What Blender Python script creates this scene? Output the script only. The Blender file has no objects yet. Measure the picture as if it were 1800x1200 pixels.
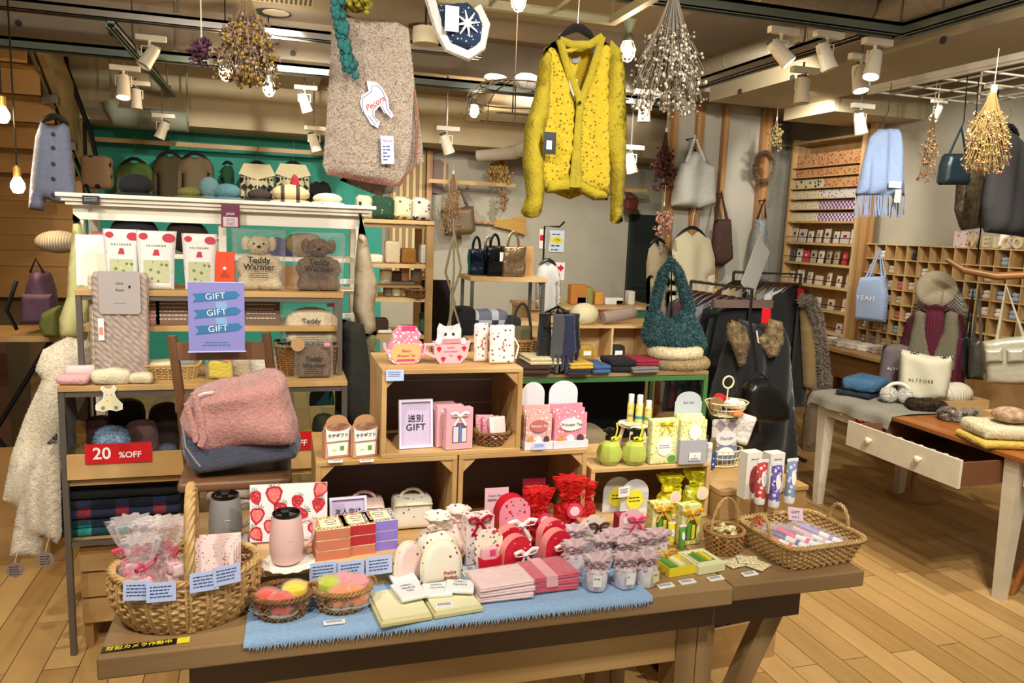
import bpy, math, random
from mathutils import Vector, Matrix, geometry, noise as mnoise
R=random.Random(7)
PI=math.pi
sc=bpy.context.scene
COL=sc.collection
# ---------------- camera (room axes: X right along the back wall, Y into the shop) ----------------
F=1350.0; TH=math.radians(17); H=1.6
pitch=math.atan(200/F); roll=math.atan(.039)
fw=Vector((math.sin(TH),math.cos(TH),0)); rt=Vector((math.cos(TH),-math.sin(TH),0)); upv=Vector((0,0,1))
f2=fw*math.cos(pitch)-upv*math.sin(pitch); u2=fw*math.sin(pitch)+upv*math.cos(pitch)
r3=rt*math.cos(roll)+u2*math.sin(roll); u3=-rt*math.sin(roll)+u2*math.cos(roll)
CAM=Vector((0,0,H))
cd=bpy.data.cameras.new('camera'); cam=bpy.data.objects.new('camera',cd); COL.objects.link(cam)
mt=Matrix((r3,u3,-f2)).transposed().to_4x4(); mt.translation=CAM; cam.matrix_world=mt
cd.sensor_width=36; cd.lens=F/1800*36; cd.clip_start=.05; cd.clip_end=60
sc.camera=cam
# measuring helpers: where the line of sight of a photo pixel meets a real plane of the room
def _ray(px,py): return f2+r3*((px-900)/F)+u3*((600-py)/F)
def ZP(px,py,z): r=_ray(px,py); return CAM+r*((z-H)/r.z)
def YP(px,py,y): r=_ray(px,py); return CAM+r*(y/r.y)
def XP(px,py,x): r=_ray(px,py); return CAM+r*(x/r.x)
def K(p): return (Vector(p)-CAM).dot(f2)/F      # metres per photo pixel at that point
# ---------------- world, exposure ----------------
w=bpy.data.worlds.new('world'); sc.world=w; w.use_nodes=True
w.node_tree.nodes['Background'].inputs[0].default_value=(1.0,.9,.76,1); w.node_tree.nodes['Background'].inputs[1].default_value=.30
vs=sc.view_settings; vs.view_transform='Standard'; vs.look='None'; vs.gamma=1; vs.use_curve_mapping=False; vs.exposure=0.70
def spot(p,target,e,ang=70,col=(1,.935,.83),rad=.035,blend=.6):
    l=bpy.data.lights.new('spot','SPOT'); l.energy=e; l.spot_size=math.radians(ang); l.color=col; l.shadow_soft_size=rad; l.spot_blend=blend
    o=bpy.data.objects.new('spot_lamp',l); COL.objects.link(o); o.location=p
    o.rotation_euler=(Vector(target)-Vector(p)).to_track_quat('-Z','Y').to_euler(); return o
def point(p,e,col=(1,.72,.42),rad=.03):
    l=bpy.data.lights.new('bulb','POINT'); l.energy=e; l.color=col; l.shadow_soft_size=rad
    o=bpy.data.objects.new('bulb_lamp',l); COL.objects.link(o); o.location=p; return o
# added spot lamps without fixtures, behind and above the camera and over aisles
for p,t,e in [((-.2,.3,2.75),(.1,2.0,.9),62),((1.0,.2,2.75),(.9,2.0,.9),62),((-.9,.9,2.75),(-.3,3.0,1.1),75),
              ((1.6,1.0,2.75),(1.5,3.4,.9),85),((2.0,1.2,2.75),(3.2,3.2,.8),80),((.3,2.9,2.75),(.6,4.8,1),80),
              ((2.7,2.4,2.75),(3.4,3.6,.8),80),((1.8,4.2,2.75),(2.4,6.8,1.0),95),((3.0,4.3,2.75),(4.2,6.5,1.6),95),
              ((3.7,4.3,2.72),(5.2,5.0,1.4),85),((3.9,5.2,2.72),(5.2,6.6,1.4),90),((0,5.2,2.75),(.2,8.4,1.9),120),
              ((2.6,5.8,2.75),(2.7,8.4,1.7),110),((2.4,1.6,2.75),(2.7,2.6,0),70),((-1.5,2.0,2.75),(-1.4,3.3,.1),70),((-.6,2.2,2.7),(-.3,8.3,2.0),50),
              ((3.3,2.0,2.7),(5.1,4.4,1.7),80),((.9,.9,2.7),(.35,2.9,1.45),45)]:
    spot(p,t,e,ang=85)
# ---------------- materials ----------------
MATS={}
def c4(c):
    if isinstance(c,str):
        c=c.lstrip('#'); c=c if len(c)==6 else ''.join(x*2 for x in c); c=[int(c[i:i+2],16)/255 for i in (0,2,4)]
        c=[x/12.92 if x<=.04045 else ((x+.055)/1.055)**2.4 for x in c]
    return (c[0],c[1],c[2],1)
class NT:
    def __init__(s,m): s.t=m.node_tree; s.n=s.t.nodes; s.l=s.t.links
    def new(s,typ,**kw):
        n=s.n.new(typ)
        for k,v in kw.items():
            if k[0]=='i' and k[1:].isdigit(): n.inputs[int(k[1:])].default_value=v
            else: setattr(n,k,v)
        return n
def ramp(nt,src,stops,const=False):
    r=nt.new('ShaderNodeValToRGB'); nt.l.new(src,r.inputs[0]); e=r.color_ramp
    if const: e.interpolation='CONSTANT'
    while len(e.elements)<len(stops): e.elements.new(.5)
    for el,(p,c) in zip(e.elements,stops): el.position=p; el.color=c4(c)
    return r.outputs[0]
def pm(name,col,rough=.6,col2=None,pat=None,sc_=20,bump=None,metal=0,sheen=0,emit=0,amt=.5,st=(1,1,1),rot=(0,0,0),thr=.3,col3=None,spec=.5,sss=0,coat=0,rand=0):
    if name in MATS: return MATS[name]
    m=bpy.data.materials.new(name); m.use_nodes=True; nt=NT(m); b=nt.n['Principled BSDF']; MATS[name]=m
    c=c4(col); b.inputs['Base Color'].default_value=c; b.inputs['Roughness'].default_value=rough; b.inputs['Metallic'].default_value=metal
    b.inputs['Specular IOR Level'].default_value=spec; m.diffuse_color=c
    if sheen: b.inputs['Sheen Weight'].default_value=sheen
    if coat: b.inputs['Coat Weight'].default_value=coat
    if sss: b.inputs['Subsurface Weight'].default_value=sss; b.inputs['Subsurface Scale'].default_value=.02
    if emit: b.inputs['Emission Color'].default_value=c; b.inputs['Emission Strength'].default_value=emit
    tc=nt.new('ShaderNodeTexCoord'); mp=nt.new('ShaderNodeMapping'); nt.l.new(tc.outputs['Object'],mp.inputs[0])
    mp.inputs['Scale'].default_value=st; mp.inputs['Rotation'].default_value=rot
    if rand:
        oi=nt.new('ShaderNodeObjectInfo'); mu=nt.new('ShaderNodeMath',operation='MULTIPLY',i1=17.); nt.l.new(oi.outputs['Random'],mu.inputs[0]); nt.l.new(mu.outputs[0],mp.inputs['Location'])
    v=mp.outputs[0]; out=None
    def tex(t,**kw):
        n=nt.new(t,**kw); nt.l.new(v,n.inputs['Vector']); return n
    if pat=='noise':
        n=tex('ShaderNodeTexNoise'); n.inputs['Scale'].default_value=sc_; n.inputs['Detail'].default_value=4; n.inputs['Roughness'].default_value=.6
        out=ramp(nt,n.outputs[0],[(.5-amt/2,col),(.5+amt/2,col2)])
    elif pat=='wood':   # grain along local axis with the smallest scale in st
        n=tex('ShaderNodeTexNoise'); n.inputs['Scale'].default_value=sc_; n.inputs['Detail'].default_value=6; n.inputs['Distortion'].default_value=.6
        wv=tex('ShaderNodeTexWave'); wv.inputs['Scale'].default_value=sc_*.35; wv.inputs['Distortion'].default_value=6; wv.inputs['Detail'].default_value=3; wv.inputs['Detail Scale'].default_value=.8
        mx=nt.new('ShaderNodeMath',operation='MULTIPLY_ADD',i1=.45); nt.l.new(wv.outputs['Fac'],mx.inputs[0]); 
        m2=nt.new('ShaderNodeMath',operation='MULTIPLY',i1=.6); nt.l.new(n.outputs[0],m2.inputs[0]); nt.l.new(m2.outputs[0],mx.inputs[2])
        out=ramp(nt,mx.outputs[0],[(.15,col),(.85,col2)])
    elif pat=='dots':
        n=tex('ShaderNodeTexVoronoi'); n.inputs['Scale'].default_value=sc_; n.inputs['Randomness'].default_value=.7
        out=ramp(nt,n.outputs['Distance'],[(0,col2),(thr,col)],True)
        if col3:
            n2=tex('ShaderNodeTexVoronoi'); n2.inputs['Scale'].default_value=sc_*1.37
            f=ramp(nt,n2.outputs['Distance'],[(0,(1,1,1)),(thr*.8,(0,0,0))],True)
            mi=nt.new('ShaderNodeMix',data_type='RGBA'); nt.l.new(f,mi.inputs[0]); nt.l.new(out,mi.inputs[6]); mi.inputs[7].default_value=c4(col3); out=mi.outputs[2]
    elif pat=='stripe':
        n=tex('ShaderNodeTexWave'); n.inputs['Scale'].default_value=sc_; out=ramp(nt,n.outputs['Fac'],[(0,col),(thr,col2)],True)
    elif pat=='plaid':
        sx=nt.new('ShaderNodeSeparateXYZ'); nt.l.new(v,sx.inputs[0]); fs=[]
        for ax in (0,2):
            mu=nt.new('ShaderNodeMath',operation='MULTIPLY',i1=sc_); nt.l.new(sx.outputs[ax],mu.inputs[0])
            fr=nt.new('ShaderNodeMath',operation='FRACT'); nt.l.new(mu.outputs[0],fr.inputs[0])
            lt=nt.new('ShaderNodeMath',operation='LESS_THAN',i1=thr); nt.l.new(fr.outputs[0],lt.inputs[0]); fs.append(lt.outputs[0])
        ad=nt.new('ShaderNodeMath',operation='ADD'); nt.l.new(fs[0],ad.inputs[0]); nt.l.new(fs[1],ad.inputs[1])
        dv=nt.new('ShaderNodeMath',operation='MULTIPLY',i1=.5); nt.l.new(ad.outputs[0],dv.inputs[0])
        out=ramp(nt,dv.outputs[0],[(0,col),(.25,col2),(.75,col3 or col2)],True)
    elif pat=='check':
        n=tex('ShaderNodeTexChecker'); n.inputs['Scale'].default_value=sc_; n.inputs[1].default_value=c4(col); n.inputs[2].default_value=c4(col2); out=n.outputs[0]
    if out is not None: nt.l.new(out,b.inputs['Base Color'])
    if bump:
        n=tex('ShaderNodeTexNoise'); n.inputs['Scale'].default_value=bump[0]; n.inputs['Detail'].default_value=3
        h=n.outputs[0]
        if len(bump)>2:
            wv=tex('ShaderNodeTexWave',bands_direction=bump[3] if len(bump)>3 else 'X'); wv.inputs['Scale'].default_value=bump[2]; wv.inputs['Distortion'].default_value=1.5; h=wv.outputs['Fac']
        bp=nt.new('ShaderNodeBump'); bp.inputs['Strength'].default_value=bump[1]; bp.inputs['Distance'].default_value=.01; nt.l.new(h,bp.inputs['Height']); nt.l.new(bp.outputs[0],b.inputs['Normal'])
    return m
def film(name,col=(1,1,1),clear=.8,rough=.08,bumpsc=25,tint=(1,1,1)):
    if name in MATS: return MATS[name]
    m=bpy.data.materials.new(name); m.use_nodes=True; nt=NT(m); MATS[name]=m; nt.n.remove(nt.n['Principled BSDF'])
    o=nt.n['Material Output']; tr=nt.new('ShaderNodeBsdfTransparent'); tr.inputs[0].default_value=c4(tint)
    g=nt.new('ShaderNodeBsdfPrincipled'); g.inputs['Base Color'].default_value=c4(col); g.inputs['Roughness'].default_value=rough
    n=nt.new('ShaderNodeTexNoise'); n.inputs['Scale'].default_value=bumpsc; tc=nt.new('ShaderNodeTexCoord'); nt.l.new(tc.outputs['Object'],n.inputs['Vector'])
    bp=nt.new('ShaderNodeBump'); bp.inputs['Strength'].default_value=.8; bp.inputs['Distance'].default_value=.02; nt.l.new(n.outputs[0],bp.inputs['Height']); nt.l.new(bp.outputs[0],g.inputs['Normal'])
    lw=nt.new('ShaderNodeLayerWeight'); lw.inputs[0].default_value=.35; nt.l.new(bp.outputs[0],lw.inputs['Normal'])
    mr=nt.new('ShaderNodeMapRange'); mr.inputs[3].default_value=1-clear; mr.inputs[4].default_value=min(1,1-clear+.38); nt.l.new(lw.outputs['Facing'],mr.inputs[0])
    mx=nt.new('ShaderNodeMixShader'); nt.l.new(mr.outputs[0],mx.inputs[0]); nt.l.new(tr.outputs[0],mx.inputs[1]); nt.l.new(g.outputs[0],mx.inputs[2]); nt.l.new(mx.outputs[0],o.inputs[0])
    return m
# ---------------- mesh builder ----------------
def _ear(poly): return geometry.tessellate_polygon([[Vector((a,b,0)) for a,b in poly]])
class M:
    def __init__(s,mat=None): s.v=[]; s.f=[]; s.fm=[]; s.mats=[]; s.mi=0; s.T=None; s.seq=0; 
    def m(s,mat):
        if mat not in s.mats: s.mats.append(mat)
        s.mi=s.mats.index(mat); return s
    def at(s,loc=(0,0,0),rz=0,rx=0,ry=0,sc_=1):
        s.T=Matrix.Translation(loc)@Matrix.Rotation(rz,4,'Z')@Matrix.Rotation(ry,4,'Y')@Matrix.Rotation(rx,4,'X')@Matrix.Scale(sc_,4); return s
    def off(s): s.T=None; return s
    def add(s,vs,fs):
        b=len(s.v)
        if s.T is not None: vs=[s.T@Vector(p) for p in vs]
        s.v+= [tuple(p) for p in vs]; s.f+=[tuple(i+b for i in f) for f in fs]; s.fm+=[s.mi]*len(fs); return s
    def box(s,x0,x1,y0,y1,z0,z1):
        v=[(x,y,z) for z in (z0,z1) for x,y in ((x0,y0),(x1,y0),(x1,y1),(x0,y1))]
        return s.add(v,[(3,2,1,0),(4,5,6,7),(0,1,5,4),(1,2,6,5),(2,3,7,6),(3,0,4,7)])
    def tube(s,pts,r,n=6,closed=False,flat=1.0):
        pts=[Vector(p) for p in pts]; N=len(pts)
        if N<2: return s
        rs=r if isinstance(r,(list,tuple)) else [r]*N
        t=[]
        for i in range(N):
            a=pts[(i-1)%N] if (closed or i>0) else pts[i]; b=pts[(i+1)%N] if (closed or i<N-1) else pts[i]
            d=b-a; t.append(d.normalized() if d.length>1e-9 else Vector((0,0,1)))
        ref=Vector((0,0,1)) if abs(t[0].z)<.9 else Vector((1,0,0))
        nn=(ref-t[0]*ref.dot(t[0])).normalized(); vs=[]
        for i in range(N):
            nn=nn-t[i]*nn.dot(t[i]); nn=nn.normalized() if nn.length>1e-6 else t[i].orthogonal().normalized()
            bb=t[i].cross(nn)
            for k in range(n):
                a=2*PI*k/n; vs.append(pts[i]+nn*(math.cos(a)*rs[i])+bb*(math.sin(a)*rs[i]*flat))
        fs=[]
        for i in range(N if closed else N-1):
            j=(i+1)%N
            for k in range(n):
                k2=(k+1)%n; fs.append((i*n+k,i*n+k2,j*n+k2,j*n+k))
        if not closed: fs+=[tuple(range(n-1,-1,-1)),tuple((N-1)*n+k for k in range(n))]
        return s.add(vs,fs)
    def lathe(s,prof,n=24,c=(0,0,0),sx=1,sy=1,fn=None,se=2):
        vs=[];L=len(prof)
        for i,(r,z) in enumerate(prof):
            for k in range(n):
                a=2*PI*k/n; ca,sa=math.cos(a),math.sin(a)
                if se!=2: q=(abs(ca)**se+abs(sa)**se)**(-1/se)
                else: q=1
                q*= (fn(a,z) if fn else 1)
                vs.append((c[0]+r*ca*q*sx,c[1]+r*sa*q*sy,c[2]+z))
        fs=[(i*n+k,i*n+(k+1)%n,(i+1)*n+(k+1)%n,(i+1)*n+k) for i in range(L-1) for k in range(n)]
        if prof[0][0]>1e-5: fs.append(tuple(range(n-1,-1,-1)))
        if prof[-1][0]>1e-5: fs.append(tuple((L-1)*n+k for k in range(n)))
        return s.add(vs,fs)
    def ball(s,c,r,sx=1,sy=1,sz=1,n=12,k=7,wob=0):
        pr=[(r*math.sin(PI*i/k),-r*math.cos(PI*i/k)*sz) for i in range(k+1)]; pr[0]=(1e-5,pr[0][1]); pr[-1]=(1e-5,pr[-1][1])
        ph=R.random()*9
        return s.lathe(pr,n,c,sx,sy,fn=(lambda a,z:1+wob*math.sin(3*a+ph+z*40)) if wob else None)
    def prism(s,poly,y0,y1):          # polygon in X,Z pushed from y0 to y1
        n=len(poly); vs=[(a,y0,b) for a,b in poly]+[(a,y1,b) for a,b in poly]
        ar=sum(poly[i][0]*poly[(i+1)%n][1]-poly[(i+1)%n][0]*poly[i][1] for i in range(n))
        tr=_ear(poly); fs=[]
        for t in tr: fs.append(tuple(t)); fs.append(tuple(i+n for i in reversed(t)))
        for i in range(n):
            j=(i+1)%n; fs.append((i,i+n,j+n,j) if ar>0 else (j,j+n,i+n,i))
        return s.add(vs,fs)
    def prismz(s,poly,z0,z1):
        T=s.T; q=Matrix(((1,0,0,0),(0,0,1,0),(0,1,0,0),(0,0,0,1))); s.T=(T@q if T is not None else q)
        s.prism(poly,z0,z1); s.T=T; return s
    def puff(s,poly,th,res=None,fold=None,p=.5,flatback=False,edge=None):   # soft body inflated from an X,Z outline
        xs=[a for a,b in poly]; zs=[b for a,b in poly]; W=max(max(xs)-min(xs),max(zs)-min(zs)); res=res or W/22
        out=[]; n=len(poly)
        for i in range(n):
            a=Vector(poly[i]); b=Vector(poly[(i+1)%n]); k=max(1,int((b-a).length/res))
            for j in range(k): out.append(a.lerp(b,j/k))
        ins=[]; no=len(out)
        def inside(x,z):
            c=False
            for i in range(n):
                x1,z1=poly[i]; x2,z2=poly[(i+1)%n]
                if (z1>z)!=(z2>z) and x<(x2-x1)*(z-z1)/(z2-z1)+x1: c=not c
            return c
        def dist(x,z):
            q=1e9
            for i in range(n):
                ax,az=poly[i]; bx,bz=poly[(i+1)%n]; dx,dz=bx-ax,bz-az; L=dx*dx+dz*dz or 1e-12
                t=max(0,min(1,((x-ax)*dx+(z-az)*dz)/L)); q=min(q,(ax+dx*t-x)**2+(az+dz*t-z)**2)
            return math.sqrt(q)
        z=min(zs)+res*.5; row=0
        while z<max(zs):
            x=min(xs)+res*(.25+.5*(row%2))
            while x<max(xs):
                if inside(x,z) and dist(x,z)>res*.45: ins.append(Vector((x,z)))
                x+=res
            z+=res*.87; row+=1
        allv=out+ins
        r=geometry.delaunay_2d_cdt(allv,[(i,(i+1)%no) for i in range(no)],[list(range(no))],1,1e-7)
        V,_,FC=r[0],r[1],r[2]; edge=edge or W*.16
        ds=[min(1,dist(q.x,q.y)/edge) for q in V]; onb=[d<1e-3 for d in ds]
        fr=[];bk=[];vs=[]
        for q,d,ob in zip(V,ds,onb):
            h=th*.5*(1-(1-d)**2)**p; fo=fold(q.x,q.y)*min(1,d*2) if fold else 0
            fr.append(len(vs)); vs.append((q.x,-h+fo*1.0 if not ob else 0,q.y))
            if ob: bk.append(fr[-1])
            else: bk.append(len(vs)); vs.append((q.x,(h if not flatback else h*.3)+fo,q.y))
        fs=[tuple(fr[i] for i in t) for t in FC]+[tuple(bk[i] for i in reversed(t)) for t in FC]
        return s.add(vs,fs)
    def grid(s,fn,nu,nv,th=0,wrap=False):
        vs=[fn(i/nu,j/nv) for i in range(nu+1) for j in range(nv+1)]
        W=nv+1; fs=[(i*W+j,(i+1)*W+j,(i+1)*W+j+1,i*W+j+1) for i in range(nu) for j in range(nv)]
        return s.add(vs,fs)
    def rbox(s,x0,x1,y0,y1,z0,z1,r=.01,n=3,wob=0,ws=10,res=6):   # soft rounded slab with optional lumps
        cx,cy,cz=(x0+x1)/2,(y0+y1)/2,(z0+z1)/2; hx,hy,hz=(x1-x0)/2,(y1-y0)/2,(z1-z0)/2; r=min(r,hx,hy,hz)
        vs={};V=[];Fc=[]; sd=R.random()*50
        def vert(p):
            k=tuple(round(q,5) for q in p)
            if k in vs: return vs[k]
            c=Vector((max(-hx+r,min(hx-r,p[0])),max(-hy+r,min(hy-r,p[1])),max(-hz+r,min(hz-r,p[2]))))
            d=Vector(p)-c; q=c+(d.normalized()*r if d.length>1e-9 else d)
            if wob: q=q+q.normalized()*mnoise.noise(q*ws+Vector((sd,sd,sd)))*wob
            vs[k]=len(V); V.append((q.x+cx,q.y+cy,q.z+cz)); return vs[k]
        def axis(h):
            k=max(1,int(round(2*(h-r)/(max(hx,hy,hz)*2)*res))); a=[-h+r*(1-math.cos(i/n*PI/2)) for i in range(n)]
            return a+[-h+r+(2*(h-r))*i/k for i in range(k+1)]+[h-r*(1-math.cos((n-1-i)/n*PI/2)) for i in range(n)]
        ax,ay,az=axis(hx),axis(hy),axis(hz)
        def face(A,B,mk,fl):
            for i in range(len(A)-1):
                for j in range(len(B)-1):
                    q=[vert(mk(A[i],B[j])),vert(mk(A[i+1],B[j])),vert(mk(A[i+1],B[j+1])),vert(mk(A[i],B[j+1]))]
                    Fc.append(tuple(q if fl else q[::-1]))
        face(ax,ay,lambda a,b:(a,b,hz),1); face(ax,ay,lambda a,b:(a,b,-hz),0); face(ax,az,lambda a,b:(a,-hy,b),1); face(ax,az,lambda a,b:(a,hy,b),0); face(ay,az,lambda a,b:(hx,a,b),1); face(ay,az,lambda a,b:(-hx,a,b),0)
        return s.add(V,Fc)
    def fuzz(s,n,ln,w=None,mat=None,up=0,rng=None):       # short pile standing off the surface built so far
        if mat: s.m(mat)
        w=w or ln*.35; fs=list(s.f); ar=[]; tot=0; T=s.T; s.T=None
        for f in fs:
            a,b,c=Vector(s.v[f[0]]),Vector(s.v[f[1]]),Vector(s.v[f[2]]); A=(b-a).cross(c-a).length*(2 if len(f)>3 else 1); tot+=A; ar.append(tot)
        import bisect
        vs=[];nf=[]
        for i in range(n):
            f=fs[min(len(fs)-1,bisect.bisect(ar,R.random()*tot))]; a,b,c=Vector(s.v[f[0]]),Vector(s.v[f[1]]),Vector(s.v[f[2]])
            if len(f)>3 and R.random()<.5: b,c=c,Vector(s.v[f[3]])
            u,v=R.random(),R.random()
            if u+v>1: u,v=1-u,1-v
            p=a+(b-a)*u+(c-a)*v; nn=(b-a).cross(c-a)
            if nn.length<1e-12: continue
            nn.normalize(); d=Vector((R.uniform(-1,1),R.uniform(-1,1),R.uniform(-1,1)))*.7+Vector((0,0,-up)); e=nn.cross(d)
            if e.length<1e-6: continue
            e.normalize(); k=len(vs); vs+=[p-e*w*.5-nn*ln*.1,p+e*w*.5-nn*ln*.1,p+(nn+d*.6).normalized()*ln*R.uniform(.6,1.2)]; nf.append((k,k+1,k+2))
        s.add(vs,nf); s.T=T; return s
    def out(s,name,parent=None,loc=(0,0,0),rz=0,bev=0,smooth=True,ang=40,sub=0,rx=0,ry=0):
        me=bpy.data.meshes.new(name); me.from_pydata(s.v,[],s.f)
        for m in s.mats: me.materials.append(m)
        me.polygons.foreach_set('material_index',s.fm); me.update()
        if smooth:
            me.shade_smooth()
            if ang<180: me.set_sharp_from_angle(angle=math.radians(ang))
        o=bpy.data.objects.new(name,me); COL.objects.link(o); o.location=loc; o.rotation_euler=(rx,ry,rz)
        if parent: o.parent=parent
        if bev: b=o.modifiers.new('bevel','BEVEL'); b.width=bev; b.segments=2; b.limit_method='ANGLE'
        if sub: b=o.modifiers.new('sub','SUBSURF'); b.levels=sub; b.render_levels=sub
        return o
def N(mat): m=M(); return m.m(mat)
def tag(o,label,cat,group=None,kind=None):
    if label: o['label']=label
    if cat: o['category']=cat
    if group: o['group']=group
    if kind: o['kind']=kind
    return o
def thing(name,label,cat,loc=(0,0,0),rz=0,group=None,rx=0,ry=0):
    o=bpy.data.objects.new(name,None); o.empty_display_size=.05; COL.objects.link(o); o.location=loc; o.rotation_euler=(rx,ry,rz); o.scale=(TSC,)*3; return tag(o,label,cat,group)
TSC=1.0
def struct(m,name,bev=0): o=m.out(name,bev=bev); o['kind']='structure'; return o
def dup(root,label,loc,rz=None,group=None,sc_=None):
    r=root.copy(); COL.objects.link(r); r.location=loc
    if rz is not None: r.rotation_euler[2]=rz
    if sc_: r.scale=(sc_,)*3
    if label: r['label']=label
    if group: r['group']=group
    for ch in list(root.children):
        c=ch.copy(); COL.objects.link(c); c.parent=r
        for g in ch.children: d=g.copy(); COL.objects.link(d); d.parent=c
    return r
# lettering: text mesh lying in the local X,Z plane facing -Y
_tc={}
def textmesh(body,size,ext=.0004,align='CENTER',shear=0,bold=0,space=1):
    c=bpy.data.curves.new('t','FONT'); c.body=body; c.size=size; c.extrude=ext; c.align_x=align; c.align_y='CENTER'; c.shear=shear; c.offset=bold; c.resolution_u=3; c.space_character=space
    o=bpy.data.objects.new('t',c); COL.objects.link(o); dg=bpy.context.evaluated_depsgraph_get(); me=bpy.data.meshes.new_from_object(o.evaluated_get(dg)); bpy.data.objects.remove(o); bpy.data.curves.remove(c)
    return me
def addtext(m,body,size,loc,mat,rz=0,tilt=0,rx=0,**kw):   # adds lettering into builder m
    me=textmesh(body,size,**kw); T=Matrix.Translation(loc)@Matrix.Rotation(rz,4,'Z')@Matrix.Rotation(rx,4,'X')@Matrix.Rotation(PI/2,4,'X')@Matrix.Rotation(tilt,4,'Z')
    old=m.T; m.T=(old@T) if old is not None else T; m.m(mat)
    m.add([v.co.copy() for v in me.vertices],[tuple(p.vertices) for p in me.polygons]); m.T=old; bpy.data.meshes.remove(me); return m
def scrib(m,x0,x1,z,y,h,mat,seed=0):     # a line of print too small to read
    m.m(mat); r=random.Random(seed*7+int(z*1e4)); x=x0
    while x<x1:
        L=r.uniform(1.2,4)*h
        if x+L>x1: break
        m.box(x,x+L,y-.0004,y,z-h*.5,z+h*.5); x+=L+h*.7
    return m
def ell(cx,cz,rx,rz,n=20,a0=0,a1=2*PI): return [(cx+rx*math.cos(a0+(a1-a0)*i/(n if a1-a0>=2*PI-.01 else n-1)),cz+rz*math.sin(a0+(a1-a0)*i/(n if a1-a0>=2*PI-.01 else n-1))) for i in range(n)]
def rrect(x0,x1,z0,z1,r,n=4):
    o=[]
    for cx,cz,a in ((x1-r,z1-r,0),(x0+r,z1-r,PI/2),(x0+r,z0+r,PI),(x1-r,z0+r,1.5*PI)):
        for i in range(n+1): o.append((cx+r*math.cos(a+PI/2*i/n),cz+r*math.sin(a+PI/2*i/n)))
    return o
def bez(p0,p1,p2,n=8): 
    p0,p1,p2=Vector(p0),Vector(p1),Vector(p2); return [p0*(1-t)**2+p1*2*t*(1-t)+p2*t*t for t in [i/n for i in range(n+1)]]
# common colours
W_OAK=pm('oak',  '#b8935f',.5,'#95703f','wood',14,st=(.12,1,1),rand=1,bump=(60,.05))
W_PINE=pm('pine','#c6a36c',.5,'#a88048','wood',12,st=(.12,1,1),rand=1,bump=(60,.05))
W_PINEZ=pm('pine_upright','#b98d5a',.5,'#93683c','wood',12,st=(1,1,.12),rand=1,bump=(60,.05))
W_DARK=pm('walnut','#7b635a',.5,'#64504a','wood',12,st=(.12,1,1),rand=1)
W_OLD=pm('aged_oak','#a4865a',.5,'#7f6240','wood',10,st=(.1,1,1),rand=1,bump=(50,.08))
W_OLDZ=pm('aged_oak_upright','#a88a5e',.5,'#83663f','wood',10,st=(1,1,.1),rand=1,bump=(50,.08))
W_LIGHT=pm('birch','#d8b985',.5,'#bf9a62','wood',12,st=(.12,1,1),rand=1)
W_LIGHTZ=pm('birch_upright','#d4b47f',.5,'#b8925b','wood',12,st=(1,1,.12),rand=1)
WHITE=pm('white_paint','#e9e2d0',.45); CREAMP=pm('cream_paint','#ddd2b6',.5,'#cfc3a4','noise',6,amt=.4)
BLACK=pm('black_plastic','#0d0d0e',.35); BLKM=pm('black_metal','#1a1a1b',.4,metal=.6); STEEL=pm('grey_steel','#77716a',.4,metal=.7); ALU=pm('aluminium','#b5b0a8',.28,metal=1)
SAGE=pm('sage_metal','#6f7b72',.4,metal=.3); LENS=pm('lit_lens','#fff6ec',.3,emit=14); BULB=pm('lit_bulb','#ffdca0',.3,emit=16)
PAPER=pm('white_paper','#ece8e4',.6); INK=pm('black_ink','#171717',.6); GREYINK=pm('grey_ink','#77757a',.6); BLUEINK=pm('blue_ink','#33456e',.6); REDP=pm('sale_red','#c8141c',.45); WINK=pm('white_ink','#f3efe9',.5)
LAV=pm('lavender_card','#c3b3cf',.5); LBLUE=pm('pale_blue_card','#b8c7ec',.5); STRING=pm('cotton_string','#d9cdb4',.8)
CARDBD=pm('kraft','#b08a5e',.7)
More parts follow.
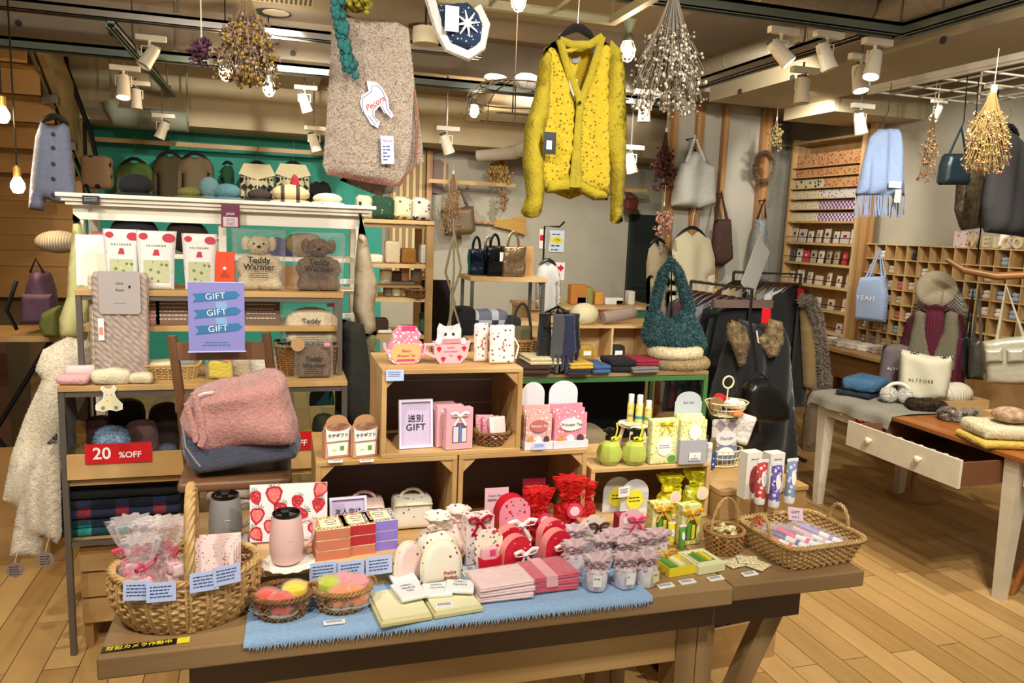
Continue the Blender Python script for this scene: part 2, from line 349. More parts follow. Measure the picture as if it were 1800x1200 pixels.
# ================= setting =================
def floor_mat():
    m=bpy.data.materials.new('oak_floor'); m.use_nodes=True; nt=NT(m); b=nt.n['Principled BSDF']; MATS['oak_floor']=m
    tc=nt.new('ShaderNodeTexCoord'); mp=nt.new('ShaderNodeMapping'); mp.inputs['Rotation'].default_value=(0,0,PI/2); nt.l.new(tc.outputs['Object'],mp.inputs[0])
    br=nt.new('ShaderNodeTexBrick'); nt.l.new(mp.outputs[0],br.inputs[0]); br.offset=.37; br.inputs['Scale'].default_value=1; br.inputs['Brick Width'].default_value=.95; br.inputs['Row Height'].default_value=.115
    br.inputs['Mortar Size'].default_value=.0016; br.inputs['Color1'].default_value=(0,0,0,1); br.inputs['Color2'].default_value=(1,1,1,1); br.inputs['Mortar'].default_value=(.5,.5,.5,1); br.inputs['Bias'].default_value=0
    n=nt.new('ShaderNodeTexNoise'); m2=nt.new('ShaderNodeMapping'); m2.inputs['Scale'].default_value=(1,.08,1); nt.l.new(tc.outputs['Object'],m2.inputs[0]); nt.l.new(m2.outputs[0],n.inputs['Vector']); n.inputs['Scale'].default_value=22; n.inputs['Detail'].default_value=6; n.inputs['Distortion'].default_value=.8
    ad=nt.new('ShaderNodeMath',operation='MULTIPLY_ADD',i1=.55); nt.l.new(br.outputs['Color'],ad.inputs[0]); m3=nt.new('ShaderNodeMath',operation='MULTIPLY',i1=.5); nt.l.new(n.outputs[0],m3.inputs[0]); nt.l.new(m3.outputs[0],ad.inputs[2])
    c=ramp(nt,ad.outputs[0],[(.1,'#8f6c3c'),(.45,'#b08a52'),(.95,'#c9a46a')])
    mi=nt.new('ShaderNodeMix',data_type='RGBA'); nt.l.new(br.outputs['Fac'],mi.inputs[0]); nt.l.new(c,mi.inputs[6]); mi.inputs[7].default_value=c4('#3c2713'); nt.l.new(mi.outputs[2],b.inputs['Base Color'])
    b.inputs['Roughness'].default_value=.42; bp=nt.new('ShaderNodeBump',invert=True); bp.inputs['Strength'].default_value=.25; bp.inputs['Distance'].default_value=.002; nt.l.new(br.outputs['Fac'],bp.inputs['Height']); nt.l.new(bp.outputs[0],b.inputs['Normal'])
    return m
struct(N(floor_mat()).box(-5,5.4,-1.5,8.6,-.1,0),'floor')
CEIL=pm('ceiling_paint','#a39888',.8,'#968b7b','noise',1.5,amt=.5); SOFF=pm('soffit_cream','#b9aa8a',.75,'#aa9b7b','noise',2,amt=.5); GREIGE=pm('wall_greige','#aaa594',.8,'#a19c8a','noise',3,amt=.4)
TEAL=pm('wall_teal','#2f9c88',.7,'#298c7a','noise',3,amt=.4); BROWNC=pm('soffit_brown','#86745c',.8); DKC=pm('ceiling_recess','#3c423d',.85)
struct(N(CEIL).box(-5,5.4,-1.5,8.6,3.08,3.2),'ceiling')
struct(N(GREIGE).box(1.05,5.3,8.4,8.55,0,3.1),'wall_back')
struct(N(TEAL).box(-1.86,1.05,8.38,8.55,0,3.1),'wall_back_teal')
struct(N(pm('wall_brown','#75603c',.8,'#6a5635','noise',3,amt=.4)).box(-2.85,-1.86,8.3,8.55,0,3.1),'wall_back_left')
struct(N(GREIGE).box(5.15,5.3,-1.0,8.4,0,3.1),'wall_right')
struct(N(pm('wall_left_paint','#8f7a55',.8,'#836e4b','noise',3,amt=.4)).box(-3.0,-2.85,-1,8.5,0,3.1),'wall_left')
BLOCK=pm('wall_block','#b4b0a2',.8,'#aaa698','noise',3,amt=.4)
m=N(BLOCK).box(3.44,4.39,6.5,6.62,0,3.08); m.box(4.27,4.39,6.62,7.2,0,3.08)
struct(m,'wall_partition')
struct(N(BLOCK).box(4.39,5.15,7.16,7.28,0,3.08),'wall_recess')
m=N(pm('block_joint','#97927f',.9))
for i in range(7): m.box(4.40,5.14,7.1575,7.16,1.05+.22*i,1.053+.22*i)
for i in range(5): m.box(4.62+.1*(i%2),4.623+.1*(i%2),7.1575,7.16,1.05+.44*i,1.27+.44*i)
struct(m,'trim_joints')
# ceiling beams and soffits
struct(N(CEIL).box(-5,3.45,6.35,7.0,2.8,3.08),'trim_beam_cross')
struct(N(CEIL).box(3.45,5.15,6.0,7.16,2.8,3.08),'trim_beam_corner')
m=N(SOFF).box(3.5,4.25,-1,6.0,2.72,3.08); struct(m,'trim_beam_right')
m=N(SOFF).box(4.25,5.15,5.35,6.0,2.62,3.08); struct(m,'trim_soffit_right')
m=N(SOFF).box(-.25,.35,7.0,8.38,2.8,3.08); m.box(-2.85,5.15,7.75,8.38,2.40,3.08); struct(m,'trim_soffit_back')
struct(N(BROWNC).box(.35,5.15,7.0,7.74,2.86,3.08),'trim_ceiling_panel')
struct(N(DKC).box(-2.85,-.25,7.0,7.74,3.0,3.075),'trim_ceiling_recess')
struct(N(SOFF).box(1.15,2.5,3.6,5.2,2.98,3.08),'trim_duct_cover')
# bolts on the beam face
m=N(pm('bolt_dark','#3a3733',.5))
for px,py in ((33,41),(197,58),(515,94)):
    p=YP(px,py,6.35); m.lathe([(.001,0),(.022,0),(.022,.012),(.001,.012)],10,(0,0,0)); 
    o=tag(m.out('wall_bolt',None,(p.x,6.35,p.z),rx=PI/2),'dark round bolt cap on the grey beam, '+{33:'nearest the left edge',197:'above the white track spotlight',515:'between the dried flowers and the blanket'}[px],'bolt'); m=N(MATS['bolt_dark'])
for px,py in ((1660,71),(1394,137),(1302,161)):
    p=XP(px,py,3.5); m.lathe([(.001,0),(.022,0),(.022,.012),(.001,.012)],10)
    tag(m.out('wall_bolt',None,(3.5,p.y,p.z),ry=-PI/2),'dark round bolt cap on the right-hand beam side, '+{1660:'largest, beside the long steel rail',1394:'in the middle of the row',1302:'farthest back'}[px],'bolt'); m=N(MATS['bolt_dark'])
# rails: lipped channels hung under the ceiling
def channel(name,label,a,b,mat,w=.06,h=.05,grp=None):
    a,b=Vector(a),Vector(b); d=(b-a).normalized(); L=(b-a).length; rz=math.atan2(d.y,d.x)
    o=thing(name,label,'rail',a,rz,grp)
    m=N(mat).box(0,L,-w/2,w/2,h*.7,h); m.box(0,L,-w/2,-w/2+.006,0,h); m.box(0,L,w/2-.006,w/2,0,h); m.box(0,L,-w/2,-w/2+.018,0,.006); m.box(0,L,w/2-.018,w/2,0,.006); m.out('channel',o,smooth=False)
    m=N(STEEL)
    k=0.3
    while k<L: m.tube([(k,0,h),(k,0,3.08-a.z)],.006,6); m.box(k-.02,k+.02,-w/2-.004,w/2+.004,h,h+.012); k+=1.6
    m.out('hanger_rod',o); return o
channel('ceiling_rail','dark sage steel lighting rail crossing behind the hanging blanket and cardigan',(-2.6,6.15,2.66),(3.3,6.15,2.66),SAGE,.09,.07)
channel('ceiling_rail','bright aluminium rail along the grey beam, upper left of the photo',(-2.5,5.45,2.76),(1.35,5.45,2.76),ALU,.10,.06)
channel('ceiling_rail','sage lighting rail carrying the white spotlights, upper right of the photo',(1.2,3.45,2.66),(3.12,3.45,2.66),SAGE,.08,.06)
channel('ceiling_rail','steel rail running towards the viewer from the corner of the spotlight rail',(3.12,3.5,2.66),(3.12,1.3,2.66),SAGE,.08,.06)
channel('ceiling_rail','shiny steel rail running back under the insulated duct',(3.0,6.0,2.68),(3.0,3.6,2.68),ALU,.09,.06)
channel('ceiling_rail','thin dark track over the green wall with spotlights clipped on it',(-.9,7.6,2.62),(-.9,5.0,2.62),SAGE,.05,.04)
# ducts
INSUL=pm('duct_wrap','#a59c88',.75,'#948a76','noise',40,amt=.4,bump=(60,.3))
def duct(label,pts,r,mat=INSUL):
    m=N(mat).tube(pts,r,16)
    for q_ in (pts[0],pts[-1]): q_=Vector(q_); m.tube([q_,(q_.x,q_.y,3.08)],.008,6)
    for i in range(len(pts)-1):
        a,b=Vector(pts[i]),Vector(pts[i+1]); L=(b-a).length; q=.2
        while q<L: c=a.lerp(b,q/L); d=(b-a).normalized()*.008; m.tube([c-d,c+d],r*1.03,16); q+=.5
    return tag(m.out('duct',ang=60),label,'duct')
def mid(px1,py1,px2,py2,z): return [ZP(px1,py1,z),ZP(px2,py2,z)]
duct('fat cloth-wrapped duct under the ceiling, upper right corner',[ZP(1330,2,2.93),ZP(1530,12,2.93)],.08)
duct('long wrapped pipe running down from the upper right towards the wooden posts',[(3.33,3.3,2.9),(3.32,3.7,2.9),(3.3,4.6,2.9),(3.2,6.2,2.9)],.075)
duct('short white pipe behind the hanging cardigan, above the posters',[YP(842,272,8.0),YP(905,268,7.7),YP(960,240,6.9)],.07,pm('pipe_white','#b9b2a0',.6))
duct('rounded grey-green duct with soft corners above the green wall',[YP(196,178,7.5),YP(205,205,7.5),YP(330,214,7.5)],.09,pm('duct_green','#7f8572',.7))
# staircase seen from below on the left
STW=pm('stair_ply','#c69a5c',.55,'#b58747','wood',5,st=(.15,1,1),rand=1)
SXX=-1.72; A=XP(62,88,SXX); B=XP(160,340,SXX)
st=thing('staircase','wooden staircase rising on the left, seen from underneath with its cream side beam','stairs',(0,0,0))
for i,py in enumerate([62,110,165,213,260,303,345,375,405,432,460]):
    t=(py-88)/(340-88); y=min(8.0+.01*i,A.y+(B.y-A.y)*t)
    p=YP(0,py,y); q=YP(0,[110,165,213,260,303,345,375,405,432,460,520][i],y+.1)
    N(STW).box(-2.85,SXX-.02,y,y+.03,q.z,p.z-.031).out('riser',st,smooth=False)
    N(STW).box(-2.85,SXX-.02,y-.02,y+.20,p.z-.03,p.z).out('tread',st,smooth=False)
m=N(pm('stringer_cream','#b09a6c',.6)); d=(B-A); 
v=[(SXX,A.y-.2,A.z+.2*(-d.z/d.y)),(SXX,B.y,B.z),(SXX,B.y+.01,B.z-.5),(SXX,B.y+.15,B.z-.5),(SXX,B.y+.15,B.z+.45),(SXX,A.y+.45,A.z+.2*(-d.z/d.y))]
m.add([(x,y,z) for x,y,z in v]+[(x+.05,y,z) for x,y,z in v],[(0,1,4,5),(1,2,3,4),(11,10,7,6),(10,9,8,7)]+[(i,i+6,(i+1)%6+6,(i+1)%6) for i in range(6)]); m.out('side_beam',st,smooth=False)
m=N(BLKM).tube([YP(112,105,7.6),YP(160,235,7.6),YP(172,290,7.6)],.02,6); m.tube([YP(116,100,7.6),YP(120,200,7.6)],.018,6); m.tube([YP(148,215,7.5),YP(152,330,7.5)],.015,6); m.out('steel_brace',st)
m=N(ALU).tube([A+Vector((-.02,-.08,0)),B+Vector((-.02,-.08,0))],.012,8); 
for k in (.3,.62): q=A.lerp(B,k); m.box(q.x-.05,q.x+.05,q.y-.14,q.y-.06,q.z-.03,q.z+.03)
m.out('hanging_tube',st)
# door and posts
dr=N(pm('door_green','#1f2622',.5)).box(3.95,4.85,8.34,8.4,0,1.81); dr.box(4.02,4.78,8.325,8.34,.1,.85); dr.box(4.02,4.78,8.325,8.34,.95,1.73); struct(dr,'door_1')
for px,zt,w_,lab in ((1187,2.78,.05,'leftmost, at the corner of the partition'),(1232,2.78,.07,'behind the white tote'),(1277,2.78,.05,'between the white tote and the wreath'),(1350,2.8,.10,'thickest, carrying the wreath')):
    p=YP(px,190,6.47); tag(N(W_PINEZ).box(-w_/2,w_/2,-.03,.03,0,zt).out('wooden_post',None,(p.x,6.465,0),smooth=False),'upright wooden post on the grey wall, '+lab,'post')
tag(N(W_PINEZ).box(-.045,.045,-.03,.03,0,2.62).out('wooden_post',None,(4.99,XP(1500,420,4.92).y-.075,0),smooth=False),'upright wooden post where the stationery bookcase ends beside the blue scarf','post')
# ================= large furniture =================
# gift table
gt=thing('display_table','long aged-wood gift table in the foreground with pegged legs and diagonal braces','table',(.54,1.85,0))
TZ=.78
m=N(W_OLD).box(-.87,.485,-.37,.36,-.045+TZ,TZ); m.out('tabletop',gt,bev=.004,smooth=False)
m=N(W_OLD).box(.49,.87,-.36,.36,-.043+TZ,TZ-.001); m.out('tabletop',gt,bev=.004,smooth=False)
N(pm('apron_wood','#6a5237',.55,'#523d27','wood',8,st=(.12,1,1))).box(-.72,.74,-.29,-.25,TZ-.14,TZ-.045).out('apron',gt,smooth=False)
N(W_PINE).box(-.72,.42,-.27,-.235,TZ-.235,TZ-.141).out('apron',gt,smooth=False)
N(W_OLD).box(-.72,.74,.26,.30,TZ-.14,TZ-.045).out('apron',gt,smooth=False)
for x0,y0,y1 in ((.40,-.275,-.2),(-.70,-.275,-.2),(.40,.2,.275),(-.70,.2,.275)):
    m=N(W_OLDZ).box(x0,x0+.055,y0,y1,0,TZ-.14); m.box(x0+.058,x0+.105,y0,y1,0,TZ-.14); m.out('leg',gt,smooth=False)
for s_,y0 in ((1,-.245),(-1,-.245)):
    xa=.42 if s_>0 else -.70; xb=.74 if s_>0 else -.74
    if s_>0: m=N(W_OLDZ).add([(xa+.06,y0,.16),(xa+.11,y0,.16),(xb,y0,TZ-.14),(xb-.06,y0,TZ-.14),(xa+.06,y0+.04,.16),(xa+.11,y0+.04,.16),(xb,y0+.04,TZ-.14),(xb-.06,y0+.04,TZ-.14)],[(0,1,2,3),(7,6,5,4),(0,4,5,1),(1,5,6,2),(2,6,7,3),(3,7,4,0)]); m.out('brace',gt,smooth=False)
N(W_OLD).box(-.6,.4,-.02,.03,.2,.27).out('stretcher',gt,smooth=False)
# denim runner lying on the table, its fringe over the front edge
DEN=pm('denim_blue','#7d9fc4',.9,'#9cb9d6','noise',120,amt=.6,bump=(300,.3))
m=N(DEN); L0,L1=-.062,.80
def run(u,v): 
    x=L0+(L1-L0)*u; q=v*.34
    y=1.474+max(0,q-.034); z=TZ+.003+.0008*math.sin(x*40+q*20)
    if v==0: z-=.012; y=1.473
    return (x+.02*(1-v)*(u-.5),y,z)
m.grid(run,40,10); b0=len(m.v); 
for i in range(150):
    x=L0+(L1-L0)*(i+.5)/150; m.add([(x-.0025,1.473,TZ-.008),(x+.0025,1.473,TZ-.008),(x+R.uniform(-.004,.004),1.472,TZ-.016-R.random()*.005)],[(0,1,2)])
tag(m.out('table_runner',ang=180),'light blue denim runner with frayed edge along the front of the gift table','cloth')
# crates
def crate(label,x0,x1,z0,z1,y0,dp,wood=W_PINE,back=W_DARK,tri=True,grp=None,th=.012):
    o=thing('wooden_crate',label,'crate',((x0+x1)/2,y0+dp/2,z0),0,grp); W=(x1-x0)/2; Hh=z1-z0; D=dp/2
    N(wood).box(-W,W,-D,D,Hh-th,Hh).out('top_board',o,bev=.0015,smooth=False); N(wood).box(-W,W,-D,D,0,th).out('bottom_board',o,bev=.0015,smooth=False)
    for s_ in (-1,1):
        m=N(wood)
        for k in range(3):
            a=-D+.001+k*(2*D/3); m.box(min(s_*W,s_*(W-th)),max(s_*W,s_*(W-th)),a,a+2*D/3-.005,th,Hh-th)
        m.out('side_board',o,smooth=False)
    m=N(back)
    for k in range(3): a=th+k*(Hh-2*th)/3; m.box(-W+th,W-th,D-.01,D,a,a+(Hh-2*th)/3-.002)
    m.out('back_board',o,smooth=False)
    if tri:
        t=.035
        for sx in (-1,1):
            for sz in (0,1):
                X=sx*(W-th); Z=th if sz==0 else Hh-th; pz=Z+(t if sz==0 else -t); poly=[(X,Z),(X-sx*t,Z),(X,pz)]
                N(wood).prism(poly,-D+.004,-D+.06).out('corner_block',o,smooth=False)
    return o
CY=1.86
zc=YP(806,800,CY).z; zt_=YP(800,648,CY).z
xa=YP(555,812,CY).x; xb=YP(806,800,CY).x; xc=YP(1033,790,CY).x; ux0=YP(672,645,CY).x; ux1=YP(920,650,CY).x
crate('lower left crate holding the berry-print pouches, with two latte packs on top',xa,xb-.002,TZ,zc,CY,.28)
crate('lower middle crate with dark back behind the red berry gifts',xb+.002,xc,TZ,zc,CY,.28)
crate('upper crate on top of the two lower ones, framed sign and pink boxes inside',ux0,ux1,zc,zt_,CY,.26)
RX0=YP(1040,822,1.9).x; RX1=YP(1250,820,1.9).x; RZ=YP(1150,818,1.9).z
crate('pale wooden crate with yellow gift bags inside and soap bottles on top',RX0,RX1,TZ,RZ,1.9,.24,W_LIGHT,W_OAK,False)
# wooden block for the hand cream tubes
q0=ZP(1300,905,.87); bx=thing('wooden_block','low wooden block carrying the hand cream tubes at the right end of the gift table','block',(RX1+.165,1.99,TZ))
N(W_PINE).box(-.15,.15,-.13,.13,.075,.09).out('top_board',bx,bev=.002,smooth=False); N(W_PINE).box(-.145,.145,-.125,.125,0,.075).out('body',bx,smooth=False)
# riser for mugs and soap boxes
_a=ZP(470,1003,.846); _b=ZP(682,984,.846)
rs=thing('wooden_riser','low wooden riser carrying the pink mug and the small soap boxes','riser',((_a.x+_b.x)/2,(_a.y+_b.y)/2+.065,TZ+.004),math.atan2(_b.y-_a.y,_b.x-_a.x))
N(W_LIGHT).box(-.155,.155,-.065,.075,.048,.066).out('top_board',rs,bev=.0015,smooth=False); N(W_OAK).box(-.14,.14,-.052,.06,0,.048).out('body',rs,smooth=False)
# steel and wood shelf on the left (two stages)
sh=thing('display_shelf','steel-framed shelf with pale wooden boards and red 20% OFF rail, behind the baskets','shelf',(0,0,0))
SX0,SX1,SY=-.735,.245,2.92
def boardat(m,x0,x1,y0,y1,zt,t=.02): m.box(x0,x1,y0,y1,zt-t,zt)
for n,(x0,x1,y0,y1,z) in enumerate([(SX0,SX1,SY,SY+.4,1.0),(SX0,SX1,SY+.02,SY+.4,.655),(SX0,SX1,SY+.02,SY+.4,.43),(-.69,.235,3.02,3.34,1.325),(-.69,.235,3.06,3.34,1.19)]):
    N(W_PINE).box(x0,x1,y0,y1,z-.02,z).out('board',sh,bev=.0015,smooth=False)
m=N(STEEL)
for x in (SX0,SX1-.02):
    for y in (SY+.005,SY+.375): m.box(x,x+.02,y,y+.02,0,.98)
for x in (-.69,.215):
    for y in (3.025,3.32): m.box(x,x+.018,y,y+.018,1.0,1.305)
for z in (.96,.415): m.box(SX0+.021,SX1-.021,SY+.007,SY+.022,z,z+.018)
m.box(-.67,.213,3.027,3.04,1.288,1.304)
m.out('frame',sh,smooth=False)
N(W_PINE).box(SX0+.02,SX1-.02,SY-.005,SY+.01,.665,.755).out('front_rail',sh,bev=.001,smooth=False)
for z in (.655,): 
    N(pm('grey_fabric','#5c5a58',.9)).box(SX0,SX0+.012,SY+.02,SY+.38,.68,.97).out('side_sheet',sh,smooth=False)
def sale(label,x,z,w,h,y,big='20',small='%OFF'):
    o=thing('sale_sign',label,'sign',(x,y,z)); N(REDP).box(-w/2,w/2,-.003,0,-h/2,h/2).out('card',o,smooth=False)
    m=M(); 
    if big: addtext(m,big,h*.82,(-w*.25,-.0035,0),WINK,bold=.001)
    addtext(m,small,h*.42,(w*.17,-.0035,-h*.1),WINK,bold=.0006); m.out('lettering',o); return o
p=YP(209,796,SY-.006); sale('red 20% OFF sign on the shelf rail, left of the chair',p.x,p.z,.215,.072,p.y)
p=YP(520,775,SY-.006); sale('red %OFF sign mostly hidden behind the folded blue blanket, right of the chair',p.x-.03,p.z,.2,.072,p.y)
# slatted drawer crate on the floor under the shelf
o=thing('slatted_crate','slatted wooden crate on the floor under the tartan blankets','crate',(-.38,2.98+.14,.0))
for k in range(3): N(W_PINE).box(-.32,.32,-.15,-.135,.1+.1*k,.19+.1*k).out('slat',o,smooth=False)
for s_ in (-1,1): N(W_PINE).box(min(s_*.32,s_*.305),max(s_*.32,s_*.305),-.135,.15,.1,.4).out('side_board',o,smooth=False)
N(W_PINE).box(-.305,.305,-.135,.15,.09,.1).out('bottom_board',o,smooth=False)
for s_ in (-1,1): N(W_PINE).box(min(s_*.32,s_*.29),max(s_*.32,s_*.29),-.13,.14,0,.09).out('foot',o,smooth=False)
# white display unit behind
wu=thing('white_display_unit','tall white-painted open shelf unit with moulded cornice','shelf',(0,3.4,0))
ux,vx=-.77,.35; CZ=YP(380,350,3.38).z
m=N(WHITE)
for z,e in ((CZ+.0,.045),(CZ-.016,.03),(CZ-.03,.018)): m.box(ux-e,vx+e,-.02-e,.3,z-.016,z)
m.out('cornice',wu,bev=.003,smooth=False)
N(WHITE).box(ux+.002,vx-.002,-.004,.018,CZ-.10,CZ-.047).out('top_rail',wu,smooth=False)
for x in (ux,vx-.035):
    for y in (0,.25): N(WHITE).box(x,x+.035,y,y+.035,0,CZ-.05).out('post',wu,smooth=False)
N(WHITE).box(-.24,-.21,.01,.03,1.33,CZ-.1).out('post',wu,smooth=False)
for z in (1.28,1.42): N(WHITE).box(ux+.035,vx-.035,.04,.26,z,z+.018).out('shelf_board',wu,smooth=False)
for z in (1.33,1.18): N(WHITE).box(.25,vx-.035,.005,.02,z,z+.02).out('rung',wu,smooth=False)
# chair
ch=thing('wooden_chair','brown wooden ladder-back chair holding folded blankets, behind the gift table','chair',(-.16,2.38,0))
CW=pm('chair_wood','#6f4c2f',.4,'#54371f','wood',10,st=(1,1,.15)); CH2=pm('chair_wood_flat','#7a553a',.4,'#5e3f26','wood',10,st=(.15,1,1))
pL0=YP(338,850,2.50);pL1=YP(302,590,2.50); pR0=YP(500,830,2.50);pR1=YP(468,585,2.50)
def loc_(p,o=Vector((-.16,2.38,0))): return tuple(Vector(p)-o)
N(CW).tube([loc_((pL0.x+.015,2.50,0)),loc_((pL0.x,2.50,.75)),loc_(pL1)],[.014,.017,.014],8).out('back_post',ch); N(CW).tube([loc_((pR0.x+.01,2.50,0)),loc_((pR0.x,2.50,.75)),loc_(pR1)],[.014,.017,.014],8).out('back_post',ch)
for z in (1.0,loc_(pL1)[2]-.075):
    N(CH2).box(loc_(pL1)[0]+.005,loc_(pR1)[0],.112,.127,z,z+.055).out('back_slat',ch,smooth=False)
sz=YP(430,815,2.3).z-.02
N(CH2).rbox(loc_(pL0)[0]-.01,loc_(pR0)[0]+.02,-.17,.10,sz-.03,sz,.012).out('seat',ch)
for x in (loc_(pL0)[0]+.03,loc_(pR0)[0]-.02): N(CW).tube([(x,-.14,sz-.03),(x*1.1,-.12,0)],[.016,.012],8).out('leg',ch)
N(CW).tube([(loc_(pL0)[0]+.03,-.135,sz-.15),(loc_(pR0)[0]-.02,-.135,sz-.15)],.009,8).out('rung',ch); N(CW).tube([loc_((pL0.x,2.50,sz-.1)),(loc_(pL0)[0]+.03,-.13,sz-.12)],.008,8).out('rung',ch);N(CW).tube([loc_((pR0.x,2.50,sz-.1)),(loc_(pR0)[0]-.02,-.13,sz-.12)],.008,8).out('rung',ch)
# white table on the right
WPT=pm('worn_white','#d8cfb8',.5,'#c7bca2','noise',9,amt=.5); WTOP=pm('orange_top','#a9672f',.35,'#8c5022','wood',9,st=(1,.12,1))
wt=thing('white_table','cream painted table with brown top and open drawer, on the right','table',(3.47,3.0,0))
N(WTOP).box(-.37,.37,-1.0,.86,.668,.69).out('tabletop',wt,bev=.003,smooth=False)
N(WPT).box(-.34,.34,.78,.8,.56,.668).out('apron',wt,smooth=False); N(WPT).box(-.34,-.32,.36,.8,.56,.668).out('apron',wt,smooth=False); N(WPT).box(-.34,-.32,-.9,-.54,.56,.668).out('apron',wt,smooth=False); N(WPT).box(.3,.32,-.9,.8,.56,.668).out('apron',wt,smooth=False); N(WPT).box(-.34,.32,-.92,-.9,.56,.668).out('apron',wt,smooth=False)
def tleg(x,y): 
    m=N(WPT); a=.038;b=.022; m.add([(x-a,y-a,.668),(x+a,y-a,.668),(x+a,y+a,.668),(x-a,y+a,.668),(x-b,y-b,0),(x+b,y-b,0),(x+b,y+b,0),(x-b,y+b,0)],[(0,1,2,3),(7,6,5,4),(0,4,5,1),(1,5,6,2),(2,6,7,3),(3,7,4,0)]); m.out('leg',wt,smooth=False)
for x in (-.31,.3):
    for y in (-.48,.78): tleg(x,y)
KN=[(.004,0),(.007,0),(.006,.008),(.013,.012),(.014,.018),(.008,.024),(.001,.025)]
d=N(WPT).box(-.595,-.58,-.44,.27,.53,.66).out('drawer',wt,smooth=False)
m=N(pm('drawer_inside','#6d4426',.6)).box(-.58,.1,-.43,-.42,.54,.645); m.box(-.58,.1,.25,.26,.54,.645); m.box(-.58,.1,-.42,.25,.535,.545); m.out('drawer_tray',d,smooth=False)
for y in (-.22,.1): N(WPT).lathe([(r*1.3,z*1.3) for r,z in KN],14).out('knob',d,(-.595,y,.6),ry=-PI/2)
N(WPT).lathe([(r*1.1,z*1.1) for r,z in KN],14).out('knob',wt,(-.34,.6,.61),ry=-PI/2)
# green-framed table in the middle
GRN=pm('green_metal','#3c6a3a',.4); g=thing('green_framed_table','wood-topped table with green metal frame covered in folded knits, middle of the shop','table',(1.7,3.8,0))
gx0,gx1,gz=-.62,.52,.875
N(W_OLD).box(gx0,gx1,-.2,.45,gz-.02,gz).out('tabletop',g,bev=.002,smooth=False)
m=N(GRN).box(gx0+.026,gx1-.026,-.199,-.176,gz-.048,gz-.022); m.box(gx0+.026,gx1-.026,.42,.445,gz-.048,gz-.022)
for x in (gx0,gx1-.025):
    m.box(x+.001,x+.024,-.174,.419,gz-.048,gz-.022)
    for y in (-.2,.42): m.box(x,x+.025,y,y+.025,0,gz-.021)
m.box(gx0+.026,gx1-.026,-.19,-.17,.3,.32); m.out('frame',g,smooth=False)
N(W_OLD).box(gx0+.026,gx1-.026,-.17,.42,.322,.337).out('lower_shelf',g,smooth=False)
# ================= goods on the gift table =================
WICK=pm('wicker','#b98d55',.55,'#8b6230','noise',60,amt=.6,rand=1); WICKL=pm('wicker_pale','#cfae74',.55,'#a98148','noise',60,amt=.6,rand=1); WICKD=pm('wicker_dark','#8f6538',.55,'#6b4726','noise',60,amt=.6,rand=1)
CLEAR=film('clear_film',(.8,.8,.8),.96,.08,40); FOGGY=film('foggy_film',(.95,.95,.97),.6,.25,20)
PINK=pm('soft_pink','#e3a9ae',.5); PPINK=pm('pale_pink','#efd2cf',.55); HOT=pm('hot_pink','#e0406c',.4); RED=pm('berry_red','#c91830',.4); DRED=pm('dark_red','#8f1428',.45); LILAC=pm('lilac','#9a84cf',.4); YEL=pm('yellow','#e9d52c',.4); LYEL=pm('pale_yellow','#e8e3a8',.5); GRN2=pm('leaf_green','#5d9a3a',.5); CREAM=pm('cream_cotton','#e6dfc9',.8)
def basket(o,rx,ry,h,fl=1.25,rows=10,stakes=26,mat=WICK,rad=.0026,se=2,belly=0,dbl=False,base=True,amp=.0025,rim=True,z0=0):
    def sc2(t): return 1+(fl-1)*t+belly*math.sin(PI*t)
    def pt(a,t,off=0):
        ca,sa=math.cos(a),math.sin(a); q=(abs(ca)**se+abs(sa)**se)**(-1/se) if se!=2 else 1
        k=sc2(t)*q; return Vector((rx*k*ca*(1+off/rx),ry*k*sa*(1+off/ry),z0+h*t))
    m=N(mat); ns=stakes*2
    for i in range(rows):
        t=(i+.5)/rows; m.tube([pt(2*PI*k/ns,t,amp*(1 if (k+i)%2 else -1)) for k in range(ns)],rad,5,True)
    if base: m.prismz([tuple(pt(2*PI*k/ns,0))[:2] for k in range(ns)],z0+.001,z0+.005)
    m.out('woven_side',o)
    m=N(mat)
    for k in range(stakes):
        a=2*PI*(k+.25)/stakes
        for da in ((-.03,.03) if dbl else (0,)): m.tube([pt(a+da,t/6,.0015) for t in range(7)],rad*1.15,5)
    m.out('stakes',o)
    if rim:
        m=N(mat); nr=ns*3
        for ph in (0,PI*2/3,PI*4/3):
            m.tube([pt(2*PI*k/nr,1,rad*1.4*math.cos(k*.9+ph))+Vector((0,0,rad*1.4*math.sin(k*.9+ph))) for k in range(nr)],rad*1.2,5,True)
        m.out('rim',o)
def twist(m,pts,r,n=3,tw=40,rr=None):
    pts=[Vector(p) for p in pts]; out=[]
    for j in range(n):
        q=[]
        for i,p in enumerate(pts):
            d=(pts[min(i+1,len(pts)-1)]-pts[max(i-1,0)]).normalized(); a=d.orthogonal().normalized(); 
            a=(Vector((1,0,0))-d*d.x).normalized() if abs(d.x)<.9 else (Vector((0,1,0))-d*d.y).normalized(); b=d.cross(a); ph=2*PI*j/n+tw*i/len(pts)
            q.append(p+a*math.cos(ph)*r+b*math.sin(ph)*r)
        m.tube(q,rr or r*.75,6)
    return m
def arc(cx,cz,rx,rz,y=0,a0=0,a1=PI,n=24,ax='x'):
    return [((cx+rx*math.cos(a0+(a1-a0)*i/n)) if ax=='x' else y,(y if ax=='x' else cx+rx*math.cos(a0+(a1-a0)*i/n)),cz+rz*math.sin(a0+(a1-a0)*i/n)) for i in range(n+1)]
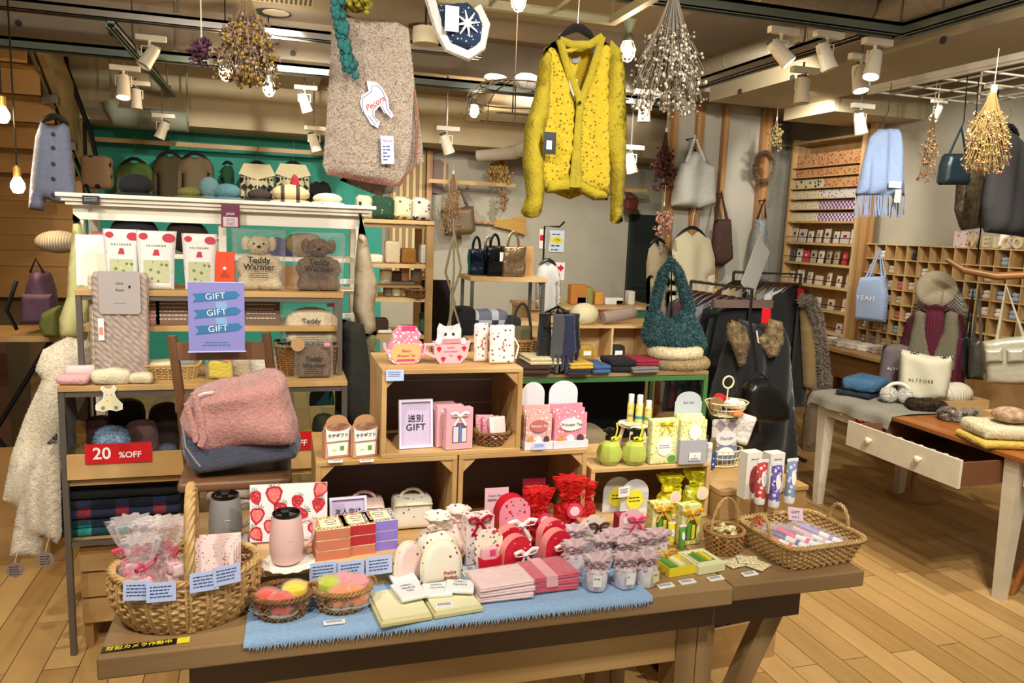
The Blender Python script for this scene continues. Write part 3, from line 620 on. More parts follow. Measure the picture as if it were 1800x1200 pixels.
def bow(m,c,s,mat,tails=1,flat=.35):
    m.m(mat); c=Vector(c)
    for sx in (-1,1):
        lp=[c,c+Vector((sx*s*.5,-s*.15,s*.42)),c+Vector((sx*s,-s*.1,s*.3)),c+Vector((sx*s*.85,-s*.05,-s*.02)),c+Vector((sx*.3*s,-s*.12,-.02*s)),c]
        sm=[]
        for i in range(len(lp)-1):
            for t in (0,.33,.66): sm.append(lp[i].lerp(lp[i+1],t))
        m.tube(sm,s*.13,6,flat=flat)
        if tails: m.tube([c,c+Vector((sx*s*.35,-s*.08,-s*.55)),c+Vector((sx*s*.65,-s*.05,-s*1.05))],[s*.10,s*.13,s*.13],6,flat=flat)
    m.ball(c+Vector((0,-s*.08,0)),s*.16,1,.7,1,8,5)
def card(name,label,cat,p,w,h,mat,rz=0,lean=.0,lines=0,title=None,tsize=None,ink=INK,grp=None,th=.0015,poly=None,foot=False,frame=None,tz=.0,lz=None):
    o=thing(name,label,cat,p,rz,grp,rx=-lean); poly=poly or [(-w/2,0),(w/2,0),(w/2,h),(-w/2,h)]
    N(mat).prism(poly,0,th).out('card',o,smooth=False)
    if frame: 
        m=N(frame)
        for a in ((-w/2-.006,w/2+.006,-.006,0),(-w/2-.006,w/2+.006,h,h+.006)): m.box(a[0],a[1],-.003,.006,a[2],a[3])
        for a in (-w/2-.006,w/2): m.box(a,a+.006,-.003,.006,0,h)
        m.out('frame',o,smooth=False)
    m=M()
    if title:
        for i,t in enumerate(title if isinstance(title,(list,tuple)) else [title]): addtext(m,t,tsize or h*.2,(0,-.0006,h*(.62+tz)-i*(tsize or h*.2)*1.35),ink,ext=.0002)
    for i in range(lines): scrib(m,-w*.38,w*.38,h*((lz or (.78 if not title else .3))-i*.17),-.0001,h*.055,ink,i+int(p[0]*1000))
    if m.v: m.out('print',o,smooth=False)
    return o
def price(label,p,rz=0,w=.032,h=.024,lean=1.2,mat=LBLUE,grp='price cards on the gift table'):
    return card('price_card',label,'price card',p,w,h,PAPER if mat is None else mat,rz,lean,3,ink=BLUEINK,grp=grp)
# --- big handled basket
pb=ZP(322,1122,TZ); BK=Vector((pb.x-.003,pb.y+.105,TZ))
o=thing('handled_basket','large oval wicker basket with a twisted arched handle, front left of the gift table','basket',BK,.05)
basket(o,.108,.082,.112,1.28,13,24,WICKL,.0031,belly=.16,dbl=True,amp=.003)
m=N(WICKL); twist(m,[(.012,.10*math.cos(a),.085+ .185*math.sin(a)+(.0)) for a in [PI*i/40 for i in range(41)]][::1],.0062,4,34,.0052); 
for s_ in (-1,1): twist(m,[(.012,s_*.103,.10),(.012,s_*.1,.05),(.012,s_*.085,.004)],.005,4,8,.0045)
m.out('handle',o)
# wrapped candy bags in the basket
CEL=film('cellophane',(1,.9,.92),.9,.05,60)
def cello(label,p,s=1,rz=0,grp='cellophane gift bags in the big basket'):
    o=thing('gift_bag',label,'gift bag',p,rz,grp)
    m=N(CEL); ph=R.random()*6
    m.lathe([(.001,0),(.03*s,.002),(.036*s,.03*s),(.03*s,.055*s),(.009*s,.072*s)],18,fn=lambda a,z:1+.1*math.sin(5*a+ph))
    m.lathe([(.009*s,.072*s),(.022*s,.10*s),(.032*s,.13*s)],28,fn=lambda a,z:1+.25*math.sin(11*a+ph)); m.out('bag',o)
    m=N(PINK)
    for k in range(7): m.m([PINK,HOT,PPINK][k%3]).rbox(*sum(([c-.010*s,c+.010*s] for c in (R.uniform(-.014,.014)*s,R.uniform(-.014,.014)*s,.012*s+.006*k*s)),[]),r=.004,n=2)
    m.out('sweets',o)
    m=N(HOT); bow(m,(0,-.006*s,.074*s),.026*s,HOT); bow(m,(.004,.004,.07*s),.02*s,PINK); m.out('ribbon',o); return o
def bkp(px,py,z,): return YP(px,py,BK.y) if z is None else ZP(px,py,z)
for i,(px,py,s_,l) in enumerate([(232,1005,1.25,'leftmost in the big basket'),(252,1022,1.1,'front left in the big basket'),(296,1000,1.2,'nearest the basket handle'),(272,985,1.15,'at the back of the big basket')]):
    q=ZP(px,py,TZ+.085); cello('clear bag of sweets with hot pink ribbon, '+l,(q.x,min(max(q.y,BK.y-.05),BK.y+.055),TZ+.035),s_,i)
berry=pm('berry_card','#eccfc9',.6,'#c2524f','dots',95,thr=.22,col3='#5a7a3a')
for i,(px,py) in enumerate([(398,985),(393,992),(389,1000),(384,1008)]):
    q=ZP(px,py,TZ+.10); y=BK.y+.045-.018*i
    tag(N(berry).box(-.042,.042,-.002,.002,0,.07).out('gift_card',None,(BK.x+.062-.004*i,y,TZ+.075),rx=-.25,smooth=False),['pink berry-printed card, rearmost in the big basket','pink berry-printed card, second from the back in the big basket','pink berry-printed card, third from the back in the big basket','pink berry-printed card, frontmost in the big basket'][i],'card','berry cards in the big basket')
for i,(x,z,rz,l) in enumerate([(-.075,.118,-.15,'leftmost'),(-.032,.116,-.02,'left of the handle'),(.045,.128,.18,'right of the handle'),(.086,.133,.32,'rightmost')]):
    TSC=1.25;card('price_card','pale blue price card on the big basket rim, '+l,'price card',(BK.x+x,BK.y-.128+abs(x)*.25,TZ+z-.028),.042,.03,LBLUE,rz,.12,4,ink=BLUEINK,grp='price cards on the big basket')
TSC=1
# --- camera notice sticker on the table corner
TSC=1
q=ZP(240,1138,TZ); q.x+=.018; o=thing('camera_notice','black and yellow security camera notice lying at the front left corner of the gift table','sign',(q.x,q.y+.004,TZ+.001),.03); N(BLACK).box(-.078,.052,-.010,.010,0,.0012).out('card',o,smooth=False); N(YEL).box(.053,.076,-.010,.010,0,.0013).out('yellow_end',o,smooth=False); m=M(); addtext(m,'防犯カメラ作動中',.0145,(-.013,0,.0016),YEL,rx=-PI/2,ext=.0002,bold=.0002); m.out('lettering',o)
# --- insulated mugs
def mug(label,p,col,s=1,rz=0):
    o=thing('insulated_mug',label,'mug',p,rz); mt_=pm('mug_'+col[1:],col,.38,spec=.4)
    N(mt_).lathe([(.001,0),(.026,0),(.034,.006),(.0395,.03),(.0405,.05),(.038,.085),(.0345,.112),(.033,.118),(.030,.118),(.001,.112)],40).out('body',o)
    m=N(mt_); m.tube([(.036,0,.095),(.052,0,.099),(.064,0,.09),(.068,0,.07),(.062,0,.048),(.048,0,.036),(.036,0,.034)],.0048,10); m.out('handle',o)
    m=N(pm('lid_black','#0b0c0e',.15,coat=.5)); m.lathe([(.001,.112),(.029,.112),(.0325,.119),(.0335,.124),(.031,.126),(.028,.119),(.001,.117)],36); m.box(-.008,.008,.006,.02,.117,.122); m.out('lid',o)
    scrib(M(),-.008,.008,.07,-.0405,.0012,PAPER).out('print',o,smooth=False); o.scale=(s,)*3; return o
pk=ZP(504,988,.852); mug('matte pink insulated mug with black lid on a lace doily',(pk.x,pk.y,.8535),'#e0bab4',K(pk)*92/.126,.25)
m=N(pm('doily','#e8e4d8',.8,'#b9ad92','dots',140,thr=.2)); m.lathe([(.001,0),(.05,.0),(.058,.0008)],44,fn=lambda a,z:1+.05*math.sin(14*a)); tag(m.out('lace_doily',None,(pk.x+.004,pk.y,.8515)),'round white lace doily under the pink mug','doily')
gy=1.93; gb=YP(397,953,gy); 
o=thing('mug_box','pale grey box under the grey mug','box',(gb.x,gy,TZ)); N(pm('grey_box','#b9b4bd',.6)).box(-.05,.05,-.045,.045,0,gb.z-TZ).out('body',o,bev=.001,smooth=False); N(pm('grey_box_lid','#cfcad2',.6)).box(-.0505,.0505,-.0455,.0455,gb.z-TZ-.02,gb.z-TZ+.001).out('lid',o,smooth=False)
mug('matte grey insulated mug with black lid on a pale box',(gb.x,gy,gb.z+.002),'#8b8886',K(gb)*88/.126,.2)
# strawberry gift bag leaning behind the pink mug
def strawberries(m,w,h,y,seed,n=11,s=.03):
    r=random.Random(seed); pts=[]
    R1=pm('straw_red','#cf3340',.6,'#a51c2e','noise',60,amt=.5); R2=pm('straw_flesh','#ef8c84',.6,'#e05a58','noise',80,amt=.5); SD=pm('straw_seed','#f2d9a0',.6); LF=pm('straw_leaf','#4c6b3a',.6)
    for i in range(300):
        x,z=r.uniform(-w/2+.012,w/2-.012),r.uniform(.015,h-.015)
        if all((x-a)**2+(z-b)**2>(s*.85)**2 for a,b in pts): pts.append((x,z))
        if len(pts)>=n: break
    for i,(x,z) in enumerate(pts):
        a=r.uniform(-.8,.8); q=s*r.uniform(.5,.75); ca,sa=math.cos(a),math.sin(a)
        sh=[(q*.0,-q),(q*.5,-q*.45),(q*.72,q*.2),(q*.5,q*.62),(0,q*.7),(-q*.5,q*.62),(-q*.72,q*.2),(-q*.5,-q*.45)]
        clip=lambda P:[(max(-w/2,min(w/2,u)),max(0,min(h,v))) for u,v in P]
        rot=lambda P:clip([(x+u*ca-v*sa,z+u*sa+v*ca) for u,v in P])
        m.m(R1).prism(rot(sh),y-.0004,y)
        if i%2: m.m(R2).prism(rot([(u*.72,v*.72) for u,v in sh]),y-.0007,y-.0003)
        m.m(SD)
        for k in range(7): 
            u,v=r.uniform(-.4,.4)*q,r.uniform(-.6,.5)*q; m.prism(rot([(u-.0008,v),(u,v-.0014),(u+.0008,v),(u,v+.0014)]),y-.0009,y-.0005)
        m.m(LF)
        for k in range(5): b=PI/2+(k-2)*.55; m.prism(rot([(0,q*.55),(q*.5*math.cos(b-.15),q*.65+q*.35*math.sin(b)),(q*.62*math.cos(b),q*.72+q*.45*math.sin(b))]),y-.0009,y-.0003)
sb=ZP(505,955,.85); o=thing('strawberry_gift_bag','white gift bag printed with red strawberries, standing behind the pink mug','gift bag',(YP(508,955,1.80).x,1.80,.848),-.05,rx=-.12)
N(pm('bag_white','#efe6e6',.5)).box(-.088,.088,0,.004,0,.135).out('bag',o,smooth=False); m=M(); strawberries(m,.176,.135,-.0002,5,26,.040); m.out('print',o,smooth=False)
# soap boxes in three stacks of two
TSC=1.38
def soapbox(label,p,rz,side,grp='small printed soap boxes on the riser'):
    o=thing('soap_box',label,'box',p,rz,grp); N(pm('soap_side_'+side[1:],side,.5)).box(-.027,.027,-.028,.028,0,.0165).out('box',o,bev=.0006,smooth=False)
    m=N(pm('soap_top','#e9e0b8',.55)).box(-.027,.027,-.028,.028,.0166,.0172); 
    m.m(pm('soap_rim_'+side[1:],'#d9cf9c',.6,side,'dots',190,thr=.42,col3='#4c5a2c'))
    for a in ((-.026,.026,-.027,-.019),(-.026,.026,.019,.027),(-.026,-.018,-.019,.019),(.018,.026,-.019,.019)): m.box(a[0],a[1],a[2],a[3],.0172,.0176)
    m.m(GREYINK); m.tube([(.009*math.cos(t),.006+.006*math.sin(t),.0178) for t in [i*PI/8 for i in range(16)]],.0006,4,True); m.box(-.008,.008,-.008,-.007,.0172,.0178)
    m.out('printed_lid',o,smooth=False); return o
for i,(px,py,side,l) in enumerate([(583,985,'#c8795a','left'),(628,977,'#b3282f','middle'),(668,969,'#8f79d2','right')]):
    q=ZP(px,py,.848); q.y+=.03
    for k in range(3): soapbox(f"{['coral','red','violet'][i] if k or i!=1 else 'coral'} sided soap box, {['bottom','middle','top'][k]} of the {l} stack",(q.x,q.y+.008,.849+.0245*k),.10+(.02 if k==1 else 0),side if not(i==1 and k==0) else '#c8795a')
for i,(px,py,l) in enumerate([(568,1009,'under the coral soap boxes'),(617,1006,'under the red soap boxes'),(666,998,'under the violet soap boxes')]):
    q=YP(px,py,_a.y+.0+(px-470)/212*(_b.y-_a.y)-.004); card('price_card','pale blue price card on the riser front, '+l,'price card',(q.x,q.y-.004,q.z-.013),.043,.03,LBLUE,.09,.08,4,ink=BLUEINK,grp='price cards on the riser')
TSC=1.3
# fruit jelly baskets
def jelly(label,p,mat,shape=0,rx=0):
    o=thing('fruit_jelly',label,'jelly',p,R.random()*6,'fruit jellies in the small baskets',rx=rx)
    prof=[(.001,0),(.017,.001),(.021,.008),(.021,.017),(.015,.026),(.006,.030),(.001,.031)] if shape==0 else [(.001,0),(.02,.001),(.023,.01),(.02,.022),(.010,.028),(.001,.029)]
    N(mat).lathe(prof,20,fn=lambda a,z:1+.06*math.cos(6*a)).out('jelly',o); m=N(CLEAR).lathe([(r*1.1+.0005,z*1.08-.001) for r,z in prof],16); m.lathe([(.0235,-.001),(.028,-.0005),(.028,.0005)],20); m.out('cup',o); return o
J={'red':pm('jelly_red','#d8401c',.15,sss=.1,coat=.6),'yel':pm('jelly_yellow','#f0d000',.15,sss=.1,coat=.6),'grn':pm('jelly_lime','#b9c416',.2,sss=.1,coat=.5),'pnk':pm('jelly_pink','#e98a8f',.2,sss=.1,coat=.5),'org':pm('jelly_orange','#ef8a4a',.2,sss=.1,coat=.5)}
for bi,(px,py,ax,its,l) in enumerate([(496,1093,.045,[(-.024,0,'red','red jelly on the left of the left small basket'),(.022,.004,'yel','yellow jelly on the right of the left small basket'),(0,-.018,'red','red jelly low in the left small basket')],'holding red and yellow jellies'),(604,1080,.043,[(-.022,.010,'grn','lime green jelly in the right small basket'),(.004,.016,'pnk','pink jelly at the back of the right small basket'),(.026,.004,'pnk','pink jelly at the right side of the right small basket'),(-.004,-.016,'org','orange jelly at the front of the right small basket'),(.020,-.014,'org','orange jelly front right in the right small basket')],'holding lime and orange jellies')]):
    q=ZP(px,py,TZ+.004); q.y+=.035; o=thing('small_basket','small open-weave wicker basket '+l,'basket',(q.x,q.y,TZ+.006),0,'small baskets on the denim runner')
    basket(o,.034,.028,.036,1.35,3,15,WICKD if bi==0 else WICK,.0018,amp=.004,base=True)
    m=N(WICK)
    for k in range(14):
        a0=2*PI*k/14; m.tube([((.034*(1+.35*t))*math.cos(a0+.9*t)*1.03,(.028*(1+.35*t))*math.sin(a0+.9*t)*1.03,.036*t) for t in (0,.35,.7,1)],.0017,5)
    for s_ in (-1,1): m.tube(arc(s_*.046,.034,.009,.014,0,0 if s_<0 else 0,PI),.0017,5)
    m.out('crossed_weave',o)
    for dx,dy,c,lb in its: jelly(lb,(q.x+dx*1.2,q.y+dy*1.2,TZ+.024+(.009 if dy>0 else .0)),J[c],len(c)%2)
TSC=1
# framed sign in front of the left crate
def framed(label,cx,cy0,cw,chh,Yp,lines,size,rz=0,lean=.1,col=LAV):
    p=YP(cx,cy0,Yp); k=K(p); o=thing('framed_sign',label,'sign',p,rz,rx=-lean); w,h=cw*k,chh*k
    N(col).box(-w/2,w/2,0,.004,0,h).out('card',o,smooth=False); m=N(pm('frame_white','#d9d3e6',.35))
    for a in ((-w/2-.003,w/2+.003,-.001,.005),(-w/2-.003,w/2+.003,h-.005,h+.001)): m.box(a[0],a[1],-.006,.006,a[2],a[3])
    for a in (-w/2-.003,w/2-.003): m.box(a,a+.006,-.006,.006,.005,h-.005)
    m.m(GREYINK); 
    m.out('frame',o,smooth=False); m=M()
    for t,z,s_ in lines: addtext(m,t,s_*k,(0,-.0008,h*z),INK,ext=.0003,bold=.0002,space=1.1)
    m.out('lettering',o); return o
framed('lavender framed sign reading 送別 GIFT inside the upper crate',731,786,56,84,CY+.04,[('送別',.60,14),('GIFT',.42,16)],10,.06,.12)
framed('lavender framed sign reading 友人向け GIFT behind the soap boxes',613,930,60,56,CY-.022,[('友人向け',.55,11),('GIFT',.25,15)],10,.05,.25)
# --- cream and pink berry-print cotton pouches
CB=pm('berry_cotton','#e6dfcc',.85,'#7d3d3c','dots',64,thr=.2); PB=pm('berry_cotton_pink','#ecccc4',.85,'#7d3d3c','dots',64,thr=.2); ZIPG=pm('zip_cream','#e4dcae',.6)
def zip_pouch(label,px,py,w,h,y,mat,rz=0,txt=None):
    p=YP(px,py,y); k=K(p); w*=k;h*=k; o=thing('zip_pouch',label,'pouch',(p.x,y,TZ+.004),rz,'arched berry-print zip pouches',rx=-.1)
    poly=[(-w*.5,0),(w*.5,0)]+ell(0,h*.38,w*.5,h*.62,14,0,PI)
    N(mat).puff(poly,.03,p=.5,edge=w*.16).out('body',o); m=N(ZIPG).tube([(a*.985,-.004,b*.985) for a,b in ell(0,h*.38,w*.5,h*.62,20,-.2,PI+.2)],.0024,6); m.tube([(w*.5,-.004,h*.2),(w*.5+.006,-.01,h*.1)],.0015,5); m.out('zip',o)
    if txt: m=M(); addtext(m,'Praline',h*.11,(w*.16,-.0165,h*.26),pm('print_red','#b03038',.6),shear=.2); addtext(m,'Bonbon',h*.1,(w*.18,-.016,h*.15),MATS['print_red'],shear=.2); m.out('print',o)
    return o
zip_pouch('pink berry-print arched zip pouch, leaning behind the cream one',718,1018,64,74,1.66,PB,.55)
zip_pouch('cream berry-print arched zip pouch beside the white packet album',775,1020,76,78,1.64,CB,.12,True)
def drawbag(label,p,s,mat,rib):
    o=thing('drawstring_bag',label,'bag',p,R.uniform(-.3,.3),'berry-print drawstring bags'); ph=R.random()*6
    N(mat).lathe([(.001,0),(.03*s,0),(.045*s,.015*s),(.048*s,.04*s),(.036*s,.064*s),(.014*s,.078*s),(.012*s,.082*s),(.02*s,.095*s),(.03*s,.104*s),(.028*s,.108*s),(.008*s,.095*s)],36,fn=lambda a,z:1+(.07 if z>.05*s else .03)*math.sin(9*a+ph)+.03*math.sin(4*a)).out('body',o)
    m=M(); bow(m,(0,-.014*s,.08*s),.028*s,rib); m.out('cord',o); return o
q=ZP(745,935,TZ); o=thing('round_basket','round wicker basket holding the drawstring bags behind the arched pouches','basket',(q.x,1.745,TZ+.004)); basket(o,.052,.045,.028,1.2,6,18,WICK,.0018)
drawbag('cream berry-print drawstring bag, in front in the round basket',(q.x-.008,1.735,TZ+.012),1.12,CB,pm('ribbon_beige','#d9bfa4',.6)); drawbag('pink berry-print drawstring bag, behind right in the round basket',(q.x+.055,1.785,TZ+.012),1.05,PB,PPINK)
for i,(px,l,mt_) in enumerate([(640,'pink berry-print vanity case inside the left crate',PB),(725,'cream berry-print vanity case inside the lower left crate, nearer its right side',CB)]):
    p=YP(px,870,CY+.1); o=thing('vanity_case',l,'case',(p.x,CY+.11,TZ+.014)); m=N(mt_).rbox(-.052,.052,-.035,.035,0,.085,.014,3,.002); m.out('body',o); N(ZIPG).tube([(-.05,-.037,.07),(0,-.039,.071),(.05,-.037,.07)],.002,6).out('zip',o); N(mt_).tube(arc(0,.08,.03,.022,-.0),.004,8,flat=.4).out('handle',o)
TSC=1.45
# --- album with white packets
q=ZP(750,1072,TZ+.004); o=thing('photo_album','open cream album lying on the denim runner under white packets','album',(q.x,q.y+.012,TZ+.0055),.10)
AL=pm('album_cream','#cfc78f',.6); AL2=pm('album_page','#e8e2b8',.6)
for s_ in (-1,1):
    N(AL).box(min(0,s_*.078)+.001,max(0,s_*.078)-.001,-.04,.055,0,.006).out('cover',o,bev=.001,smooth=False); N(AL2).box(min(s_*.004,s_*.073),max(s_*.004,s_*.073),-.036,.051,.0061,.010).out('page_block',o,smooth=False)
WP=pm('packet_white','#e9ebe9',.45)
for i,(px,py,a,w,h,l,n_) in enumerate([(708,1020,.12,.040,.060,'leftmost, topmost of the left page',2),(719,1048,.2,.042,.052,'lower on the left page',3),(768,1042,-.05,.042,.040,'in the middle of the album',2),(808,1040,-.3,.044,.036,'upper right of the album',2)]):
    q=ZP(px,py,TZ+.018); o=thing('white_packet','white tea-like paper packet, '+l,'packet',(q.x,q.y,TZ+.0205+.0055*(i%2)),a,'white packets on the open album')
    N(WP).rbox(-w/2,w/2,-h/2,h/2,0,.0065,.0025,2,.0008,60).out('packet',o); m=M()
    for j in range(n_):
        me=textmesh(['MERCI','PEARLE','TEA'][j%3],.0065,.0002); m.at((0,h*.25-j*.009,.0068)); m.m(GREYINK).add([v.co.copy() for v in me.vertices],[tuple(f.vertices) for f in me.polygons]); m.off()
    m.out('print',o)
TSC=1.2
price('small white price card lying on the album',ZP(783,1066,TZ+.021)+Vector((0,0,0)),0,.034,.014,1.5,None)
price('white price card on the denim runner below the right jelly basket',ZP(588,1096,TZ+.007),0,.036,.012,1.5,None)
TSC=1
# --- towels folded in clear wrap
def towelstack(base,rz,cols,band,nm,w=.128,d=.095):
    for k in range(3):
        o=thing('folded_towel',f"{nm} folded towel in clear wrap, {['bottom','middle','top'][k]} of its stack",'towel',(base.x+.003*(k%2),base.y+.002*k,base.z+.0125*k),rz+.05*(k-1),nm+' towels on the runner')
        m=N(cols); m.rbox(-w/2,w/2,-d/2,d/2,0,.006,.003,2,.001,50); m.rbox(-w/2+.001,w/2,-d/2+.001,d/2-.001,.0055,.0105,.0025,2,.001,50); m.out('cloth',o)
        N(CLEAR).rbox(-w/2-.002,w/2+.002,-d/2-.002,d/2+.002,-.0003,.0112,.003,2,.0012,60).out('wrap',o)
        if band and k: N(band).box(-w*.22,w*.02,-d/2-.0026,d/2+.0026,-.0002,.0118).out('paper_band',o,smooth=False)
q=ZP(885,1052,TZ+.004); q.y+=.03; towelstack(q+Vector((0,0,.004)),.06,pm('towel_pink','#eac9c6',.8,'#9c6a68','dots',45,thr=.09),None,'pale pink',.130)
q=ZP(970,1036,TZ+.004); q.y+=.03; towelstack(q+Vector((0,0,.004)),.06,pm('towel_red','#c81e4a',.7,'#e8b0c0','dots',45,thr=.07),PINK,'raspberry red',.118)
# --- red berry gifts
BW=pm('berry_paper_white','#eed9d8',.5,'#cf2840','dots',75,thr=.30,col3='#66904c'); BRD=pm('berry_paper_red','#cf1f36',.4,'#f2a6b0','dots',85,thr=.22,col3='#8e1024'); BPK=pm('berry_paper_pink','#e88fa0',.45,'#c22840','dots',75,thr=.30,col3='#4c8a4a'); WRIB=pm('white_satin','#f0ebe6',.3,sheen=.3); RRIB=pm('red_satin','#a50d22',.3)
TSC=1.2
# a: tall white box with red ribbon
p=YP(838,972,1.74); o=thing('gift_box','tall white berry-print gift box with dark red ribbon and window','gift box',(p.x,1.74,TZ+.004),.15)
m=N(BW).box(-.03,.03,-.016,.016,0,.10); m.out('box',o,bev=.001,smooth=False); N(DRED).box(-.012,.008,-.0175,-.0165,.022,.062).out('window',o,smooth=False); m=M(); bow(m,(-.002,-.017,.09),.026,RRIB); m.out('ribbon',o)
# b: fry-shaped card pouch
p=YP(858,1000,1.655); o=thing('card_pouch','white and red card pouch with pink sweets showing, in front of the tall box','pouch',(p.x,1.655,TZ+.004),.1)
N(RED).prism([(-.020,0),(.020,0),(.026,.045),(.012,.036),(-.012,.036),(-.026,.045)],-.010,-.008).out('front_panel',o,smooth=False)
N(pm('berry_card_white','#ece3cf',.5,'#c2344a','dots',60,thr=.28,col3='#55803c')).prism([(-.022,.0),(.022,0),(.030,.075)]+[(.027*math.cos(a)*(1+.08*math.cos(6*a)),.075+.02*math.sin(a)*(1+.1*math.cos(6*a))) for a in [PI*i/14 for i in range(1,14)]]+[(-.030,.075)],.002,.004).out('back_panel',o,smooth=False)
m=N(PINK).rbox(-.017,.017,-.007,.001,.006,.06,.004); m.m(HOT).box(0,.012,-.0076,-.007,.042,.055); m.out('contents',o)
TSC=1.28
# c: arch boxes
def archbox(label,p,w,h,d,mat,side,rz,rib=WRIB,win=False,bs=.026,grp='arched berry gift boxes'):
    o=thing('gift_box',label,'gift box',p,rz,grp); poly=[(-w/2,0),(w/2,0)]+ell(0,h-w*.5,w/2,w*.5,16,0,PI)
    N(side).prism(poly,-d/2+.001,d/2).out('box',o); N(mat).prism([(a*.999,b*.999) for a,b in poly],-d/2,-d/2+.0012).out('front_panel',o,smooth=False)
    m=M(); bow(m,(w*.22,-d/2-.004,h*.5),bs,rib); m.out('ribbon',o); return o
SAL=pm('salmon','#e58a84',.5)
archbox('red arched gift box with white ribbon, left of the front row, front of its pair',(YP(905,1000,1.66).x,1.66,TZ+.004),.062,.072,.02,BRD,SAL,.3)
archbox('red arched gift box half hidden behind the left red one',(YP(893,990,1.70).x,1.70,TZ+.004),.062,.078,.02,BRD,SAL,.3)
archbox('red arched gift box with white ribbon, right of the front row',(YP(975,998,1.67).x,1.67,TZ+.004),.06,.074,.02,BRD,SAL,.3)
archbox('red arched gift box half hidden behind the right red one',(YP(967,985,1.71).x,1.71,TZ+.004),.06,.082,.02,BRD,SAL,.3)
archbox('pink arched gift box with white ribbon and strawberry print, behind the red ones',(YP(898,955,1.78).x,1.78,TZ+.004),.066,.115,.03,BPK,RED,.1,WRIB,bs=.03)
TSC=1
# d: organza bags
def organza(label,p,s,mat,tagm,rz=0,grp='organza gift bags',fill=None,hgt=1.0):
    o=thing('organza_bag',label,'gift bag',p,rz,grp); ph=R.random()*6
    m=N(fill or RED)
    for k in range(6): c=(R.uniform(-.02,.02)*s,R.uniform(-.01,.01)*s,(.015+.011*k)*s); m.rbox(c[0]-.014*s,c[0]+.014*s,c[1]-.01*s,c[1]+.01*s,c[2]-.009*s,c[2]+.009*s,.004*s,2)
    m.out('contents',o)
    m=N(mat).lathe([(.001,0),(.03*s,.001),(.036*s,.03*s*hgt),(.034*s,.06*s*hgt),(.012*s,.088*s*hgt)],26,sy=.65,fn=lambda a,z:1+.07*math.sin(7*a+ph)+.04*math.sin(13*a)); m.lathe([(.012*s,.088*s*hgt),(.026*s,.108*s*hgt),(.034*s,.132*s*hgt)],40,sy=.8,fn=lambda a,z:1+.28*math.sin(8*a+ph)); m.out('bag',o)
    m=M(); bow(m,(0,-.012*s,.088*s*hgt),.028*s,mat if 'ribbon' not in MATS else mat); m.out('ribbon',o)
    if tagm: m=N(tagm).prism(ell(.004,.065*s*hgt,.018*s,.018*s,20),-.030*s,-.029*s); m.m(PPINK).prism(ell(.004,.065*s*hgt,.011*s,.011*s,16),-.0305*s,-.030*s); m.out('label_disc',o)
    return o
ORR=film('organza_red',(.8,.02,.02),.55,.5,90,(1,.45,.35)); ORY=film('organza_yellow',(.85,.8,.02),.6,.5,90,(1,.98,.4))
q=YP(975,935,1.80); o=thing('round_basket','shallow wicker basket holding the red organza bags','basket',(q.x+.0,1.81,TZ)); basket(o,.065,.04,.024,1.2,5,18,WICKD,.0018)
organza('red organza bag with round pink label, left of the pair',(YP(945,930,1.80).x,1.80,TZ+.01),1.1,ORR,HOT,.1)
organza('red organza bag with round pink label, taller, right of the pair',(YP(1000,920,1.83).x,1.83,TZ+.012),1.2,ORR,HOT,-.1)
organza('red organza bag without label at the right edge of the middle crate',(YP(1038,915,1.89).x-.02,1.89,TZ+.014),.9,ORR,None,.2)
card('header_card','pale pink header card reading Heart Berry inside the middle crate','card',(YP(872,930,CY+.03).x,CY+.03,TZ+.013),.066,.118,pm('pink_header','#dfb2bb',.5),0,.05,1,'Heart Berry',.0095,GREYINK,tz=.2,lz=.72)
card('header_card','dark red header card reading Heart Berry inside the middle crate','card',(YP(937,930,CY+.045).x,CY+.045,TZ+.013),.066,.132,DRED,0,.05,1,'Heart Berry',.0095,PINK,tz=.22,lz=.74)
for i,(px,l) in enumerate([(880,'left'),(905,'middle'),(925,'right')]):
    archbox('small pink sachet box in the back of the middle crate, '+l,(YP(px,925,CY+.012).x,CY+.005,TZ+.013),.045,.088-.01*i,.012,BPK if i!=1 else BRD,RED,0,PINK,bs=.012,grp='sachet boxes in the middle crate')
price('small price card in front of the tall white gift box',(YP(834,985,1.68).x-.012,1.68,TZ+.004),.1,.03,.014,.5,None)
TSC=1.32
# e: rose boxes
def housebox(label,p,rz,mat,side,rib,w=.052,h=.075):
    o=thing('gift_box',label,'gift box',p,rz,'scalloped tea gift boxes'); d=.034
    sc1=[(w/2*1.0,h*.82),(w*.42,h*.93),(w*.26,h*.95),(w*.15,h*1.03),(0,h*1.05),(-w*.15,h*1.03),(-w*.26,h*.95),(-w*.42,h*.93),(-w/2,h*.82)]
    N(side).box(-w/2,w/2,-d/2,d/2,0,h*.8).out('box',o,smooth=False); N(mat).prism([(-w/2,0),(w/2,0)]+sc1,-d/2-.0015,-d/2).out('front_panel',o,smooth=False)
    m=N(pm('window_grey','#a89c9c',.2)).prism(rrect(-w*.34,-w*.03,h*.08,h*.38,.002),-d/2-.0022,-d/2-.0015); m.prism(rrect(w*.03,w*.34,h*.08,h*.38,.002),-d/2-.0022,-d/2-.0015); m.out('windows',o,smooth=False)
    m=N(PAPER).prism(ell(-w*.22,h*.72,w*.13,w*.13,14),-d/2-.0021,-d/2-.0015); addtext(m,'Princess Tea',w*.14,(0,-d/2-.002,h*.5),GREYINK,ext=.0002,shear=.3); m.out('print',o)
    m=M(); bow(m,(w*.2,-d/2-.003,h*.72),.02,rib); m.out('ribbon',o)
housebox('cream scalloped gift box with dark ribbon and two windows',(YP(1036,965,1.75).x,1.75,TZ+.001),-.1,pm('rose_cream','#e9d6c4',.5,'#b06a6a','dots',70,thr=.14),pm('box_brown','#c07a5c',.5),pm('choc_ribbon','#4a2a26',.4))
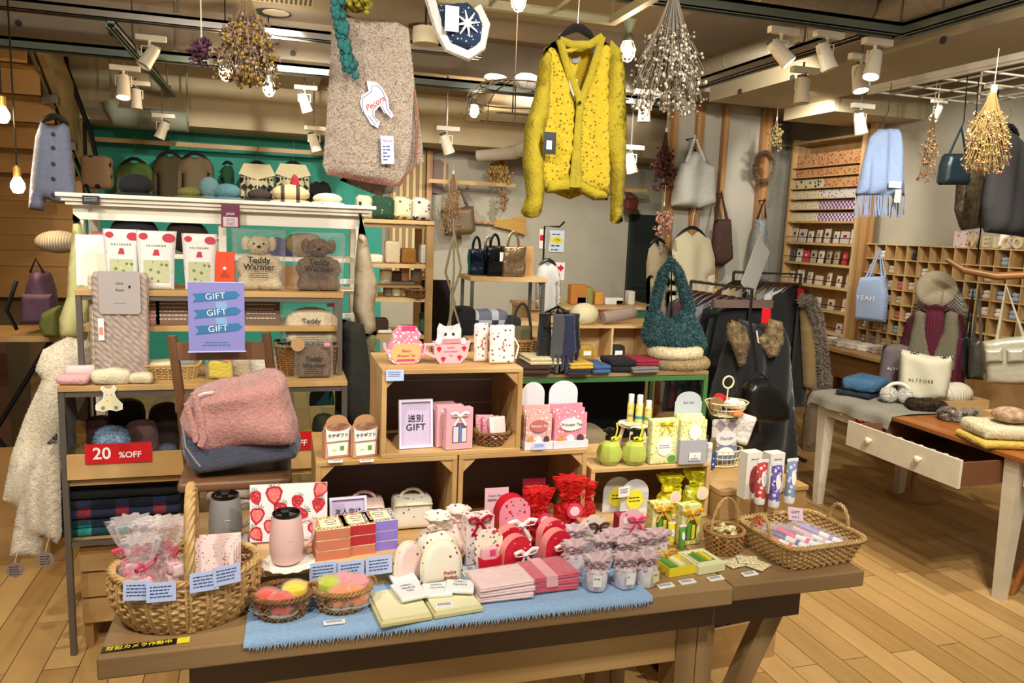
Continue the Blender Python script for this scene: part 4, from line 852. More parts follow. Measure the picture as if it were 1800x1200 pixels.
housebox('pink scalloped gift box with red ribbon and two windows',(YP(1102,960,1.77).x,1.77,TZ+.001),-.1,pm('rose_pink','#e8b4be',.5,'#b03a4e','dots',70,thr=.16),pm('box_wine','#a02a44',.5),HOT)
# f: organza cups
CUPF=film('frosted_cup',(.93,.86,.9),.45,.2,25); MAUVE=pm('mauve_organza','#c9aeb0',.5,'#a98c90','noise',90,amt=.6,sheen=.4)
cups=[(1012,982,'#e6b6bb'),(1012,1012,'#e6b6bb'),(1052,1040,'#e3c0c4'),(1062,1002,'#e6b6bb'),(1103,1036,'#a9a3dd'),(1100,1002,'#b6a6cc'),(1140,1030,'#dcd9a4'),(1142,992,'#e0dbb0'),(1160,985,'#e0dbb0'),(1080,990,'#e0b4bf')]
cl=['rearmost left','second in the left column','pink, frontmost, with a cream tag','pink, behind the frontmost pink one','violet, in the front row','violet, behind the front violet one','yellow, front right','yellow, behind the front right one','yellow, rearmost right','pink, rearmost in the middle']
for i,(px,py,c) in enumerate(cups):
    q=ZP(px,py,TZ+.004); o=thing('candle_cup','frosted cup tied with mauve organza, '+cl[i],'cup',(q.x,q.y+.016,TZ+(.0055 if q.x<.80 and q.y<1.8 else .001)),R.uniform(-.4,.4),'organza-tied cups'); s=.92
    N(pm('wax_'+c[1:],c,.4)).lathe([(.001,.003),(.017*s,.003),(.0195*s,.012),(.0195*s,.02*s),(.001,.021*s)],18).out('filling',o)
    N(CUPF).lathe([(.001,0),(.018*s,.001),(.0215*s,.014),(.0215*s,.032*s),(.018*s,.041*s)],20,fn=lambda a,z:1+.03*math.sin(5*a)).out('cup',o)
    ph=R.random()*6; m=N(MAUVE).lathe([(.0185*s,.038*s),(.011*s,.048*s),(.0105*s,.050*s),(.016*s,.054*s),(.021*s,.061*s),(.020*s,.063*s),(.008*s,.052*s)],36,fn=lambda a,z:1+.2*math.sin(8*a+ph),sx=1.25); bow(m,(0,-.012,.049*s),.016,MAUVE); m.out('wrap',o)
    if i in (2,4,5,6,0): m=N(PAPER if i!=6 else LYEL).box(-.008,.007,-.0245,-.0238,.014,.034); scrib(m,-.006,.006,.028,-.0246,.002,GREYINK,i); m.out('tag',o,smooth=False)
TSC=1.25
# g: yellow lemon sets
LM=pm('lemon_print','#e3e2a0',.45,'#b7c22c','dots',60,thr=.34,col3='#e9b43a'); OR=pm('orange_ribbon','#e7a92e',.35)
def lemonbox(label,px,py,y,w,h,rz):
    p=YP(px,py,y); o=thing('lemon_gift_box',label,'gift box',(p.x,y,TZ+.001),rz,'upright lemon gift boxes'); N(LM).box(-w/2,w/2,-.013,.013,0,h).out('box',o,bev=.0008,smooth=False)
    m=N(pm('dark_window','#4c5a2a',.15)).prism(rrect(-w*.3,w*.3,h*.12,h*.62,.005),-.0138,-.013); m.m(GRN2).box(-w*.22,-w*.02,-.0145,-.0138,h*.14,h*.55); m.m(YEL).box(w*.04,w*.2,-.0145,-.0138,h*.14,h*.5); m.out('window',o,smooth=False)
    m=M(); bow(m,(0,-.015,h*.8),.024,OR); m.out('ribbon',o)
lemonbox('lemon-print gift box with orange ribbon, left of the upright pair',1155,962,1.80,.05,.078,.1); lemonbox('lemon-print gift box with orange ribbon, right of the upright pair',1204,978,1.74,.048,.088,.1)
def tubecream(label,p,w,h,col,cap,rz=0,grp=None,deco=None,capd=True,name='hand_cream_tube'):
    o=thing(name,label,'tube',p,rz,grp); n=16; vs=[];L=7
    m=N(cap).lathe([(.001,0),(w*.38,0),(w*.42,h*.04),(w*.42,h*.15),(.001,h*.16)],18); m.out('cap',o)
    m=N(col)
    for i in range(L+1):
        t=i/L; rx=w*(.40+.12*t); ry=w*.40*(1-t)**.7+.0012
        for k in range(n): a=2*PI*k/n; vs.append((rx*math.cos(a),ry*math.sin(a),h*(.15+.80*t)))
    fs=[(i*n+k,i*n+(k+1)%n,(i+1)*n+(k+1)%n,(i+1)*n+k) for i in range(L) for k in range(n)]; m.add(vs,fs); m.out('tube_body',o); m=N(PAPER).box(-w*.53,w*.53,-.0014,.0014,h*.93,h)
    m.out('crimp',o,smooth=False)
    m=N(PAPER).add([(w*.24*math.cos(2*PI*k/16),-w*.40*(1-(.55+.22*math.sin(2*PI*k/16)))**.7-.0025,h*(.58+.17*math.sin(2*PI*k/16))) for k in range(16)],[tuple(range(16))[::-1]]); m.out('label_oval',o,smooth=False); return o
tubecream('small yellow tube between the lemon gift boxes',(YP(1178,965,1.735).x,1.735,TZ+.001),.017,.05,YEL,YEL,0,'small lemon tubes'); tubecream('small green tube between the lemon gift boxes',(YP(1196,982,1.705).x,1.705,TZ+.001),.016,.052,GRN2,GRN2,0,'small lemon tubes')
q=ZP(1198,1008,TZ); o=thing('yellow_tray_set','open bright yellow tray with tubes and orange bow, lying at the front','gift box',(q.x-.004,q.y+.022,TZ+.001),.12); m=N(YEL).box(-.034,.034,-.026,.026,0,.003); m.box(-.034,.034,-.026,-.0245,.003,.018); m.box(-.034,.034,.0245,.026,.003,.018); m.box(-.034,-.0325,-.0245,.0245,.003,.018); m.box(.0325,.034,-.0245,.0245,.003,.018); m.out('tray',o,smooth=False)
m=N(GRN2).tube([(-.018,-.02,.012),(-.018,.02,.012)],.008,10); m.out('tube',o); m=N(LYEL).tube([(.004,-.02,.012),(.004,.02,.012)],.008,10); m.out('tube',o); m=M(); bow(m,(-.01,.022,.026),.02,OR); m.out('ribbon',o)
q=ZP(1243,1004,TZ); o=thing('pale_window_box','pale yellow flat gift box with clear window, lying on the table','gift box',(q.x,q.y+.032,TZ+.001),.12); N(pm('pale_box','#dfe0ae',.5)).box(-.032,.032,-.036,.036,0,.018).out('box',o,bev=.0008,smooth=False); m=N(pm('olive_window','#7c8448',.1)).box(-.02,.02,-.02,.02,.0181,.0186); m.m(GRN2).tube([(-.008,-.018,.0188),(-.008,.018,.0188)],.005,8); m.m(YEL).tube([(.008,-.018,.0188),(.008,.018,.0188)],.005,8); m.out('window',o)
FLS=pm('floral_sachet','#dedbb4',.5,'#e0a24a','dots',90,thr=.32,col3='#5f9aa0')
for i,(px,py,a,l) in enumerate([(1295,992,.2,'bottom left'),(1318,990,-.35,'topmost'),(1338,996,.5,'bottom right')]):
    q=ZP(px,py,TZ+.004); tag(N(FLS).rbox(-.027,.027,-.022,.022,0,.005,.0025,2,.0012,60).out('floral_sachet',None,(q.x,q.y+.01,TZ+.001+(.0055 if i==1 else 0)),a),'flat sachet with citrus flower print, '+l+' of the three by the tray basket','sachet','citrus sachets')
for px,py,l in [(1174,1032,'leftmost in the row under the yellow tray'),(1212,1025,'in the middle, under the yellow tray'),(1262,1019,'in front of the pale window box'),(1322,1011,'in front of the citrus sachets')]:
    q=ZP(px,py,TZ+.002); price('white price card at the table edge, '+l,q,.1,.034,.014,1.45,None)
TSC=1.12
# --- small handled basket with sweets
q=ZP(1281,975,TZ); hb=thing('handled_basket','small round wicker basket with thin arched handle, full of wrapped sweets','basket',(q.x,q.y+.03,TZ),.3); basket(hb,.036,.034,.052,1.28,9,16,WICK,.0018,amp=.003); m=N(WICKL); twist(m,arc(0,.05,.046,.078,0,0,PI,30),.0018,2,30,.0017); m.out('handle',hb)
CAND=pm('candy_wrap','#dccf9a',.4,'#a87f45','dots',80,thr=.3,col3='#7d8f5a'); hc=Vector((q.x,q.y+.03,TZ))
for k in range(14):
    a=k*2.4; r_=.036*math.sqrt(((k%9)+.5)/9); z=.034+.014*(k//5); o=N(CAND).rbox(-.010,.010,-.007,.007,-.006,.006,.004,2,.002,90).out('wrapped_sweet',None,(hc.x+r_*math.cos(a)*.8,hc.y+r_*math.sin(a)*.8,hc.z+z),a,rx=R.uniform(-.8,.8)); tag(o,('cream wrapped sweet in the '+['bottom','middle','top'][k//5]+' layer of the small handled basket, '+['right','back left','front','back right','left'][k%5]+' side'),'sweet','wrapped sweets in the small handled basket')
TSC=1.22
# --- tray basket with bagged brushes
pL=ZP(1380,1000,TZ); pR=ZP(1522,990,TZ); tb=Vector(((pL.x+pR.x)/2-.012,(pL.y+pR.y)/2+.095,TZ)); o=thing('tray_basket','wide rectangular wicker tray with loop handle at the right end of the gift table','basket',tb,.08)
basket(o,.085,.075,.052,1.22,10,34,WICKL,.0022,se=7,amp=.003); m=N(WICKL); twist(m,[(.105,.028*math.cos(a),.052+.045*math.sin(a)) for a in [PI*i/20 for i in range(21)]],.0024,3,20,.002); m.out('loop_handle',o); m=N(WICKL); twist(m,[(-.105,.028*math.cos(a),.052+.04*math.sin(a)) for a in [PI*i/20 for i in range(21)]],.0024,3,20,.002); m.out('loop_handle',o)
NAVY=pm('navy_handle','#2c3f86',.35)
for k in range(6):
    c=[HOT,NAVY,HOT,NAVY,PINK,LILAC][k]; o=thing('bagged_cleanser',['pink','blue','coral pink','dark blue','pale pink','lilac'][k]+' and white toy-like tube in a clear bag, lying in the tray basket','bag',(tb.x-.066+.026*k,tb.y-.005+.006*(k%2),tb.z+.034+.004*(k%3)),.5,'clear bags in the tray basket',rx=.12)
    m=N(c).tube([(0,.045,0),(0,.0,0)],.0075,10); m.m(PAPER).tube([(0,.0,0),(0,-.022,0)],.008,10); m.m(c).tube([(0,-.022,0),(0,-.03,0)],.009,10); m.m(PAPER).tube([(0,-.03,0),(0,-.05,0)],.0085,10); m.out('tube',o)
    N(CLEAR).rbox(-.021,.021,-.058,.062,-.010,.010,.006,3,.004,40).out('bag',o)
card('lilac_tag','lilac tag numbered no.1 on the tray basket bags','tag',(tb.x+.028,tb.y+.055,tb.z+.062),.032,.034,pm('lilac_tag','#b59aa6',.6),-.5,.9,0,['GIFT','no.1'],.009,INK)
m=M(); bow(m,(0,0,0),.02,pm('coral_satin','#d9423e',.35)); tag(m.out('coral_bow',None,(tb.x-.095,tb.y+.05,tb.z+.075)),'coral satin bow at the back left of the tray basket','bow')
TSC=1
# --- on the wooden block: hand creams and cartons
BT=TZ+.0905
HC=[(1336,886,'red floral','#c9453a','hc_red'),(1361,891,'violet and navy','#6f62b5','hc_vio'),(1388,884,'grey-blue','#7f93b5','hc_blu')]
for px,py,l,c,n_ in HC:
    q=ZP(px,py,BT); tubecream(l+' hand cream tube standing on its white cap on the wooden block',(q.x,q.y+.004,BT+.001),.036,K(q)*80,pm(n_,c,.35,'#dfd6dc','dots',70,thr=.33,col3='#2b2f6a' if 'navy' in l else None),PAPER,.1,'hand cream tubes on the wooden block')
for px,py,h,l in ((1322,878,84,'left one, oval window showing red flowers'),(1363,868,72,'right one, behind the violet tube')):
    q=ZP(px,py,BT); k=K(q); o=thing('hand_cream_carton','white hand cream carton on the wooden block, '+l,'carton',(q.x,q.y+.022,BT+.001),.1,'hand cream cartons'); N(pm('carton','#eae5da',.5)).box(-.026,.026,-.017,.017,0,h*k).out('box',o,bev=.0006,smooth=False)
    m=N(pm('carton_red','#b5564e',.4,'#7d2e30','noise',90,amt=.4)).prism(ell(.004,h*k*.42,.018,h*k*.3,20),-.0178,-.017); addtext(m,'Blooming',.007,(.0,-.0178,h*k*.86),GREYINK,ext=.0002,shear=.3); m.out('print',o,smooth=False)
# --- wire stand with ring, behind the block
WI=pm('cream_wire','#ded6a8',.4); ws=YP(1290,905,2.0); o=thing('wire_basket_stand','two-tier cream wire basket stand with ring handle on top','stand',(ws.x,2.09,BT+.001))
def ring(m,r,z,rr=.0016,sy=.75): m.tube([(r*math.cos(a),r*sy*math.sin(a),z) for a in [2*PI*i/30 for i in range(30)]],rr,6,True)
def wbasket(z0,h,r0,r1,nv=22):
    m=N(WI); ring(m,r1,z0+h,.0022); ring(m,r0,z0); ring(m,(r0+r1)/2,z0+h*.5); 
    for k in range(nv): a=2*PI*k/nv; m.tube([(r0*math.cos(a),r0*.75*math.sin(a),z0),(r1*math.cos(a),r1*.75*math.sin(a),z0+h)],.0011,5)
    for k in range(-3,4): m.tube([(-r0*.9,k*r0*.2,z0),(r0*.9,k*r0*.2,z0)],.0011,5)
    return m
wbasket(.003,.052,.050,.064).out('lower_basket',o); wbasket(.165,.042,.048,.072).out('upper_basket',o)
m=N(WI).tube([(0,0,.0),(0,0,.25)],.0025,8); m.tube([(.019*math.cos(a),0,.27+.019*math.sin(a)) for a in [2*PI*i/24 for i in range(24)]],.003,8,True); m.out('ring_handle',o)
B0=(ws.x,2.09,BT)
def loose(name,label,cat,m,off,rz=0,base=B0,grp=None,**k): return tag(m.out(name,None,(base[0]+off[0],base[1]+off[1],base[2]+off[2]),rz,**k),label,cat,grp)
loose('brown_tin','round brown tin lid in the upper wire basket','tin',N(pm('brown_tin','#8f6f45',.4)).prism(ell(0,.022,.03,.022),-.004,.004),(-.045,-.01,.182),.3); loose('red_tin','round red tin in the upper wire basket','tin',N(RED).prism(ell(0,.024,.026,.024),-.004,.004),(-.02,.012,.185),.1)
loose('printed_cloth','cream cloth with red flower print crumpled in the upper wire basket','cloth',N(pm('flower_cloth','#e6ddcc',.8,'#b8334a','dots',40,thr=.18)).rbox(-.036,.036,-.02,.02,0,.03,.012,3,.012,30),(.028,-.004,.184),.3); loose('orange_packet','orange packet low in the upper wire basket','packet',N(J['org']).rbox(-.02,.02,-.015,.015,0,.014,.005,2,.003,40),(.02,-.03,.169))
o=thing('clear_pouch','grey zip pouch with diamond pattern standing in the lower wire basket','pouch',(B0[0]-.004,B0[1]-.012,BT+.008),0,rx=-.05); N(pm('diamond_print','#c7c0b2',.5,'#8f8488','check',34,rot=(0,PI/4,0))).puff(rrect(-.046,.046,0,.145,.008),.02).out('bag',o); m=N(pm('label_white','#d8d4d2',.5)).prism(ell(0,.085,.038,.024),-.013,-.0115); m.m(pm('slate','#6e7890',.5)).box(-.042,.042,-.0125,-.011,.01,.06); m.m(PAPER).prism(ell(0,.03,.032,.026,16,0,PI),-.014,-.0125); addtext(m,'Pounder',.014,(0,-.0145,.085),GREYINK,ext=.0002,shear=.3); m.out('label',o)
o=thing('silver_pouch','silver clear-front pouch leaning at the right of the wire stand','pouch',(B0[0]+.06,B0[1]+.01,BT+.065),-.1,ry=.3,rx=0); N(film('silver_film',(.8,.76,.7),.25,.12,30)).puff(rrect(-.032,.032,0,.10,.006),.03).out('bag',o)
loose('blue_doll','small blue and brown figure-shaped packet by the wire stand','packet',N(pm('doll_brown','#6b5a2c',.6)).puff(ell(0,.075,.014,.028),.014).m(pm('doll_blue','#2b4a8a',.5,'#d0d8e8','dots',60,thr=.2)).puff(rrect(-.015,.015,0,.06,.006),.014),(-.068,-.045,.003))
# ================= upper crates, chair, left shelf =================
TSC=1
def solo(m,name,label,cat,pos,rz=0,grp=None,**k): return tag(m.out(name,None,tuple(pos),rz,**k),label,cat,grp)
UZ=zt_+.001; LZ=zc+.001; IZ=zc+.0135
price('pale blue price card clipped to the top left corner of the upper crate',YP(694,669,CY-.002)+Vector((0,-.002,0)),0,.044,.028,.0)
# tea packets on the upper crate
def flatpack(name,label,cat,px,py,y,poly,mat,side,d=.03,rz=0,grp=None,extra=None,z=None):
    p=YP(px,py,y); o=thing(name,label,cat,(p.x,y,z if z is not None else p.z),rz,grp)
    m=N(side).prism([(a*.96,b*.97) for a,b in poly],0,d); m.out('body',o); N(mat).prism(poly,-.0015,-.0001).out('front_panel',o,smooth=False)
    if extra: m=M(); extra(m); m.out('print',o,smooth=False)
    return o
Ku=K(YP(790,640,1.93))
TPK=pm('teapot_print','#eda07a',.5,'#e8b36a','noise',40,amt=.5); BOU=pm('bouquet_print','#e8809a',.5,'#b9d6c2','dots',90,thr=.35,col3='#f4e4e8')
def s_(P,k=Ku): return [(a*k,b*k) for a,b in P]
pot=s_([(-18,0),(18,0),(28,10),(32,25),(28,38),(22,42),(26,52),(16,66),(-10,68),(-22,56),(-24,42),(-30,34),(-33,20),(-28,8)])
def xp(m): 
    m.m(TPK).prism(s_([(-15,2),(15,2),(24,11),(27,24),(22,36),(-20,36),(-27,24),(-24,11)]),-.0022,-.0014); addtext(m,'Peony',.010,(0,-.0026,23*Ku),DRED,ext=.0002,shear=.4); addtext(m,'Bouquet Tea',.009,(0,-.0026,15*Ku),DRED,ext=.0002,shear=.4); m.m(HOT).box(-16*Ku,16*Ku,-.0026,-.0014,5*Ku,9*Ku); m.m(HOT).box(-8*Ku,16*Ku,-.0024,-.0014,58*Ku,66*Ku)
o=flatpack('teapot_packet','teapot-shaped pink tea packet with bouquet print on the upper crate','packet',713,642,1.93,pot,BOU,PINK,.02,.1,extra=xp,z=UZ)
N(PINK).tube([(31*Ku,.0,34*Ku),(40*Ku,0,30*Ku),(38*Ku,0,16*Ku),(30*Ku,0,12*Ku)],.004,6,flat=.5).out('handle',o); N(PINK).tube([(-30*Ku,0,18*Ku),(-37*Ku,0,30*Ku),(-38*Ku,0,38*Ku)],.004,6,flat=.5).out('spout',o)
cup=s_([(-18,0),(20,0),(32,12),(38,40),(-30,40),(-28,14)])
def xc(m):
    cg=pm('cat_grey','#aba7aa',.7,'#e8e4e2','noise',70,amt=.6); m.m(cg).prism(s_([(-24,38),(-24,62),(-20,72),(-10,66),(6,67),(16,71),(20,60),(20,38)]),-.0010,.002); m.m(PAPER).prism(ell(-2*Ku,44*Ku,10*Ku,8*Ku,14),-.0024,-.0014); m.m(SAL).prism(s_([(-14,36),(18,36),(18,44),(-14,44)]),-.0034,-.0024)
    m.m(INK); 
    for x in (-9,5): m.prism(ell(x*Ku,52*Ku,2.4*Ku,2.8*Ku,10),-.0030,-.0014)
    m.m(PAPER)
    for x in (-22,24): m.prism(ell(x*Ku,40*Ku,5*Ku,6*Ku,10),-.004,-.0024)
    m.m(RED)
    for x,z in ((-20,26),(-12,8),(26,26),(18,10)): m.prism(s_([(x,z-6),(x+5,z+2),(x,z+5),(x-5,z+2)]),-.0024,-.0014)
    for i,t in enumerate(['QUEEN','STRAWBERRY','TEA']): addtext(m,t,.0065,(2*Ku,-.002,(28-7*i)*Ku),HOT,ext=.0002)
o=flatpack('teacup_packet','teacup-shaped pink packet with a grey kitten peeking over its rim','packet',790,641,1.93,cup,PINK,PINK,.02,.1,extra=xc,z=UZ)
N(PINK).tube([(-29*Ku,0,34*Ku),(-44*Ku,0,34*Ku),(-46*Ku,0,20*Ku),(-27*Ku,0,12*Ku)],.0045,6,flat=.5).out('handle',o)
for px,w,mt_,l in ((845,26,PB,'pink, behind the white one'),(882,46,CB,'white, in front, beside the wicker basket')):
    p=YP(px,640,1.95 if px<850 else 1.92); o=thing('glasses_pouch','berry-print drawstring pouch standing on the upper crate, '+l,'pouch',(p.x,p.y,UZ),.05,'pouches standing on the upper crate',rx=-.06); k=K(p); N(mt_).puff(rrect(-w*k/2,w*k/2,0,68*k,.006),.016,edge=.008).out('body',o); m=M(); addtext(m,'Plum',.011,(0,-.0092,32*k),MATS['print_red'],tilt=PI/2,ext=.0002,shear=.3); m.out('print',o); N(mt_).tube([(w*k/2,0,44*k),(w*k/2+.012,0,30*k),(w*k/2+.004,0,8*k)],.0025,6).out('strap',o)
# inside the upper crate: three pink window boxes and a basket
for i,(dx,dy,l) in enumerate([(0,0,'frontmost'),(-.018,.03,'middle'),(-.034,.06,'rearmost')]):
    p=YP(804,796,CY+.02); k=K(p); o=thing('pink_gift_box','pink gift box in the upper crate, '+l+' of the three','gift box',(p.x+dx,p.y+dy,IZ),.12,'pink window boxes in the upper crate'); w=.036
    N(pm('pink_box','#dfa6ad',.5)).box(-w,w,-.012,.012,0,.108).out('box',o,bev=.0008,smooth=False)
    m=N(pm('window_dark','#6a5a68',.15)).prism([(-.02,.018),(.02,.018)]+ell(0,.052,.02,.018,12,0,PI),-.0128,-.012); m.m(PPINK).box(-.017,-.004,-.0136,-.0128,.02,.06); m.m(pm('tube_blue','#5b86d8',.3)).box(-.001,.004,-.0136,-.0128,.02,.062); m.m(PPINK).box(.006,.018,-.0136,-.0128,.02,.055); m.out('window',o,smooth=False); m=M(); bow(m,(0,-.013,.088),.024,WRIB); m.out('ribbon',o)
p=YP(864,785,CY+.05); o=thing('small_basket','small twig basket with pink sachets inside the upper crate','basket',(p.x,p.y,IZ),0); basket(o,.038,.032,.035,1.3,6,16,WICKD,.002,amp=.003)
for i in range(3): solo(N(BPK if i else PPINK).rbox(-.024,.024,-.004,.004,0,.06,.003,2,.001,60),'pink_sachet','pink sachet in the twig basket, '+['right one with a white tube','middle one','left one'][i],'sachet',(p.x+.016-.016*i,p.y-.006+.012*i,IZ+.012),.25-.2*i,'sachets in the twig basket',rx=-.2)
# latte packs on the lower left crate
for i,(px,py) in enumerate([(594,806),(643,805)]):
    p=ZP(px,py,LZ); k=K(p); o=thing('latte_pack',['brown latte gift pack with coffee cup top, left one','brown latte gift pack with coffee cup top, right one'][i],'packet',(p.x,p.y+.01,LZ),.25,'latte gift packs on the left crate')
    N(pm('latte_side','#c9987a',.6)).box(-22*k,22*k,0,.03,0,46*k).out('bag',o,bev=.001,smooth=False); N(pm('latte_back','#b98a5e',.6)).prism([(-22*k,0),(22*k,0),(24*k,56*k)]+ell(0,62*k,20*k,14*k,10,0,PI)+[(-24*k,56*k)],.005,.008).out('back_panel',o)
    m=N(PAPER).prism([(-17*k,4*k),(17*k,4*k),(22*k,56*k),(-22*k,56*k)],-.002,-.0002); m.m(pm('latte_brown','#7a4c34',.5,'#b08468','noise',90,amt=.3)).prism(ell(0,56*k,21*k,7*k,18),-.003,-.002); addtext(m,'ラテギフト',7.5*k,(0,-.0025,40*k),INK,ext=.0002,bold=.0002); m.m(pm('kraft_cord','#a87848',.7)).box(-20*k,20*k,-.004,-.002,29*k,30.5*k); m.m(YEL).box(-10*k,-3*k,-.003,-.002,14*k,16*k); m.m(GRN2).box(4*k,11*k,-.003,-.002,13*k,21*k); m.out('cup_panel',o,smooth=False)
    price(['white price card at the foot of the left latte pack','white price card at the foot of the right latte pack'][i],ZP(px-4+6*i,py+6,LZ),0,.034,.012,1.4,None)
# tea displays right of the upper crate, on the middle crate
for i,(px,w,c,l) in enumerate([(946,52,'#d9a8a0','left one, terracotta label'),(1002,66,'#e88a9a','right one in a white tray, pink label')]):
    p=YP(px,792,CY+.015+.0*i); k=K(p); W=w*k; o=thing('tea_display','printed cat tea sachets with rounded header, '+l,'display',(p.x,p.y,LZ),.05*i,'tea sachet displays')
    N(pm('tray_white','#dcd6dc',.5)).box(-W/2,W/2,-.004,.06,0,.02).out('tray',o,smooth=False); N(pm('header_white','#d8d0d4',.6)).prism([(-W*.42,0),(W*.42,0),(W*.42,90*k)]+ell(0,90*k,W*.42,22*k,14,0,PI)+[(-W*.42,90*k)],.062,.064).out('header_card',o,smooth=False)
    for j in range(3): N(pm('tea_cov%d'%i,c,.5,'#f0e4dc','dots',75,thr=.22,col3='#b8505a')).box(-W*.46,W*.46,.003+.016*j,.010+.016*j,.004,(62+6*j)*k).out('sachet',o,smooth=False)
    m=N(pm('tea_lab%d'%i,['#b86a60','#f0e0dc'][i],.5)).prism(ell(0,42*k,W*.32,11*k,16),-.0015,.0025); addtext(m,'Princess Tea',W*.12,(0,-.002,42*k),PAPER if i==0 else INK,ext=.0002,shear=.3)
    for x,cc in ((-.28,'#c98a50'),(0,'#e8e4e0'),(.28,'#4a3a36')): m.m(pm('cat'+cc[1:],cc,.7)).prism(ell(x*W,16*k,W*.1,8*k,10)+[],-.0012,.0025)
    m.out('print',o,smooth=False)
price('pale lavender price card in front of the left tea display',YP(948,792,CY-.005)+Vector((0,0,.003)),0,.036,.018,.1)
# --- right pale crate: goods on top
RT=RZ+.001
SOAP=film('soap_green',(.55,.62,.12),.35,.05,10,(.85,.9,.45)); LIQ=pm('soap_liquid','#8f9a2c',.1,'#c8cc50','noise',60,amt=.5)
TSC=1.14
for px,py,l in ((1075,818,'left one'),(1119,818,'right one with yellow bow')):
    q=ZP(px,py,RT); o=thing('soap_bottle','round faceted green soap pump bottle with black pump, '+l,'bottle',(q.x,q.y+.02,RT),.4 if 'left' in l else 0,'green soap pump bottles')
    pr=[(.001,0),(.020,.0),(.029,.012),(.031,.03),(.024,.05),(.012,.06),(.011,.066)]; N(LIQ).lathe([(r*.93,z*.93+.002) for r,z in pr[:6]]+[(.001,.056)],16).out('liquid',o); N(SOAP).lathe(pr,16,fn=lambda a,z:1+.04*math.cos(8*a)).out('bottle',o,ang=25)
    m=N(BLACK).lathe([(.001,.062),(.012,.062),(.012,.072),(.006,.074),(.006,.082),(.010,.083),(.010,.09),(.001,.09)],16); m.box(-.022,0,-.004,.004,.084,.09); m.out('pump',o); m=M(); bow(m,(.008,-.012,.064),.018,YEL); m.m(YEL).tube([(.008,-.01,.066),(.014,-.01,.09),(.01,-.01,.105)],.003,5,flat=.4); m.out('ribbon',o)
TSC=1
LP=pm('lemon_wrap','#dfe2a6',.5,'#b9c636','dots',75,thr=.30,col3='#c99a3a'); LPB=pm('label_badge','#e9e9e4',.5)
q=ZP(1167,816,RT); k=K(q); o=thing('lemon_bag','pale lemon-print bag of bath salts with yellow bow, behind the soap bottles','gift bag',(q.x,q.y+.018,RT),.05); N(LP).rbox(-27*k,27*k,-.014,.016,0,80*k,.005).out('bag',o); m=N(LPB).prism(ell(0,32*k,16*k,18*k,8),-.0155,-.0145); scrib(m,-12*k,12*k,34*k,-.0155,.002,GREYINK,1); scrib(m,-12*k,12*k,30*k,-.0155,.002,GREYINK,2); m.m(GRN2).prism(ell(15*k,9*k,8*k,7*k,12),-.0155,-.0145); m.out('label',o); m=M(); bow(m,(.002,-.016,72*k),.022,YEL); m.out('ribbon',o)
q=ZP(1218,816,RT); k=K(q); o=thing('bath_salt_display','grey display box filled with lemon bath salt packs beside the lemon bag','display',(q.x,q.y+.02,RT),-.05); N(pm('disp_grey','#a9a8ac',.5)).box(-26*k,26*k,-.018,.03,0,44*k).out('box',o,bev=.001,smooth=False)
for j in range(3): N(LP).rbox(-25*k,25*k,-.015+.015*j,-.002+.015*j,.004,(80+3*j)*k,.004,2).out('pack',o)
m=N(LPB).prism(ell(2*k,58*k,13*k,15*k,8),-.0175,-.0165); m.out('label',o); card('price_card','white price card with black border stuck on the bath salt display','price card',(q.x+.004,q.y-.001,RT+.012),.036,.022,PAPER,-.05,0,2,'¥',.006,INK)
N(pm('pale_blue_card2','#b5bcc0',.5)).prism([(-26*k,0),(26*k,0),(26*k,105*k)]+ell(0,108*k,24*k,16*k,12,0,PI)+[(-26*k,105*k)],.031,.033).out('header_card',o); m=M(); addtext(m,'Bath Salt',.0095,(0,.0305,104*k),GREYINK,ext=.0002); m.out('print',o,smooth=False)
solo(N(film('clear_bottle',(.9,.9,.8),.5)).lathe([(.001,0),(.009,0),(.009,.05),(.001,.05)],12).m(PAPER).lathe([(.001,.04),(.0095,.04),(.0095,.055),(.001,.055)],12),'small_bottle','small clear bottle with white cap at the right edge of the pale crate','bottle',ZP(1248,812,RT)+Vector((0,.01,0)))
# white stool with spray bottles
p=YP(1084,735,2.17); o=thing('small_stool','small white wooden stool on the pale crate, raising the spray bottles','stool',(p.x,2.05,RT),.2); zs=ZP(1084,742,0).z; sz2=.085
N(WHITE).lathe([(.001,sz2-.008),(.046,sz2-.008),(.048,sz2-.004),(.046,sz2),(.001,sz2)],28).out('seat',o)
for k_ in range(4): a=PI/4+k_*PI/2; N(WHITE).tube([(.028*math.cos(a),.028*math.sin(a),sz2-.008),(.046*math.cos(a),.046*math.sin(a),0)],.006,6).out('leg',o)
m=N(WHITE).tube([(-.03,-.03,.03),(.03,-.03,.03)],.003,6); m.out('stretcher',o)
for i,(dx,dy,h,l) in enumerate([(.0,.012,.085,'rear left one'),(.014,-.016,.085,'front middle one with turquoise band'),(.03,.012,.082,'rear right one'),(.042,-.022,.072,'rightmost, standing apart')]):
    o=thing('spray_bottle','slim yellow hair oil spray bottle on the stool, '+l,'bottle',(p.x+dx-.006,2.05+dy,RT+sz2+.001),0,'spray bottles on the white stool')
    N(pm('oil_print','#d9cf6c',.25,'#c2b13a','dots',110,thr=.3,col3='#e9e2b0')).lathe([(.001,0),(.0105,0),(.0105,h*.68),(.008,h*.72),(.001,h*.72)],16).out('bottle',o); N(PAPER).lathe([(.001,h*.72),(.0085,h*.72),(.0085,h),(.001,h)],14).out('cap',o); N(pm('turquoise','#2f9aa0',.4) if i in (1,3) else pm('tan_band','#b09a6a',.4)).lathe([(.0108,h*.2),(.0108,h*.3)],16).out('label_band',o)
solo(N(FLS).rbox(-.026,.026,-.018,.018,0,.004,.002,2,.003,60),'sachet_pile','pile of yellow sachets on the left of the white stool','sachet',(p.x-.018,2.03,RT+sz2+.001),.3)
